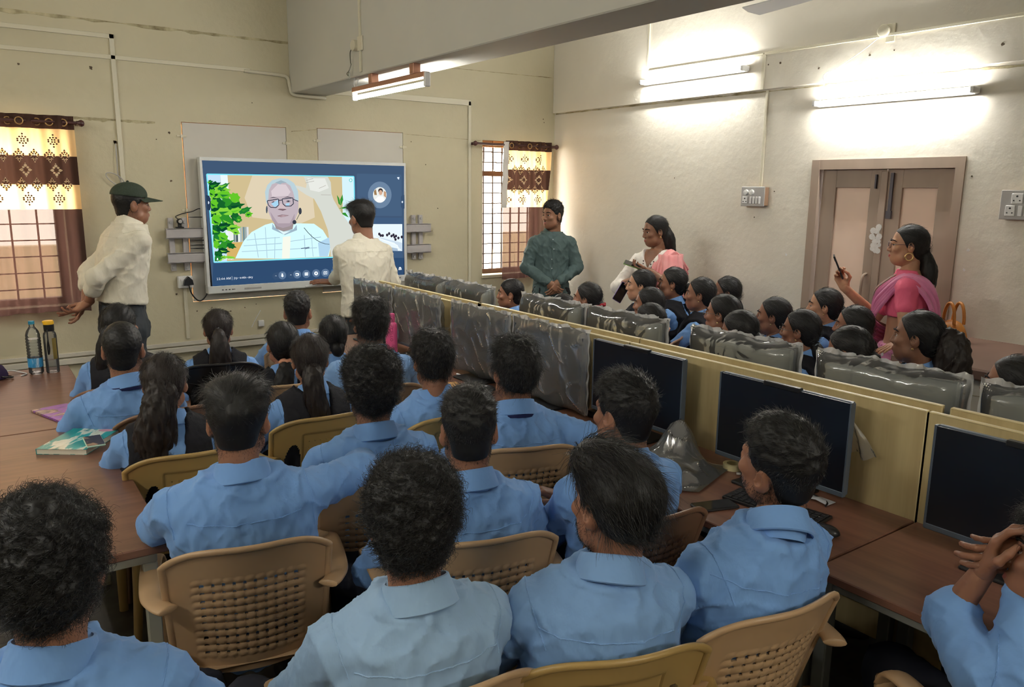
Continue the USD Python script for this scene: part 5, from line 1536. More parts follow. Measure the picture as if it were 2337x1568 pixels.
def hair_mesh(style, h, seed=1):
    """A cap of hair on the head; each style has its own volume, hairline and clumps."""
    f = Field()
    girl = style in ('girl', 'girl_parted')
    if style == 'buzz':
        f.ell((0, -.016, .040), (.080, .101, .090), .01)
    elif style == 'fade':
        f.ell((0, -.014, .046), (.080, .101, .092), .02).ell((0, .0, .085), (.066, .088, .054), .03)
    elif style == 'spiky':
        f.ell((0, -.018, .040), (.083, .104, .092), .02).ell((0, .0, .088), (.068, .086, .056), .03)
    elif style == 'flat':
        f.ell((0, -.018, .040), (.084, .105, .092), .02).ell((0, .004, .092), (.088, .102, .040), .03)
    elif style == 'slick':
        f.ell((0, -.020, .040), (.086, .108, .096), .02).ell((-.008, .03, .094), (.070, .082, .056), .03).ell((0, -.05, .02), (.076, .066, .09), .03)
    elif style == 'curly':
        f.ell((0, -.020, .044), (.092, .112, .104), .02).ell((0, -.01, .09), (.082, .092, .060), .03).ell((0, -.055, .0), (.072, .055, .078), .03)
    elif style == 'wavy':
        f.ell((0, -.020, .042), (.088, .108, .098), .02).ell((0, .004, .092), (.078, .092, .056), .03).ell((0, -.055, .0), (.070, .056, .078), .03)
    elif style == 'girl_parted':
        f.ell((0, -.016, .034), (.081, .103, .091), .02).ell((0, -.05, -.02), (.062, .055, .075), .03)
        f.cone((0, .08, .115), (0, -.03, .135), .004, .003, .006, -1)
    else:
        f.ell((0, -.016, .035), (.081, .103, .092), .02).ell((0, -.05, -.02), (.062, .055, .075), .03)
    # hairline: behind a surface that runs from the nape, in front of the ears, up to the forehead
    zf = {'buzz': .066, 'fade': .07, 'spiky': .068, 'flat': .072, 'slick': .072, 'curly': .068, 'wavy': .064}.get(style, .086)
    zn = {'buzz': -.070, 'fade': -.064, 'spiky': -.070, 'flat': -.066, 'slick': -.098, 'curly': -.095, 'wavy': -.092}.get(style, -.105)

    def line(X, Y, Z):
        low = np.interp(np.asarray(Y), [-.12, -.05, -.022, .012, .030, .052, .07, .11], [zn, zn, -.012 if not girl else -.03, -.02 if not girl else -.012, .012 if not girl else .026, .044 if not girl else .062, zf, zf + .01])
        low = low + 0 * X
        return (low - Z) * .8 + 0 * X

    f.cut(line)
    if style in ('buzz', 'fade', 'spiky', 'flat'):
        f.ops.insert(2, (np.array([-.07, -.10, -.10]), np.array([.07, .0, .02]), Field().ell((0, -.042, -.03), (.058, .056, .066)).ops[0][2], .02, 1))
    m = f.mesh(h)
    v = np.array(m.vertices)
    n = vnormals(m)
    up = np.clip((v[:, 2] + .02) / .08, 0, 1)
    if style == 'curly':
        d = .022 * (fbm(v * 55, 3, seed) - .5) + .012 * (noise(v * 24, seed + 5) - .5)
    elif style == 'wavy':
        q = v * [38, 24, 30]
        d = .020 * (fbm(q, 3, seed) - .5) * up + .006 * (noise(v * 70, seed + 2) - .5)
    elif style in ('slick', 'flat'):
        q = v * [60, 12, 22]
        d = .012 * (fbm(q, 3, seed) - .5) * up
    elif style in ('spiky', 'fade'):
        d = .014 * (fbm(v * 60, 2, seed) - .5) * np.clip(v[:, 2] / .08, 0, 1)
    elif style == 'buzz':
        d = .003 * (noise(v * 120, seed) - .5)
    else:
        q = v * [70, 16, 20]
        d = .006 * (fbm(q, 3, seed) - .5)
    return trimesh.Trimesh(v + n * d[:, None], m.faces, process=False)


FLOW = {'curly': dict(L=.026, lift=.7, curl=.007, turns=1.6), 'wavy': dict(L=.040, lift=.38, curl=.006, turns=.8), 'slick': dict(L=.07, lift=.12, curl=.003, turns=.5), 'flat': dict(L=.036, lift=.10, curl=.003, turns=.5), 'spiky': dict(L=.024, lift=.75, curl=.002, turns=.3),
        'fade': dict(L=.022, lift=.5, curl=.002, turns=.3), 'buzz': dict(L=.006, lift=1.0, curl=0, turns=.1), 'girl': dict(L=.07, lift=.03, curl=.0012, turns=.5), 'girl_parted': dict(L=.07, lift=.03, curl=.0012, turns=.5)}


def strands_on(m, style, n, seed, k=6):
    """Hair strands rooted on the cap m (head space): they follow the style's flow."""
    r = np.random.default_rng(seed)
    v, f = np.array(m.vertices), np.array(m.faces)
    N = vnormals(m)
    a, b, c = v[f[:, 0]], v[f[:, 1]], v[f[:, 2]]
    ar = np.linalg.norm(np.cross(b - a, c - a), axis=1)
    cen = (a + b + c) / 3
    rad = np.linalg.norm(cen - [0, -.015, .03], axis=1)
    ar = ar * (rad > .074) * ((N[f].mean(1) * (cen - [0, -.015, .03])).sum(1) > 0)
    t = r.choice(len(f), n, p=ar / ar.sum())
    u = r.random((n, 2))
    u[u.sum(1) > 1] = 1 - u[u.sum(1) > 1]
    p = a[t] + u[:, :1] * (b - a)[t] + u[:, 1:] * (c - a)[t]
    nn = N[f[t, 0]]
    F = FLOW[style]
    if style in ('girl', 'girl_parted'):
        tgt = np.array([0, -.105, -.02])
        d = tgt - p
    elif style == 'slick':
        d = np.stack([.35 * np.sign(p[:, 0] + .02) * .05 + 0 * p[:, 0], np.full(n, -.10), -.02 - .08 * np.clip(-p[:, 1] / .1, 0, 1)], 1)
    elif style in ('flat',):
        d = np.stack([p[:, 0] * .6, .05 + 0 * p[:, 0], -.05 * (np.abs(p[:, 0]) > .05)], 1)
    elif style in ('spiky', 'fade'):
        d = np.stack([p[:, 0] * .4, .03 + 0 * p[:, 0], -.06 * (p[:, 2] < .06)], 1)
    else:
        d = p - np.array([0, -.06, .13])
        d[:, 2] -= .05
    d = d - nn * (d * nn).sum(1)[:, None]
    d /= np.linalg.norm(d, axis=1)[:, None] + 1e-9
    d = d + r.normal(0, .22 if not style.startswith('girl') else .05, d.shape)
    L = F['L'] * r.uniform(.6, 1.25, n)
    if style in ('spiky', 'fade', 'flat'):
        L = L * np.clip((p[:, 2] + .02) / .09, .18, 1.2)
    lift = F['lift'] * r.uniform(.5, 1.3, n)
    side = np.cross(nn, d)
    ph = r.uniform(0, 6.28, n)
    out = []
    for i in range(k):
        s = i / (k - 1)
        x = p - nn * .004 + d * (L * s * (1 - .25 * lift * s))[:, None] + nn * (L * lift * (s - .45 * s * s))[:, None]
        if style.startswith('girl') or style == 'slick':  # hug the scalp
            cc = np.array([0, -.016, .035])
            w = x - cc
            rr = np.linalg.norm(w, axis=1)
            r0 = np.linalg.norm(p - cc, axis=1)
            x = cc + w * np.clip((r0 + .002 + lift * .01) / rr, .9, 1.0)[:, None]
        an = ph + F['turns'] * 6.28 * s
        x = x + (side * np.cos(an)[:, None] + nn * np.sin(an)[:, None]) * (F['curl'] * min(1, s * 2))
        out.append(x)
    return np.stack(out, 1)


def strands_along(pts, rs, n, seed, wave=.006, k=12):
    """Strands that follow a hank of hair: pts its line, rs its radii."""
    r = np.random.default_rng(seed)
    P = smooth_path(pts, 4 * (len(pts) - 1))
    R = np.interp(np.linspace(0, 1, len(P)), np.linspace(0, 1, len(rs)), rs)
    tt = np.linspace(0, 1, len(P))
    s = np.linspace(0, 1, k)
    start, stop = r.uniform(0, .25, n), r.uniform(.75, 1.06, n)
    a, rad = r.uniform(0, 6.28, n), np.sqrt(r.uniform(.35, 1.12, n))
    q = start[:, None] + (stop - start)[:, None] * s
    x = np.stack([np.interp(q, tt, P[:, i]) for i in range(3)], -1)
    rr = np.interp(q, tt, R) * rad[:, None]
    w = wave * np.stack([np.sin(q * 14 + a[:, None] * 3 + i) for i in (0, 2)], -1) * s[None, :, None]
    x[..., 0] += rr * np.cos(a)[:, None] + w[..., 0]
    x[..., 1] += rr * np.sin(a)[:, None] * .8 + w[..., 1]
    return x


# ------------------------------------------------------------------ hands (right hand: wrist at the origin, fingers to +y, palm to -z, thumb to -x)
def hand_mesh(curl, h=.0034, thumb=0.0, spread=1.0):
    f = Field()
    kn = [(-.027, .086), (-.009, .091), (.010, .088), (.027, .079)]
    for i, (x, y) in enumerate(kn):
        f.cone((x * .62, .008, 0), (x, y, 0), .0155, .0118, .014)
    f.cone((0, -.02, 0), (0, .02, 0), .0225, .021, .02)
    f.cone((-.022, .018, -.006), (-.026, .05, -.006), .013, .012, .012)
    seg = [(.042, .025, .021), (.046, .029, .022), (.042, .027, .021), (.033, .020, .019)]
    for i, (x, y) in enumerate(kn):
        p = np.array([x, y, 0.0])
        a = 0.0
        az = (x / .03) * .10 * spread
        r = (.0092, .0095, .009, .0078)[i]
        c = curl[i] if np.ndim(curl) else curl
        for j, L in enumerate(seg[i]):
            a += c * (.8, 1.1, .8)[j]
            q = p + L * np.array([math.sin(az) * math.cos(a), math.cos(az) * math.cos(a), -math.sin(a)])
            f.cone(p, q, r * (1 - .09 * j), r * (1 - .09 * (j + 1)), .0045)
            p = q
    t0 = np.array([-.024, .024, -.008])
    t1 = t0 + [-.026, .030, -.008 - .012 * thumb]
    t2 = t1 + [-.006 + .014 * thumb, .028, -.006 - .012 * thumb]
    t3 = t2 + [.002 + .016 * thumb, .021, -.004 - .008 * thumb]
    f.chain([t0, t1, t2, t3], [.0125, .0108, .0096, .0078], .006)
    return f.mesh(h)


_hands = {}


def hand(kind):
    if kind not in _hands:
        _hands[kind] = {'relaxed': lambda: hand_mesh([.28, .34, .4, .46]), 'grip': lambda: hand_mesh([.72, .78, .8, .82], thumb=1.0), 'flat': lambda: hand_mesh(.10), 'point': lambda: hand_mesh([.12, .3, .55, .7]), 'hold': lambda: hand_mesh([.5, .55, .6, .62], thumb=.5)}[kind]()
    return _hands[kind]


def placed_hand(kind, wrist, fwd, palm, right, s=1.0):
    y = np.array(fwd, float)
    y /= np.linalg.norm(y)
    z = -np.array(palm, float)
    z -= y * (z @ y)
    z /= np.linalg.norm(z) + 1e-9
    x = np.cross(y, z)
    R = np.stack([x, y, z], 1)
    m = hand(kind)
    if not right:
        v = np.array(m.vertices) * [-1, 1, 1]
        m = trimesh.Trimesh(v, np.array(m.faces)[:, ::-1], process=False)
    return moved(m, R, wrist, s)


def two_bone(S, W, l1, l2, pole):
    """Elbow (or knee) between S and W, bent towards pole; returns it and the end that can be reached."""
    S, W = np.array(S, float), np.array(W, float)
    d = W - S
    L = np.linalg.norm(d)
    if L > (l1 + l2) * .995:
        W = S + d / L * (l1 + l2) * .995
        d = W - S
        L = np.linalg.norm(d)
    u = d / L
    a = (l1 ** 2 - l2 ** 2 + L ** 2) / (2 * L)
    hh = math.sqrt(max(l1 ** 2 - a ** 2, 1e-6))
    p = np.array(pole, float)
    p -= u * (p @ u)
    p /= np.linalg.norm(p) + 1e-9
    return S + u * a + p * hh, W

# ------------------------------------------------------------------ people: materials
def skin(name, c):
    if name not in _mats:
        _mats[name] = usdkit.material(stage, look(name), {'tc': ('texture_coordinate', {}), 'n': ('noise_texture', {'scale': 22.0, 'detail': 3.0}), 'r': ('rgb_ramp', {'ramp': [(.3, tuple(np.array(c) * .86)), (.7, c)]}), 'p': ('principled_bsdf', {'roughness': .48, 'specular_ior_level': .4, 'subsurface_weight': .08, 'subsurface_scale': .006})},
                                      [('tc.object', 'n.vector'), ('n.fac', 'r.fac'), ('r.color', 'p.base_color')], surface='p.BSDF')
    return _mats[name]


SKIN = {'mid': skin('skin_mid', lin(146, 101, 78)), 'dark': skin('skin_dark', lin(134, 94, 72)), 'light': skin('skin_light', lin(184, 136, 106))}
HAIR = plain('black_hair_cap', lin(15, 13, 13), .55, .35)
HAIRB = plain('brown_black_hair_cap', lin(30, 22, 19), .55, .35)
STRAND = plain('black_hair_strand', lin(17, 15, 15), .34, .5)
STRANDB = plain('brown_black_hair_strand', lin(40, 29, 25), .36, .5)
SOFT = dict(var=.05, scale=7, bump=.3, bscale=34, stretch=(1, 1, .55))
SHIRT = {'blue': plain('shirt_light_blue', lin(116, 158, 214), .75, .2, sheen=.1, **SOFT), 'blue2': plain('shirt_powder_blue', lin(126, 164, 212), .75, .2, sheen=.1, **SOFT), 'pale': plain('shirt_pale_blue', lin(150, 180, 212), .75, .2, sheen=.1, **SOFT),
         'cream': plain('shirt_cream', lin(220, 214, 196), .75, .2, sheen=.1, **SOFT), 'green': plain('shirt_dark_teal', lin(72, 88, 88), .75, .2, **SOFT), 'white': plain('kurta_white', lin(226, 220, 212), .75, .2, **SOFT), 'pinkb': plain('blouse_pink', lin(224, 96, 128), .6, .3, **SOFT)}
VEST = plain('vest_black', lin(26, 26, 32), .8, .2, var=.1, scale=12, bump=.3, bscale=30)
TROU = {'navy': plain('trousers_navy', lin(34, 36, 46), .8, .2, var=.1, scale=12), 'grey': plain('trousers_grey', lin(62, 66, 70), .8, .2, var=.1, scale=12), 'black': plain('trousers_black', lin(26, 26, 30), .8, .2), 'white': plain('salwar_white', lin(210, 204, 196), .8, .2)}
SHOE = plain('shoe_dark', lin(34, 30, 30), .5, .4)
EYEW = plain('eye_white', lin(196, 186, 178), .45, .3)
IRIS = plain('eye_iris', lin(30, 20, 16), .15, .6)
BROW = plain('eyebrow_hair', lin(28, 22, 20), .7, .2)
LIPS = plain('lips_skin', lin(146, 84, 76), .45, .4)
LANYARD = plain('lanyard_navy', lin(30, 38, 82), .7, .2)
GLASSF = plain('spectacle_frame', lin(120, 110, 104), .3, .6, metal=.6)
GOLD = plain('gold_metal', lin(226, 190, 130), .3, .6, metal=.8)
SCRUNCH = {'peach': plain('scrunchie_peach', lin(222, 160, 130), .8, .2, var=.3, scale=30), 'white': plain('scrunchie_white', lin(220, 214, 206), .8, .2, var=.15, scale=30), 'grey': plain('hair_tie_grey', lin(120, 130, 140), .6, .3), 'brown': plain('hair_clip_brown', lin(130, 96, 64), .5, .4), 'black': plain('hair_tie_black', lin(30, 28, 28), .7, .2), 'red': plain('scrunchie_red', lin(150, 40, 50), .8, .2)}

PROF = {'m': ([-.2, 0, .2, .45, .7, .86, .95, 1.04], [.172, .168, .158, .165, .180, .170, .112, .060], [.128, .124, .116, .114, .118, .102, .078, .058]),
        'f': ([-.2, 0, .2, .45, .7, .86, .95, 1.04], [.178, .170, .145, .142, .154, .146, .095, .050], [.126, .122, .106, .108, .116, .094, .068, .050])}
_capcache = {}


def smooth_cat(meshes):
    return trimesh.util.concatenate(meshes)


class Person:
    """Local frame: feet (or the floor under the hips) at the origin, facing +y. Everything is stated in metres."""

    def __init__(s, label, head, body_az, head_az=None, sex='m', style='short', near=True, lean=-.05, pitch=0.0, roll=0.0, skin_tone='mid', shirt='blue', trousers='navy', hips=.50, stand=0.0, side=0.0, hs=1.0, twist=0.0, nd=.150, seed=1, wide=1.0, cat_='person'):
        s.near, s.sex, s.seed, s.style = near, sex, seed, style
        s.az = math.radians(body_az)
        s.Rw = rotz(-s.az)
        head = np.array(head, float)
        s.org = head - s.Rw @ np.array([side, lean, 0])
        s.org[2] = 0
        s.root = thing('person', label, cat_, s.org, -body_az)
        s.hc = np.array([side, lean, head[2]])
        s.hs = hs * (.95 if sex == 'f' else 1.0)
        ha = math.radians((head_az if head_az is not None else body_az) - body_az)
        s.Rh = rotz(-ha) @ rotx(math.radians(pitch)) @ roty(math.radians(roll))
        s.stand = stand
        s.H = np.array([0, 0, hips if not stand else stand * .535])
        nb = np.array([0, -.036, -.165]) * s.hs
        s.N = s.hc + np.array([nb[0] + .0, -.022 - .03 * math.sin(math.radians(pitch)), -nd * s.hs])
        s.N[0] *= .7
        ax = s.N - s.H
        s.L = np.linalg.norm(ax)
        s.A = ax / s.L
        s.Yp = np.cross(s.A, [1, 0, 0])
        s.Yp /= np.linalg.norm(s.Yp)
        if s.Yp[1] < 0:
            s.Yp = -s.Yp
        sw = (.172 if sex == 'm' else .148) * wide
        s.wide = wide
        c = s.N - s.A * (.098 if sex == 'm' else .088)
        s.S = {sd: c + rotz(math.radians(twist)) @ np.array([sd * sw, .012, 0]) for sd in (-1, 1)}
        s.arm = {}
        s.skin, s.shirt_m, s.tr_m = SKIN[skin_tone], SHIRT[shirt], TROU[trousers]
        s.h = .0075 if near else .011
        s.bul = .018

    def loc(s, p):
        return s.Rw.T @ (np.array(p, float) - s.org)

    def torso(s, f, infl, k=.03, tmin=-.2, tmax=1.04):
        t_, a_, b_ = [np.array(q) for q in PROF[s.sex]]
        H, A, Yp, L, bul, wd = s.H, s.A, s.Yp, s.L, s.bul, s.wide

        def fn(X, Y, Z):
            t = ((X - H[0]) * A[0] + (Y - H[1]) * A[1] + (Z - H[2]) * A[2]) / L
            tc = np.clip(t, tmin, tmax)
            dx = X - H[0] - A[0] * L * tc
            o = -bul * np.sin(np.pi * np.clip(tc, 0, 1))
            dy = (Y - H[1]) * Yp[1] + (Z - H[2]) * Yp[2] - o + 0 * X
            a, b = np.interp(tc, t_, a_) * wd + infl, np.interp(tc, t_, b_) + infl
            d = (np.sqrt((dx / a) ** 2 + (dy / b) ** 2) - 1) * np.minimum(a, b)
            return np.maximum(d, (np.abs(t - tc)) * L - .01)
        lo = np.minimum(s.H, s.N) - [.22, .2, .14]
        hi = np.maximum(s.H, s.N) + [.22, .2, .06]
        f.custom(lo, hi, fn, k)
        return f

    # ---- pose
    def arms_to(s, **kw):
        """r / l: ('lap',), ('ew', elbow, wrist) in world or ('w', wrist, pole) in world; local positions when prefixed with 'L'."""
        u, fo = (.285, .25) if s.sex == 'm' else (.265, .235)
        for key, sd in (('l', -1), ('r', 1)):
            a = kw.get(key, ('lap',))
            S = s.S[sd]
            if a[0] == 'lap':
                E, W = two_bone(S, (sd * .09, .26, s.H[2] + .125), u, fo, (sd * 1.0, -.5, -.4))
            elif a[0] == 'fold':
                E, W = two_bone(S, (-sd * .07, .20, s.H[2] + .24), u, fo, (sd * 1.0, -.1, -.6))
            elif a[0] == 'side':
                E, W = two_bone(S, (sd * .24, .06, s.S[sd][2] - .52), u, fo, (sd * .3, -1, 0))
            elif a[0] in ('ew', 'Lew'):
                E, W = (s.loc(a[1]), s.loc(a[2])) if a[0] == 'ew' else (np.array(a[1], float), np.array(a[2], float))
                E = S + (E - S) / np.linalg.norm(E - S) * min(np.linalg.norm(E - S), .34)
                d = W - E
                W = E + d / np.linalg.norm(d) * min(np.linalg.norm(d), .28)
            else:
                w, p = (s.loc(a[1]), s.Rw.T @ np.array(a[2], float)) if a[0] == 'w' else (np.array(a[1], float), np.array(a[2], float))
                E, W = two_bone(S, w, u, fo, p)
            s.arm[sd] = (S, E, W)
        return s

    # ---- parts
    def put_head(s, m):
        return moved(m, s.Rh, s.hc, s.hs)

    def hp(s, p):
        return s.hc + s.Rh @ (np.array(p, float) * s.hs)

    def body(s, hands=('relaxed', 'relaxed'), palms=(None, None), bare=0.0, hand_fwd=(None, None), local=False, neckr=None):
        key = ('head', s.sex, s.near)
        if key not in _capcache:
            _capcache[key] = head_mesh(s.sex == 'f', .0042 if s.near else .0055)
        ms = [s.put_head(_capcache[key])]
        f = Field()
        s.torso(f, -.012 if s.sex == 'm' else -.002, .03, tmax=.9 if s.sex == 'm' else .985)
        nr = neckr or (.056 if s.sex == 'm' else .048)
        f.cone(s.N - s.A * .06, s.hp((0, -.028, -.10)), nr, nr, .012)
        for sd in (-1, 1):
            S, E, W = s.arm[sd]
            f.cone(s.N - s.A * .075 + [sd * .05, 0, 0], S, .040, .042, .02)
            f.cone(S, E, .045, .038, .02)
            f.cone(E, W, .036, .025, .015)
        for sd in (-1, 1):
            hip, kn, an = s.legs[sd]
            f.cone(hip, kn, .068, .048, .03)
            f.cone(kn, an, .046, .034, .02)
        ms.append(f.mesh(s.h if (bare or s.near) else .014))
        for i, sd in enumerate((-1, 1)):
            S, E, W = s.arm[sd]
            fw = (W - E) if hand_fwd[i] is None else (np.array(hand_fwd[i], float) if local else s.Rw.T @ np.array(hand_fwd[i], float))
            pl = np.array([-sd * .35, 0, -1.0]) if palms[i] is None else (np.array(palms[i], float) if local else s.Rw.T @ np.array(palms[i], float))
            w = W - (W - E) / np.linalg.norm(W - E) * .005
            ms.append(placed_hand(hands[i], w, fw, pl, sd > 0, .98 if s.sex == 'm' else .9))
        s.body_prim = part('body', smooth_cat(ms), s.skin, s.root, smooth=True)
        return s

    def set_legs(s, spread=.12, knee_y=.44, l=None, r=None):
        s.legs = {}
        for sd, cust in ((-1, l), (1, r)):
            if s.stand:
                s.legs[sd] = (np.array([sd * .085, 0, s.H[2] - .02]), np.array([sd * .10, .02, s.stand * .285]), np.array([sd * .11, -.01, .08]))
            else:
                kn = np.array([sd * spread, knee_y, .485]) if cust is None else np.array(cust[0], float)
                an = np.array([sd * (spread + .01), knee_y - .03, .09]) if cust is None else np.array(cust[1], float)
                s.legs[sd] = (np.array([sd * .09, .02, s.H[2] + .01]), kn, an)
        return s

    def trousers(s, belt=False, m=None, rk=1.0):
        f = Field()
        f.ell(s.H + [0, -.005, .0 if s.stand else -.005], (.172 * s.wide, .132, .12), .03)
        for sd in (-1, 1):
            hip, kn, an = s.legs[sd]
            f.cone(hip, kn, .094 * rk, .068 * rk, .035)
            f.cone(kn, an, .066 * rk, .052 * rk, .02)
        if belt:
            s.torso(f, .006, .03, tmin=-.05, tmax=.27)
        if not s.stand:
            f.cut(lambda X, Y, Z: .045 - Z + 0 * X + 0 * Y)
        mm = folds(f.mesh(.011 if s.near else .014), .007, s.seed + 31, (14, 14, 8))
        part('trousers', mm, m or s.tr_m, s.root, smooth=True)
        if belt:
            f = Field()
            zb = s.H[2] + s.L * .255
            s.torso(f, .012, .02, tmin=0, tmax=.5).cut(lambda X, Y, Z: np.abs(Z - zb) - .018 + 0 * X + 0 * Y)
            part('belt', f.mesh(.007), plain('belt_black', lin(30, 28, 28), .5, .4), s.root, smooth=30)
        for sd in (-1, 1):
            hip, kn, an = s.legs[sd]
            f = Field()
            y = an[1]
            f.cone((an[0], y - .03, .045), (an[0] + sd * .01, y + .14, .034), .042, .036, .03).cone((an[0], y - .03, .03), (an[0] + sd * .012, y + .17, .028), .032, .027, .02)
            f.cut(lambda X, Y, Z: .002 - Z + 0 * X + 0 * Y)
            part('shoe', f.mesh(.009), SHOE, s.root, smooth=True)
        return s

    def shirt(s, sleeve=1.0, amp=.009, name='shirt', collar=True, seams=None, hem=None, ease=.014, rolled=False, m=None, vneck=0.0):
        """sleeve: how far down the arm the sleeve goes (1 wrist, .5 elbow)."""
        m = m or s.shirt_m
        f = Field()
        s.torso(f, ease, .03, tmin=-.2 if hem is None else hem, tmax=.985)
        big = 1.0 if s.sex == 'm' else .88
        for i, sd in enumerate((-1, 1)):
            S, E, W = s.arm[sd]
            f.cone(s.N - s.A * .052 + np.array([sd * .055, .0, 0]), S + [0, 0, .004], .046 * big, .054 * big, .035)
            q = sleeve if np.ndim(sleeve) == 0 else sleeve[i]
            if q <= .5:
                f.cone(S, S + (E - S) * q * 2, .060 * big, .058 * big, .03)
            else:
                f.cone(S, E, .060 * big, .051 * big, .014)
                e2 = E + (W - E) * (q - .5) * 2
                f.cone(E, e2, .052 * big, (.039 if q > .9 else .047) * big, .02)
                if q < .9:
                    d = (W - E) / np.linalg.norm(W - E)
                    f.cone(e2 - d * .035, e2, .050 * big, .050 * big, .004)
        if vneck:
            H, A, Yp, L = s.H, s.A, s.Yp, s.L

            def vee(X, Y, Z):
                t = ((X - H[0]) * A[0] + (Y - H[1]) * A[1] + (Z - H[2]) * A[2]) / L
                front = (Y - H[1]) * Yp[1] + (Z - H[2]) * Yp[2]
                x = np.abs(X - H[0] - A[0] * L * t)
                hole = np.minimum((t - (1 - vneck)) * L * .55 - x, .085 - x)
                rear = np.minimum((t - .93) * L, .08 - x)
                return np.where(front > .0, hole, rear) + 0 * X
            f.cut(vee)
        mm = f.mesh(s.h)
        mm = folds(mm, amp, s.seed, (15, 15, 8), .6)
        s.shirt_mesh = mm
        s.shirt_prim = part(name, mm, m, s.root, smooth=True)
        if collar:
            s.collar(m)
        if seams or (seams is None and s.near):
            s.seams(mm, m)
        return s

    def collar(s, m, r0=None, hgt=1.0):
        r0 = r0 or (.0645 if s.sex == 'm' else .055)
        nk = s.hp((0, -.028, -.10)) - (s.N - s.A * .04)
        nk /= np.linalg.norm(nk)
        up = nk * .7 + np.array([0, .30, .3])
        up /= np.linalg.norm(up)
        X = np.array([1.0, 0, 0]) - up * up[0]
        X /= np.linalg.norm(X)
        Y = np.cross(up, X)
        prof = [(-.001, -.040), (-.002, .026), (.001, .0315), (.006, .0305), (.012, .010), (.018, -.008), (.0225, -.020), (.019, -.023), (.007, -.004)]
        n = 44
        gap = .30
        rows = []
        for i in range(n):
            a = -math.pi / 2 + (gap + (2 * math.pi - 2 * gap) * i / (n - 1)) + math.pi
            back = .5 - .5 * math.sin(a)
            row = []
            for (dr, dz) in prof:
                r = r0 + dr + .002 * math.sin(a * 3 + s.seed)
                z = dz * hgt * (.85 + .3 * back) - .012 * (1 - back)
                if dr > .015:
                    z -= .012 * (1 - back)
                row.append(s.N + nk * .004 + X * r * math.cos(a) + Y * r * 1.06 * math.sin(a) + up * (z + .008))
            rows.append(row)
        V = np.array(rows).reshape(-1, 3)
        k = len(prof)
        F = []
        for i in range(n - 1):
            for j in range(k):
                j2 = (j + 1) % k
                a, b, c, d = i * k + j, i * k + j2, (i + 1) * k + j2, (i + 1) * k + j
                F += [[a, b, c], [a, c, d]]
        for e, fl in ((0, 1), (n - 1, 0)):
            for j in range(1, k - 1):
                t = [e * k, e * k + j, e * k + j + 1]
                F.append(t[::-1] if fl else t)
        part('collar', trimesh.Trimesh(V, np.array(F), process=False), m, s.root, smooth=40)

    def seams(s, mm, m):
        segs = []

        def along(o, nrm, keep):
            L = trimesh.intersections.mesh_plane(mm, nrm, o)
            for a, b in L:
                if keep((a + b) / 2) and np.linalg.norm(b - a) > 1e-4:
                    segs.append((a, b))
        yk = s.N - s.A * (.09 if s.sex == 'm' else .08)
        along(yk, s.A, lambda p: (p - yk) @ s.Yp < -.02 and abs(p[0]) < .155)
        for sd in (-1, 1):
            S, E, W = s.arm[sd]
            d = np.array([sd * .9, 0, 0]) + .5 * (E - S) / np.linalg.norm(E - S)
            d /= np.linalg.norm(d)
            along(S + d * -.012, d, lambda p: np.linalg.norm(p - S) < .105)
        if not segs:
            return
        base = trimesh.creation.cylinder(1.0, 1.0, sections=5)
        bv, bf = np.array(base.vertices), np.array(base.faces)
        V, F = [], []
        for i, (a, b) in enumerate(segs):
            d = b - a
            L = np.linalg.norm(d)
            z = d / L
            x = np.cross(z, [.3, .5, .81])
            x /= np.linalg.norm(x)
            y = np.cross(z, x)
            V.append((a + b) / 2 + bv[:, :1] * x * .002 + bv[:, 1:2] * y * .002 + bv[:, 2:] * z * L * 1.05)
            F.append(bf + i * len(bv))
        part('stitched_seam', trimesh.Trimesh(np.vstack(V), np.vstack(F), process=False), m, s.root, kind='stuff')

    def vest(s, m=VEST):
        f = Field()
        s.torso(f, .037, .03)
        for sd in (-1, 1):
            f.cone(s.N - s.A * .05 + np.array([sd * .05, 0, 0]), s.S[sd] + [-sd * .02, 0, .008], .062, .068, .03)
        H, A, L = s.H, s.A, s.L

        def trim(X, Y, Z):
            t = ((X - H[0]) * A[0] + (Y - H[1]) * A[1] + (Z - H[2]) * A[2]) / L
            x = np.abs(X - H[0] - A[0] * L * t)
            lim = np.interp(t, [.3, .55, .72, .9, 1.1], [.30, .19, .142, .142, .142])
            back = Y < (H[1] + A[1] * L * t)
            hole = 1 - np.sqrt((x / np.where(back, .056, .068)) ** 2 + ((t - 1.05) / np.where(back, .36, .42)) ** 2)
            return np.maximum(x - lim, hole * .08)
        f.cut(trim)
        mm = folds(f.mesh(s.h), .004, s.seed + 9, (14, 14, 8))
        part('vest', mm, m, s.root, smooth=40)
        return s

    def lanyard(s):
        up = s.A * .9 + np.array([0, .22, 0])
        up /= np.linalg.norm(up)
        X = np.array([1.0, 0, 0])
        Y = np.cross(up, X)
        p = [s.N + X * .083 * math.cos(a) + Y * .09 * math.sin(a) + up * (-.008 - .02 * (.5 + .5 * math.sin(a))) for a in np.linspace(0, 2 * math.pi, 40, endpoint=False)]
        part('lanyard', tube(p, .009, 6, closed=True, flat=(.4, 1.0)), LANYARD, s.root, smooth=40)
        return s

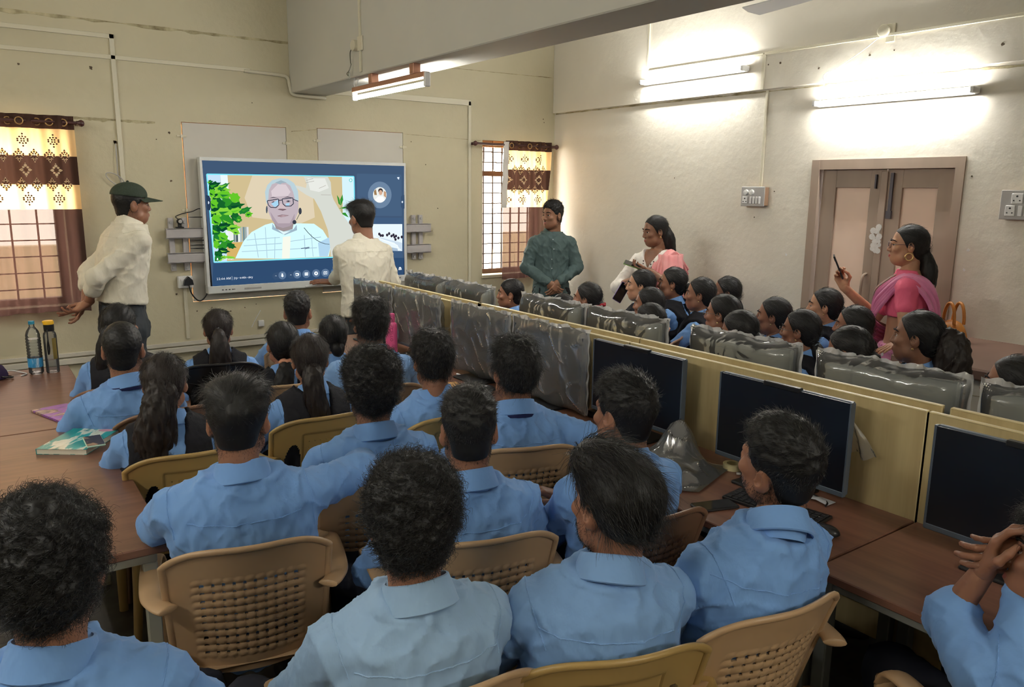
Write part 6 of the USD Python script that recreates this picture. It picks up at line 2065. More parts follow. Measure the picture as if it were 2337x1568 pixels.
    def hair(s, n=None, tone=0, seed=None, width=None):
        style = s.style
        key = (style, s.near, (seed or s.seed) % 3)
        if key not in _capcache:
            _capcache[key] = hair_mesh(style, .0042 if s.near else .0055, 1 + (seed or s.seed) % 3)
        cap = _capcache[key]
        s.hair_prim = part('hair', s.put_head(cap), HAIRB if tone else HAIR, s.root, smooth=True)
        n = n if n is not None else (4500 if s.near else 700)
        if n:
            st = strands_on(cap, style, n, s.seed + 70)
            P = s.hc + (st.reshape(-1, 3) * s.hs) @ s.Rh.T
            curves('hair_strands', P.reshape(st.shape), width or (.0011 if s.near else .0020), STRANDB if tone else STRAND, s.hair_prim)
        if style in ('fade', 'buzz', 'spiky', 'flat', 'wavy', 'curly') and s.sex == 'm':
            s.stubble(6000 if s.near else 700)
        return s

    def stubble(s, n=1600, low=None):
        low = low if low is not None else {'curly': -.118, 'wavy': -.116}.get(s.style, -.106)
        hm = _capcache[('head', s.sex, s.near)]
        v = np.array(hm.vertices)
        nn = vnormals(hm)
        r = np.random.default_rng(s.seed + 3)
        ok = np.where((v[:, 1] < .012) & (v[:, 2] > low) & (v[:, 2] < .03) & (np.abs(v[:, 0]) < .0745))[0]
        w = np.clip((v[ok, 2] - low) / .05, .005, 1) ** 2
        j = r.choice(ok, n, p=w / w.sum())
        p = v[j] + r.normal(0, .0015, (n, 3))
        d = nn[j] * .4 + np.array([0, -.1, -.8]) + r.normal(0, .25, (n, 3))
        L = r.uniform(.002, .006, n)[:, None]
        st = np.stack([p - nn[j] * .001 + d * L * t + nn[j] * .0012 for t in (0, .5, 1)], 1)
        P = s.hc + (st.reshape(-1, 3) * s.hs) @ s.Rh.T
        curves('nape_stubble', P.reshape(st.shape), .0007 if s.near else .0014, STRAND, s.hair_prim)
        return s

    def beard(s, n=2500):
        hm = _capcache[('head', s.sex, s.near)]
        v = np.array(hm.vertices)
        nn = vnormals(hm)
        r = np.random.default_rng(s.seed + 13)
        ok = np.where((v[:, 2] < -.034 - .25 * (v[:, 1] - .0)) & (v[:, 2] > -.125) & (v[:, 1] > -.012) & (nn[:, 1] > -.3) & (v[:, 2] < -.03))[0]
        j = r.choice(ok, n)
        p = v[j] + r.normal(0, .0015, (n, 3))
        d = nn[j] * .5 + np.array([0, 0, -.8]) + r.normal(0, .25, (n, 3))
        L = r.uniform(.002, .006, n)[:, None]
        st = np.stack([p - nn[j] * .001 + d * L * t + nn[j] * .001 for t in (0, .5, 1)], 1)
        P = s.hc + (st.reshape(-1, 3) * s.hs) @ s.Rh.T
        curves('beard', P.reshape(st.shape), .0008, STRAND, s.root)
        return s

    def hank(s, name, pts, rs, n=None, tone=0, wave=.006, local=True, amp=.012, tie=None, tie_at=0, tie_r=None):
        """A ponytail, bun or loose fall of hair: pts in head space."""
        f = Field()
        f.chain(smooth_path(pts, 3 * (len(pts) - 1)), np.interp(np.linspace(0, 1, 1 + 3 * (len(pts) - 1)), np.linspace(0, 1, len(rs)), rs), .02)
        m = f.mesh(.006 if s.near else .008)
        v = np.array(m.vertices)
        nn = vnormals(m)
        d = amp * (fbm(v * [48, 48, 14] + s.seed, 3, s.seed) - .5) + amp * .5 * (noise(v * [110, 110, 22], s.seed) - .5)
        m = trimesh.Trimesh(v + nn * d[:, None], m.faces, process=False)
        pr = part(name, s.put_head(m), HAIRB if tone else HAIR, s.hair_prim, smooth=True)
        n = n if n is not None else (1500 if s.near else 260)
        if n:
            st = strands_along(pts, rs, n, s.seed + 5, wave)
            P = s.hc + (st.reshape(-1, 3) * s.hs) @ s.Rh.T
            curves(name + '_strands', P.reshape(st.shape), .0013 if s.near else .0022, STRANDB if tone else STRAND, s.hair_prim)
        if tie:
            c = np.array(pts[tie_at], float)
            d = np.array(pts[min(tie_at + 1, len(pts) - 1)], float) - pts[max(tie_at - 1, 0)]
            d /= np.linalg.norm(d)
            x = np.cross(d, [1, 0.2, 0.1])
            x /= np.linalg.norm(x)
            y = np.cross(d, x)
            r = tie_r or rs[tie_at] * 1.02
            ring = [c + r * (x * math.cos(a) + y * math.sin(a)) + d * .004 * math.sin(a * 5) for a in np.linspace(0, 2 * math.pi, 26, endpoint=False)]
            part('hair_tie', s.put_head(tube(ring, np.array([.010 + .003 * (i % 2) for i in range(26)]) if tie in ('peach', 'white', 'red') else .005, 7, closed=True)), SCRUNCH[tie], s.hair_prim, smooth=True)
        return s

    def face(s, lip=None, moustache=False, bindi=False):
        for sd, m in eye_parts():
            e = part('eye', s.put_head(m), EYEW, s.root, smooth=True)
            part('iris', s.put_head(moved(trimesh.creation.icosphere(2, .0075), np.diag([1, .5, 1.0]), (sd * .031, .0812, .006))), IRIS, e, smooth=True)
            part('eyelid', s.put_head(tube(smooth_path([(sd * .018, .083, .009), (sd * .026, .0895, .0145), (sd * .036, .0875, .0145), (sd * .045, .0775, .009)], 12), .0026, 6)), s.skin, e, smooth=True)
            part('eyebrow', s.put_head(tube([(sd * .014, .092, .0265), (sd * .024, .0925, .0315), (sd * .036, .087, .033), (sd * .046, .078, .030), (sd * .053, .068, .024)], [.0026, .004, .004, .003, .0014], 7)), BROW, s.root, smooth=True)
        f = Field()
        for sd in (-1, 1):
            f.cone((sd * .005, .0935, -.0565), (sd * .022, .083, -.060), .0052, .0028, .006)
            f.cone((sd * .003, .0935, -.0655), (sd * .020, .083, -.0625), .006, .003, .006)
        part('lips', s.put_head(f.mesh(.0022)), lip or LIPS, s.root, smooth=True)
        if moustache:
            f = Field()
            for sd in (-1, 1):
                f.cone((sd * .003, .094, -.047), (sd * .024, .083, -.053), .0042, .0022, .004)
            part('moustache', s.put_head(f.mesh(.0022)), BROW, s.root, smooth=True)
        return s

    def glasses(s, m=None):
        m = m or GLASSF
        ms = []
        for sd in (-1, 1):
            ring = [(sd * .033 + .023 * math.cos(a), .1035 - .006 * abs(math.cos(a)) * (1 if math.cos(a) * sd > 0 else 0), .002 + .018 * math.sin(a)) for a in np.linspace(0, 2 * math.pi, 24, endpoint=False)]
            ms.append(tube(ring, .0014, 6, closed=True))
            ms.append(tube([(sd * .056, .098, .008), (sd * .072, .07, .009), (sd * .081, .0, .008), (sd * .082, -.03, -.008)], .0013, 6))
        ms.append(tube([(-.010, .104, .004), (0, .106, .007), (.010, .104, .004)], .0013, 6))
        part('spectacles', s.put_head(cat(*ms)), m, s.root, smooth=True)
        return s

    def earrings(s, r=.006):
        for sd in (-1, 1):
            part('earring', s.put_head(moved(trimesh.creation.icosphere(2, r), None, (sd * .084, -.004, -.042))) if r < .01 else s.put_head(moved(trimesh.creation.torus(r, r * .22, 20, 8), roty(math.pi / 2) @ rotx(.1), (sd * .086, -.004, -.042 - r))), GOLD, s.root, smooth=True)
        return s

# ------------------------------------------------------------------ the students
def look_at_display(p, off=0.0):
    return math.degrees(math.atan2(2.45 - p[0], 6.1 - p[1])) + off


def seat_of(p, kind, colour, label, fwd=.05, dx=0.0):
    o = p.org + p.Rw @ np.array([dx, fwd, 0])
    return chair(kind, colour, label, (o[0], o[1], 0), math.degrees(-p.az))


def boy(label, head, az, style, ch, chl, haz=None, arms={}, legs={}, hands=('relaxed', 'relaxed'), sleeve=.97, lany=False, hairn=None, amp=.009, cdx=0.0, **kw):
    p = Person('boy ' + label, head, az, look_at_display(head) if haz is None else haz, 'm', style, **kw)
    p.set_legs(**legs).arms_to(**arms).body(hands=hands, bare=1 if (np.ndim(sleeve) or sleeve < .9) else 0).trousers().shirt(sleeve, amp).hair(hairn)
    if lany:
        p.lanyard()
    seat_of(p, ch[0], ch[1], chl, dx=cdx)
    return p


def girl(label, head, az, ch, chl, haz=None, style='girl', arms={}, vest=True, tone=0, face=False, hairn=None, cdx=0.0, **kw):
    p = Person('girl ' + label, head, az, look_at_display(head) if haz is None else haz, 'f', style, **kw)
    p.set_legs(spread=.09).arms_to(**arms).body().trousers().shirt(.97, .006).hair(hairn, tone)
    if vest:
        p.vest()
    if face:
        p.face().earrings(.0055)
    if ch:
        seat_of(p, ch[0], ch[1], chl, dx=cdx)
    return p


TL, OP, BR, BK, TP = ('lattice', 'tan'), ('slotted', 'ochre'), ('slotted', 'brown'), ('slotted', 'black'), ('slotted', 'tan')
LB = ('lattice', 'brown')
boy('with thick curly black hair at the bottom left corner, back turned', (.088, 1.57, 1.10), 26, 'curly', TL, 'tan plastic armchair of the curly-haired boy at the bottom left corner', haz=12, seed=1, shirt='blue', hs=1.04, wide=1.05)
boy('resting his left elbow on the table and right arm on a chair back', (.635, 2.24, 1.13), 14, 'flat', TL, 'tan lattice-back armchair of the boy who spreads his arms, bottom left', haz=24, seed=2, pitch=-4, wide=1.1, sleeve=.66,
    arms={'l': ('ew', (.425, 2.40, .80), (.57, 2.60, .785)), 'r': ('ew', (1.02, 2.27, .895), (1.14, 2.48, .86))})
boy('with wavy black hair and a faded pale blue shirt, bottom middle', (.745, 1.39, 1.098), 12, 'curly', TL, 'tan lattice-back armchair of the boy in the faded shirt, at the bottom edge', haz=26, seed=3, shirt='pale', hs=1.02, wide=.96, legs={'l': ((-.33, .33, .5), (-.30, .30, .09))})
p = boy('with glossy swept-back black hair, bottom middle right', (1.19, 1.25, 1.085), 20, 'slick', OP, 'ochre armchair with a dotted back and side slots, at the bottom right of the middle', haz=-2, seed=4, shirt='blue2', pitch=2, side=.045)
p.beard(1500)
p = boy('tilting his head back in front of the bare monitor', (1.635, 1.125, 1.128), 8, 'fade', TL, 'tan lattice-back armchair of the boy who tilts his head back', haz=-2, seed=5, pitch=14, roll=-14, lean=-.11, wide=.98, side=.085, legs={'r': ((.34, .34, .5), (.30, .28, .09))})
p.beard()
boy('with short hair and shaved nape in the middle of the group', (1.21, 1.90, 1.088), 16, 'fade', TL, 'tan lattice-back armchair in the middle, left of the dotted ochre one', haz=26, seed=6, legs={'l': ((-.32, .33, .5), (-.28, .30, .09))})
boy('with bushy wavy hair, behind the curly ponytail girl', (1.16, 2.45, 1.105), 14, 'curly', TL, 'tan lattice-back armchair of the boy with bushy wavy hair', haz=22, seed=7, hs=1.03)
boy('with spiky hair and folded arms before the first bare monitor', (1.695, 1.745, 1.10), 8, 'spiky', LB, 'brown lattice-back armchair of the spiky-haired boy with folded arms', haz=-4, seed=8, arms={'l': ('fold',), 'r': ('fold',)}, sleeve=.8)
p = boy('in glasses leaning his right elbow on the desk', (1.79, 2.47, 1.084), 20, 'wavy', TL, 'tan lattice-back armchair of the boy in glasses', haz=14, seed=9, arms={'r': ('ew', (2.06, 2.33, .80), (2.00, 2.57, .785))}, lany=True, wide=1.04)
p.glasses()
boy('with straight black hair below the third bagged monitor', (1.72, 3.0, 1.035), 0, 'wavy', OP, 'ochre dotted armchair left of the boy with straight black hair', haz=16, seed=10, pitch=-6)
boy('with a navy lanyard round his collar, left of the pink bottle', (1.72, 3.63, 1.113), 8, 'wavy', TP, 'tan armchair of the boy with the lanyard', seed=11, lany=True, shirt='blue2')
boy('with close-cropped hair beside the table of bottles', (.585, 3.75, 1.085), -4, 'buzz', BR, 'brown armchair of the boy with close-cropped hair', haz=16, seed=12, lany=True, cdx=.13, amp=.006, near=True, hairn=3500)
boy('seated nearest to the display, in front of the standing pupil', (1.77, 4.80, 1.01), 12, 'fade', TP, 'tan armchair of the boy nearest the display', seed=13, near=False, hairn=1200)

# girls on the left
p = girl('with long loose dark hair beside the left table, hair clip at the back', (.62, 3.12, 1.06), 8, OP, 'ochre dotted armchair of the long-haired girl beside the left table', haz=20, seed=21, tone=1, near=True, cdx=.06)
p.hank('loose_hair', [(0, -.085, .01), (-.012, -.112, -.07), (-.03, -.112, -.17), (-.045, -.10, -.27), (-.05, -.095, -.36)], [.050, .058, .068, .066, .035], 4200, 1, .020, amp=.026, tie='brown', tie_at=0, tie_r=.022)
p = girl('with a wavy brown-black ponytail and black vest in the centre left', (1.26, 3.29, 1.045), 4, OP, 'ochre armchair of the girl with the wavy ponytail', haz=16, seed=22, tone=1, near=True)
p.hank('ponytail', [(0, -.098, -.02), (0, -.125, -.085), (.012, -.125, -.18), (.022, -.115, -.29), (.0, -.11, -.37)], [.034, .042, .046, .046, .02], 2000, 1, .012, amp=.022)
p = girl('with a high spread ponytail and grey hair tie on the black chair', (1.21, 4.56, .995), 14, BK, 'black plastic armchair of the girl with the high ponytail', haz=14, seed=23, tone=1, near=True, hairn=2500)
p.hank('ponytail', [(0, -.100, .015), (0, -.135, -.03), (0, -.135, -.10), (.0, -.125, -.20), (-.01, -.12, -.29)], [.018, .034, .050, .060, .036], 1600, 1, .008, tie='grey', tie_at=0, tie_r=.021)
p = girl('with a low ponytail in a peach scrunchie', (1.35, 3.90, 1.005), 10, TP, 'tan armchair of the girl with the peach scrunchie', haz=8, seed=24, near=True, hairn=2200)
p.hank('ponytail', [(0, -.090, -.085), (-.012, -.115, -.13), (-.03, -.12, -.20), (-.06, -.115, -.27)], [.022, .038, .046, .02], 900, 0, .008, tie='peach', tie_at=0, tie_r=.03)
p = girl('with long hair in the back row below the capped man', (.665, 4.29, 1.10), 12, BR, 'brown armchair at the end of the left table', haz=34, seed=25, near=True, hairn=2200)
p.hank('loose_hair', [(-.0, -.085, -.0), (-.02, -.105, -.08), (-.045, -.105, -.17), (-.075, -.10, -.25)], [.045, .048, .04, .018], 900, 0, .012)
p = girl('with smooth tied-back black hair behind the boy with the lanyard', (1.70, 4.08, .985), 4, TP, 'tan armchair of the smooth-haired girl behind the lanyard boy', haz=8, seed=26, near=True, vest=False, hairn=2200)
p.hank('bun', [(0, -.095, -.05), (0, -.10, -.075)], [.034, .030], 300, 0, .004)

# the boy at the right edge, elbow on the desk and hand at his brow
p = Person('boy at the right edge propping his brow on his hand', (1.95, .60, .985), 30, -14, 'm', 'wavy', seed=14, lean=.06, roll=14, pitch=6, wide=1.05)
p.set_legs().arms_to(l=('ew', (1.885, .79, .795), (1.905, .735, .935)), r=('w', (1.975, .665, 1.0), (.3, -.6, -1)))
p.body(hands=('hold', 'hold'), bare=1, palms=((.2, -.9, .2), (.57, .8, -.2)), hand_fwd=((.1, -.2, .95), (-.80, .55, -.12))).trousers().shirt([.56, .97], .007).hair().face()
seat_of(p, 'slotted', 'tan', 'tan armchair of the boy at the right edge')

# girls on the far side, all looking towards the display
def far_girl(label, head, off=0, tail=None, tie='black', glasses=False, az=-32, style='girl', hoff=0, **kw):
    p = girl(label, head, az, kw.pop('ch', BR), kw.pop('chl'), haz=look_at_display(head, hoff), near=False, face=True, style=style, **kw)
    T = {'pony': ([(0, -.098, .0), (0, -.128, -.04), (0, -.13, -.11), (0, -.12, -.20)], [.018, .030, .032, .014]), 'low': ([(0, -.092, -.07), (0, -.112, -.12), (.01, -.115, -.20), (.02, -.11, -.27)], [.022, .032, .032, .014]), 'braid': ([(0, -.09, -.075), (0, -.108, -.13), (0, -.11, -.22), (0, -.105, -.32)], [.026, .026, .022, .012]),
         'bun': ([(0, -.10, -.04), (0, -.105, -.065)], [.036, .032]), 'frizz': ([(0, -.098, .02), (0, -.14, .0), (0, -.155, -.08), (0, -.15, -.17), (0, -.14, -.24)], [.022, .052, .068, .066, .035])}
    if tail:
        q, r = T[tail]
        p.hank('bun' if tail == 'bun' else 'ponytail', q, r, None if tail != 'frizz' else 1800, 1 if tail == 'frizz' else 0, .004 if tail != 'frizz' else .02, tie=tie, tie_at=0, amp=.012 if tail != 'frizz' else .03)
    if glasses:
        p.glasses()
    return p


far_girl('with very short smooth hair, alone behind the first bagged monitors of the far row', (3.50, 4.90, 1.0), style='buzz', chl='brown armchair of the short-haired girl by the corner window', vest=True, hoff=-10)
far_girl('with tied hair and a red hair band, below the green shirt', (3.62, 4.14, 1.045), tail='bun', tie='red', chl='brown armchair of the girl with the red hair band')
far_girl('of whom only the hair top shows behind the third far monitor', (3.80, 4.64, .895), tail='bun', chl='brown armchair behind the third far monitor')
far_girl('in profile just below the hand with the purple phone', (4.06, 4.06, 1.12), tail='braid', chl='brown armchair of the girl below the purple phone', skin_tone='light', hoff=-4)
far_girl('half hidden, in front of the girl below the purple phone', (3.77, 3.69, 1.05), tail='low', tie='red', chl='brown armchair of the half hidden girl')
far_girl('showing only the top of her head behind the fourth far monitor', (3.40, 3.32, 1.018), tail='bun', tie='peach', chl='brown armchair behind the fourth far monitor')
far_girl('with a white scrunchie and a black vest, before the pink dupatta', (4.25, 3.93, 1.138), tail='pony', tie='white', chl='brown armchair of the girl with the white scrunchie', skin_tone='mid')
far_girl('sitting upright with her arm forward and a black vest, beside the white scrunchie', (4.16, 3.59, 1.102), tail='braid', chl='brown armchair of the upright girl in the vest', skin_tone='mid', arms={'l': ('Lew', (-.24, .12, .70), (-.20, .34, .64))})
far_girl('at the back by the wall, right of the upright girl', (4.57, 3.70, 1.075), tail='braid', chl='brown armchair by the wall', skin_tone='dark')
far_girl('in glasses in the middle of the far row', (3.62, 2.95, 1.097), tail='low', glasses=True, chl='brown armchair of the girl with glasses in the middle', skin_tone='mid')
far_girl('bending low behind the fifth far monitor, only hair showing', (3.36, 2.62, 1.066), tail='bun', chl='brown armchair behind the fifth far monitor', pitch=-10)
far_girl('with a short low braid, left of the brown door', (4.06, 2.92, 1.052), tail='low', chl='brown lattice-back armchair left of the brown door', ch=LB, skin_tone='mid')
far_girl('in thin glasses with a side ponytail and grey clip', (3.70, 2.485, 1.063), tail='low', tie='grey', glasses=True, chl='brown armchair of the girl in thin glasses', skin_tone='mid')
far_girl('with a neat ponytail in front of the door', (4.45, 2.83, 1.092), tail='pony', chl='brown armchair in front of the door', skin_tone='light')
far_girl('with loose hair gathered low, in front of the woman in the sari', (4.10, 2.42, 1.06), tail='low', tie='black', chl='brown armchair in front of the woman in the sari', skin_tone='mid')
far_girl('with head low and glasses behind the wide bagged monitor', (3.24, 1.92, 1.095), tail='bun', glasses=True, chl='brown armchair behind the wide bagged monitor', pitch=-14)
far_girl('with a big frizzy ponytail', (3.66, 1.835, 1.135), tail='frizz', chl='brown armchair of the girl with the frizzy ponytail', skin_tone='dark', hs=1.08)
far_girl('in glasses at the far right edge', (3.21, 1.232, 1.09), tail='low', glasses=True, chl='brown armchair of the girl at the far right edge', skin_tone='mid', hoff=-4)

# ------------------------------------------------------------------ the people who stand
# man in the green cap, hands behind his back
p = Person('man in a dark green cap and cream shirt with hands clasped behind his back', (.965, 5.42, 1.675), 84, 84, 'm', 'buzz', seed=41, stand=1.72, lean=.10, nd=.115, shirt='cream', trousers='grey', skin_tone='mid', wide=1.08)
p.bul = .035
p.set_legs().arms_to(r=('ew', (.71, 5.245, 1.255), (.665, 5.375, 1.085)), l=('ew', (.71, 5.58, 1.255), (.665, 5.455, 1.095)))
p.body(hands=('relaxed', 'point'), bare=1, palms=((-1, .2, .2), (-1, -.2, .2)), hand_fwd=((-.25, .1, -.7), (-.62, -.12, -.35))).trousers(belt=True, rk=.92).shirt(.72, .0055, hem=.26, ease=.026, seams=True).hair(1500).face()
f = Field()
f.ell((0, -.014, .062), (.088, .108, .080), .01)
f.cut(lambda X, Y, Z: .052 - .12 * Y - Z + 0 * X)
cp = part('cap', p.put_head(f.mesh(.0045)), plain('cap_dark_green', lin(52, 62, 52), .75, .2, bump=.2, bscale=80), p.root, smooth=40)
def brim(u, v):
    a = u * 1.15
    r = .083 + .082 * v
    return np.stack([np.sin(a) * (.084 + .006 * v), -.012 + np.cos(a) * (.104 + .095 * v * (1 - .35 * u ** 2)), .052 - .12 * .09 + .006 - .022 * v - .012 * u ** 2 * (1 - v * .3)], -1)
part('cap_brim', p.put_head(panel_sheet(24, 8, brim, lambda u, v: np.ones_like(u, bool), .004)), _mats['cap_dark_green'], cp, smooth=40)
part('cap_button', p.put_head(moved(trimesh.creation.icosphere(2, .008), None, (0, -.014, .143))), _mats['cap_dark_green'], cp, smooth=True)
part('cap_strap', p.put_head(tube([(math.sin(a) * .079, -.012 - math.cos(a) * .101, .05) for a in np.linspace(-.8, .8, 12)], .006, 6, flat=(.4, 1))), _mats['cap_dark_green'], cp, smooth=True)

# pupil at the display, back turned, one hand on the display's lower edge
p = Person('pupil with a flat-top haircut in a cream shirt touching the display', (2.625, 5.66, 1.56), 6, -12, 'm', 'flat', hs=1.06, seed=42, stand=1.66, lean=.05, shirt='cream', trousers='grey', skin_tone='mid', pitch=-6)
p.set_legs().arms_to(l=('ew', (2.49, 5.78, 1.135), (2.50, 5.985, 1.045)), r=('Lew', (.235, .02, 1.06), (.20, .2, .9)))
p.body(hands=('flat', 'relaxed'), bare=1, palms=((.3, .2, -1), None), hand_fwd=((-.75, .55, .02), None)).trousers(rk=.85).shirt([.80, .97], .006, hem=-.12, ease=.026).hair(3500)

# boy in the dark green shirt, hands clasped
p = Person('young man in a dark green shirt with hands clasped in front, by the corner window', (4.46, 5.60, 1.565), -150, -96, 'm', 'fade', seed=43, stand=1.66, lean=.0, shirt='green', trousers='black', skin_tone='dark', wide=.92)
p.set_legs().arms_to(l=('Lew', (-.235, .02, 1.10), (-.035, .19, .985)), r=('Lew', (.235, .02, 1.10), (.03, .205, .965)))
p.body(hands=('hold', 'hold'), bare=1, palms=((.2, -.9, .1), (-.2, -.9, .1)), hand_fwd=((.55, .25, -.8), (-.75, .15, -.65)), local=True).trousers(rk=.9).shirt(.95, .008, hem=-.10, ease=.012, seams=False).hair(2500).face(moustache=True)
for k in range(6):
    t_ = .9 - k * .17
    c_ = p.H + p.A * p.L * t_ + p.Yp * (.138 - .0 * k)
    hit = p.shirt_mesh.vertices
    d_ = np.linalg.norm((np.array(hit) - c_)[:, [0, 2]], axis=1)
    j_ = np.argmax(np.where(d_ < .015, np.array(hit)[:, 1], -9))
    part('button', moved(moved(trimesh.creation.cylinder(.006, .003, sections=10), rotx(math.pi / 2)), None, hit[j_]), plain('button_pale', lin(150, 160, 164), .4, .4), p.root)
part('placket', tube([np.array(p.shirt_mesh.vertices)[np.argmax(np.where(np.linalg.norm((np.array(p.shirt_mesh.vertices) - (p.H + p.A * p.L * q + [.012, 0, 0]))[:, [0, 2]], axis=1) < .013, np.array(p.shirt_mesh.vertices)[:, 1], -9))] for q in np.linspace(.92, -.05, 24)], .003, 5, flat=(1.2, .6)), SHIRT['green'], p.root, smooth=True)


def cloth_sheet(name, person, rows, m, amp, seed, nu=40, nv=30, th=.004, label=None):
    """A draped length of cloth: rows of control points (each row a line across the cloth, world-free local coordinates)."""
    R = np.array(rows, float)
    k, q = R.shape[:2]
    A = np.stack([smooth_path(R[i], nu) for i in range(k)])
    B = np.stack([smooth_path(A[:, j], nv) for j in range(A.shape[1])], 1)
    nvv, nuu = B.shape[0] - 1, B.shape[1] - 1
    iu, iv = np.meshgrid(np.arange(nuu + 1), np.arange(nvv + 1), indexing='xy')

    def fn(u, v):
        x = np.clip(np.round((u + 1) / 2 * nuu).astype(int), 0, nuu)
        y = np.clip(np.round(v * nvv).astype(int), 0, nvv)
        P = B[y, x]
        d = amp * np.sin(u * 13 + seed + 1.5 * np.sin(v * 4)) + amp * .7 * np.sin(u * 23 + v * 3 + seed * 2)
        du, dv = np.gradient(P, axis=0), np.gradient(P, axis=1)
        n = np.cross(du, dv)
        n /= np.linalg.norm(n, axis=-1, keepdims=True) + 1e-9
        return P + n * d[..., None]
    return part(name, panel_sheet(nuu, nvv, fn, lambda u, v: np.ones_like(u, bool), th), m, person.root, smooth=True, label=label)


PINKD = usdkit.material(stage, look('dupatta_pink'), {'tc': ('texture_coordinate', {}), 'n': ('noise_texture', {'scale': 9.0, 'detail': 3.0}), 'r': ('rgb_ramp', {'ramp': [(.35, lin(236, 150, 152)), (.7, lin(244, 178, 176))]}), 'd': ('principled_bsdf', {'roughness': .7, 'sheen_weight': .2}), 'l': ('translucent_bsdf', {'color': lin(240, 160, 160)}), 'm': ('mix_closure', {'fac': .2})}, [('tc.object', 'n.vector'), ('n.fac', 'r.fac'), ('r.color', 'd.base_color'), ('d.BSDF', 'm.closure1'), ('l.BSDF', 'm.closure2')], surface='m.closure')
SARI = usdkit.material(stage, look('sari_pink'), {'tc': ('texture_coordinate', {}), 'n': ('noise_texture', {'scale': 7.0, 'detail': 3.0}), 'r': ('rgb_ramp', {'ramp': [(.35, lin(216, 122, 168)), (.7, lin(236, 152, 190))]}), 'd': ('principled_bsdf', {'roughness': .5, 'sheen_weight': .3}), 'l': ('translucent_bsdf', {'color': lin(236, 140, 180)}), 'm': ('mix_closure', {'fac': .15})}, [('tc.object', 'n.vector'), ('n.fac', 'r.fac'), ('r.color', 'd.base_color'), ('d.BSDF', 'm.closure1'), ('l.BSDF', 'm.closure2')], surface='m.closure')
EMBR = plain('embroidery_dark', lin(96, 74, 76), .7, .2)


def skirt(p, z0, z1, r0, r1, m, name, seed, pleats=16, amp=.012, sq=.8):
    def fn(u, v):
        a = u * math.pi
        r = r0 + (r1 - r0) * v ** .8
        rr = r + amp * v * np.sin(a * pleats + seed)
        return np.stack([rr * np.sin(a) * 1.05, -rr * np.cos(a) * sq, z0 + (z1 - z0) * v], -1)
    part(name, panel_sheet(120, 24, fn, lambda u, v: np.ones_like(u, bool), .004), m, p.root, smooth=True)


# woman with the pink dupatta
p = Person('woman in a white embroidered kurta and pink dupatta looking at her phone', (4.43, 4.30, 1.49), -105, -72, 'f', 'girl_parted', seed=44, stand=1.58, lean=.01, shirt='white', trousers='white', skin_tone='dark', pitch=-8, wide=.93)
p.set_legs().arms_to(l=('w', (4.285, 4.20, 1.205), (.3, -1, -.6)), r=('w', (4.25, 4.305, 1.135), (0, 1, -.5)))
p.body(hands=('hold', 'grip'), bare=1, palms=((.2, -.1, .95), (.5, .5, .5)), hand_fwd=((-.6, .7, .15), (-.55, .4, -.75))).trousers(rk=.85).shirt([.62, .62], .005, hem=-.15, ease=.02, collar=False, name='kurta', seams=False, vneck=.30).hair(2500).face(bindi=True).earrings(.007)
skirt(p, .86, .50, .165, .24, SHIRT['white'], 'kurta_skirt', 3, 7, .008, .72)
p.hank('loose_hair', [(0, -.07, -.0), (0, -.10, -.08), (.02, -.115, -.20), (.03, -.12, -.33)], [.055, .062, .06, .03], 1200, 0, .006)
cloth_sheet('dupatta', p, [[(-.225, -.13, 1.12), (-.215, -.13, 1.22), (-.09, -.13, 1.30)], [(-.215, -.03, 1.285), (-.15, -.02, 1.342), (-.07, -.035, 1.345)], [(-.225, .07, 1.24), (-.14, .115, 1.26), (-.04, .105, 1.24)], [(-.24, .13, 1.08), (-.15, .185, 1.08), (-.055, .165, 1.08)], [(-.25, .16, .90), (-.17, .20, .88), (-.07, .185, .88)], [(-.25, .16, .62), (-.17, .20, .60), (-.08, .19, .60)]], PINKD, .008, 3)
cloth_sheet('dupatta_fall', p, [[(-.215, -.11, 1.22), (-.16, -.15, 1.25), (-.08, -.145, 1.28)], [(-.225, -.14, 1.0), (-.15, -.18, 1.0), (-.06, -.17, 1.0)], [(-.23, -.15, .70), (-.16, -.2, .70), (-.07, -.18, .70)]], PINKD, .008, 5)
Sa, Ea, Wa = p.arm[-1]
cloth_sheet('dupatta_sleeve', p, [[q + np.array(o) for o in ((.055, .085, .0), (-.03, .09, .0), (-.085, .02, .0), (-.06, -.075, .0), (.03, -.09, .0))] for q in (Sa + [0, 0, .065], Sa * .7 + Ea * .3, Sa * .25 + Ea * .75 - [0, 0, .05], Ea - [0, 0, .18], Ea - [0, -.02, .42])], PINKD, .006, 7)
hv = np.array(p.shirt_mesh.vertices)
em = []
for sx in (-.045, .035):
    for k in range(9):
        c = np.array([sx + .006 * math.sin(k * 2), 1.10 + k * .022])
        dd_ = np.linalg.norm(hv[:, [0, 2]] - c, axis=1)
        j = np.argmax(np.where(dd_ < .013, hv[:, 1], -9))
        em.append(moved(trimesh.creation.icosphere(1, .006), np.diag([1, .35, 1.2]), hv[j]))
part('embroidery', cat(*em), EMBR, p.root, kind='stuff')
pl, pr_ = p.arm[-1][2], p.arm[1][2]
w = np.array([4.205, 4.285, 1.243])
Rp = rotz(.7) @ rotx(.30) @ roty(-.35)
phone('phone', 'green-backed phone held up by the woman with the pink dupatta', w, Rp, plain('phone_case_green', lin(96, 128, 60), .4, .4), GLASSY)
w = np.array([4.16, 4.362, 1.03])
phone('phone', 'purple phone hanging in the lowered hand of the woman with the dupatta', w, rotz(-.6) @ roty(.55) @ rotx(1.35), plain('phone_case_purple', lin(112, 84, 150), .35, .5, var=.3, scale=40), GLASSY, .037, .078)

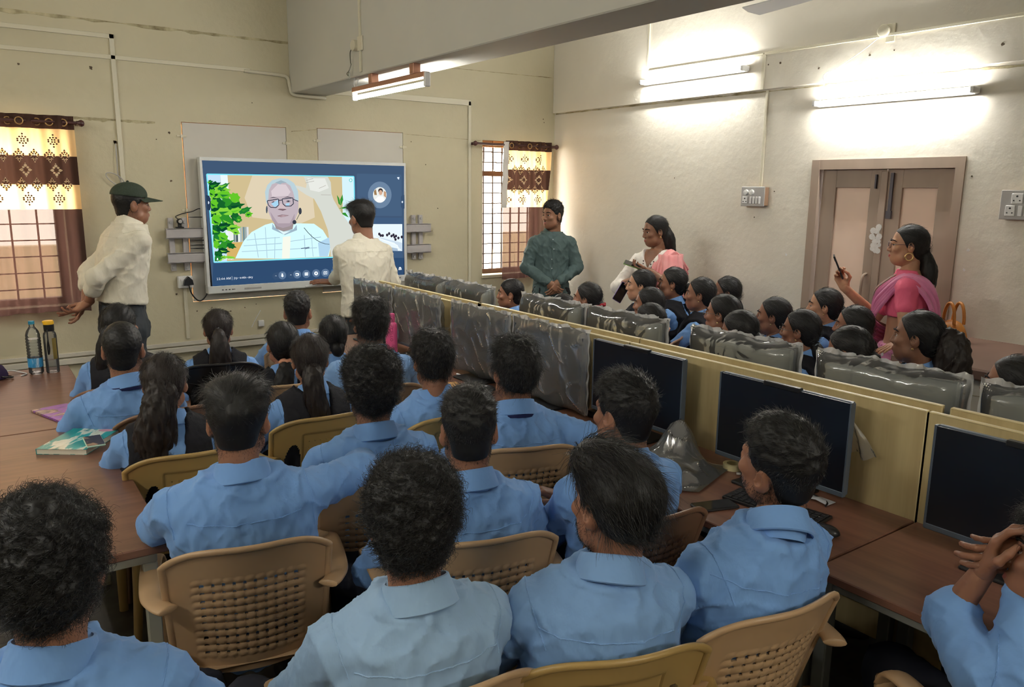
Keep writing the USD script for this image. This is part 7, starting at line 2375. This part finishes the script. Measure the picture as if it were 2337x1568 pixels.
# woman in the pink sari
p = Person('woman in a pink sari and glasses holding up a phone beside the door', (4.46, 2.345, 1.505), -32, -36, 'f', 'girl_parted', seed=45, stand=1.60, lean=.02, shirt='pinkb', trousers='white', skin_tone='light', wide=1.08)
p.set_legs().arms_to(r=('Lew', (.20, .14, 1.06), (.10, .33, 1.235)), l=('ew', (4.30, 2.235, 1.14), (4.235, 2.20, .985)))
p.body(hands=('flat', 'grip'), bare=1, palms=((0, 0, -1), (-.55, -.75, .1)), hand_fwd=((-.75, .35, -.25), (-.15, .45, .85))).trousers(rk=.8).shirt(.36, .004, hem=.52, ease=.012, collar=False, name='blouse', seams=False, vneck=.16).hair(2500).face(lip=plain('lips_rose', lin(168, 70, 76), .4, .5)).glasses(plain('spectacle_dark', lin(70, 44, 60), .3, .5))
for sd in (-1, 1):
    part('earring', p.put_head(moved(trimesh.creation.torus(.021, .0045, 24, 8), roty(math.pi / 2), (sd * .086, -.002, -.062))), GOLD, p.root, smooth=True)
part('wristwatch', tube([p.arm[-1][2] + .024 * np.array([math.cos(a), math.sin(a), 0]) + np.array([0, 0, .02]) for a in np.linspace(0, 2 * math.pi, 20, endpoint=False)], .006, 6, closed=True), GOLD, p.root, smooth=True)
p.hank('ponytail', [(0, -.092, -.055), (0, -.115, -.09), (.0, -.128, -.15), (0, -.13, -.24), (0, -.125, -.33)], [.034, .030, .044, .042, .02], 1200, 0, .004, tie='black', tie_at=1)
skirt(p, .90, .03, .155, .30, SARI, 'sari_skirt', 1, 18, .012, .86)
f = Field()
p.torso(f, .016, .03)
f.cut(lambda X, Y, Z: np.maximum(np.abs(Z - .865) - .07, -1) + 0 * X + 0 * Y)
part('sari_waist', folds(f.mesh(.01), .006, 4, (6, 6, 26), .9), SARI, p.root, smooth=40)
cloth_sheet('sari_drape', p, [[(.165, .03, .88), (.165, .06, .93), (.16, .03, .98)], [(.08, .15, .93), (.075, .152, 1.0), (.07, .15, 1.06)], [(-.02, .165, 1.04), (-.01, .168, 1.12), (.01, .165, 1.20)], [(-.10, .125, 1.16), (-.065, .14, 1.22), (-.02, .13, 1.275)], [(-.185, .02, 1.30), (-.135, .015, 1.345), (-.075, .01, 1.352)], [(-.20, -.10, 1.20), (-.14, -.13, 1.24), (-.06, -.13, 1.28)], [(-.19, -.15, .98), (-.13, -.18, .98), (-.05, -.17, .98)], [(-.19, -.2, .66), (-.12, -.22, .66), (-.05, -.21, .66)]], SARI, .006, 2, 30, 60)
cloth_sheet('sari_border', p, [[(.168, .036, .985), (.166, .04, 1.0)], [(.072, .157, 1.06), (.068, .157, 1.078)], [(.012, .172, 1.20), (.02, .172, 1.215)], [(-.018, .138, 1.275), (-.008, .135, 1.288)], [(-.073, .018, 1.358), (-.06, .018, 1.362)], [(-.058, -.135, 1.282), (-.045, -.135, 1.29)]], plain('sari_border_print', lin(170, 120, 110), .6, .3, col2=lin(110, 116, 110), scale=60), .0, 2, 6, 60)
w = p.org + p.Rw @ (p.arm[1][2] + np.array([-.02, .045, .125]))
phone('phone', 'dark phone held upright by the woman in the sari', w, p.Rw @ rotx(1.15) @ rotz(.1), plain('phone_case_dark', lin(34, 34, 38), .4, .5), GLASSY, .036, .076)
t = thing('handbag', 'tan leather handbag with looped handles behind the woman in the sari', 'handbag', (4.73, 2.17, .956), -30)
f = Field()
f.ell((0, 0, .06), (.05, .09, .06), .03).cone((0, -.06, .02), (0, .06, .02), .045, .045, .03)
f.cut(lambda X, Y, Z: .002 - Z + 0 * X + 0 * Y)
TAN = plain('leather_tan', lin(190, 124, 52), .5, .4, var=.15, scale=14)
part('bag_body', f.mesh(.008), TAN, t, smooth=True)
for x in (-.03, .03):
    part('handle', tube([(x, .05 * math.cos(a), .10 + .12 * math.sin(a)) for a in np.linspace(0, math.pi, 18)], .009, 8), TAN, t, smooth=True)
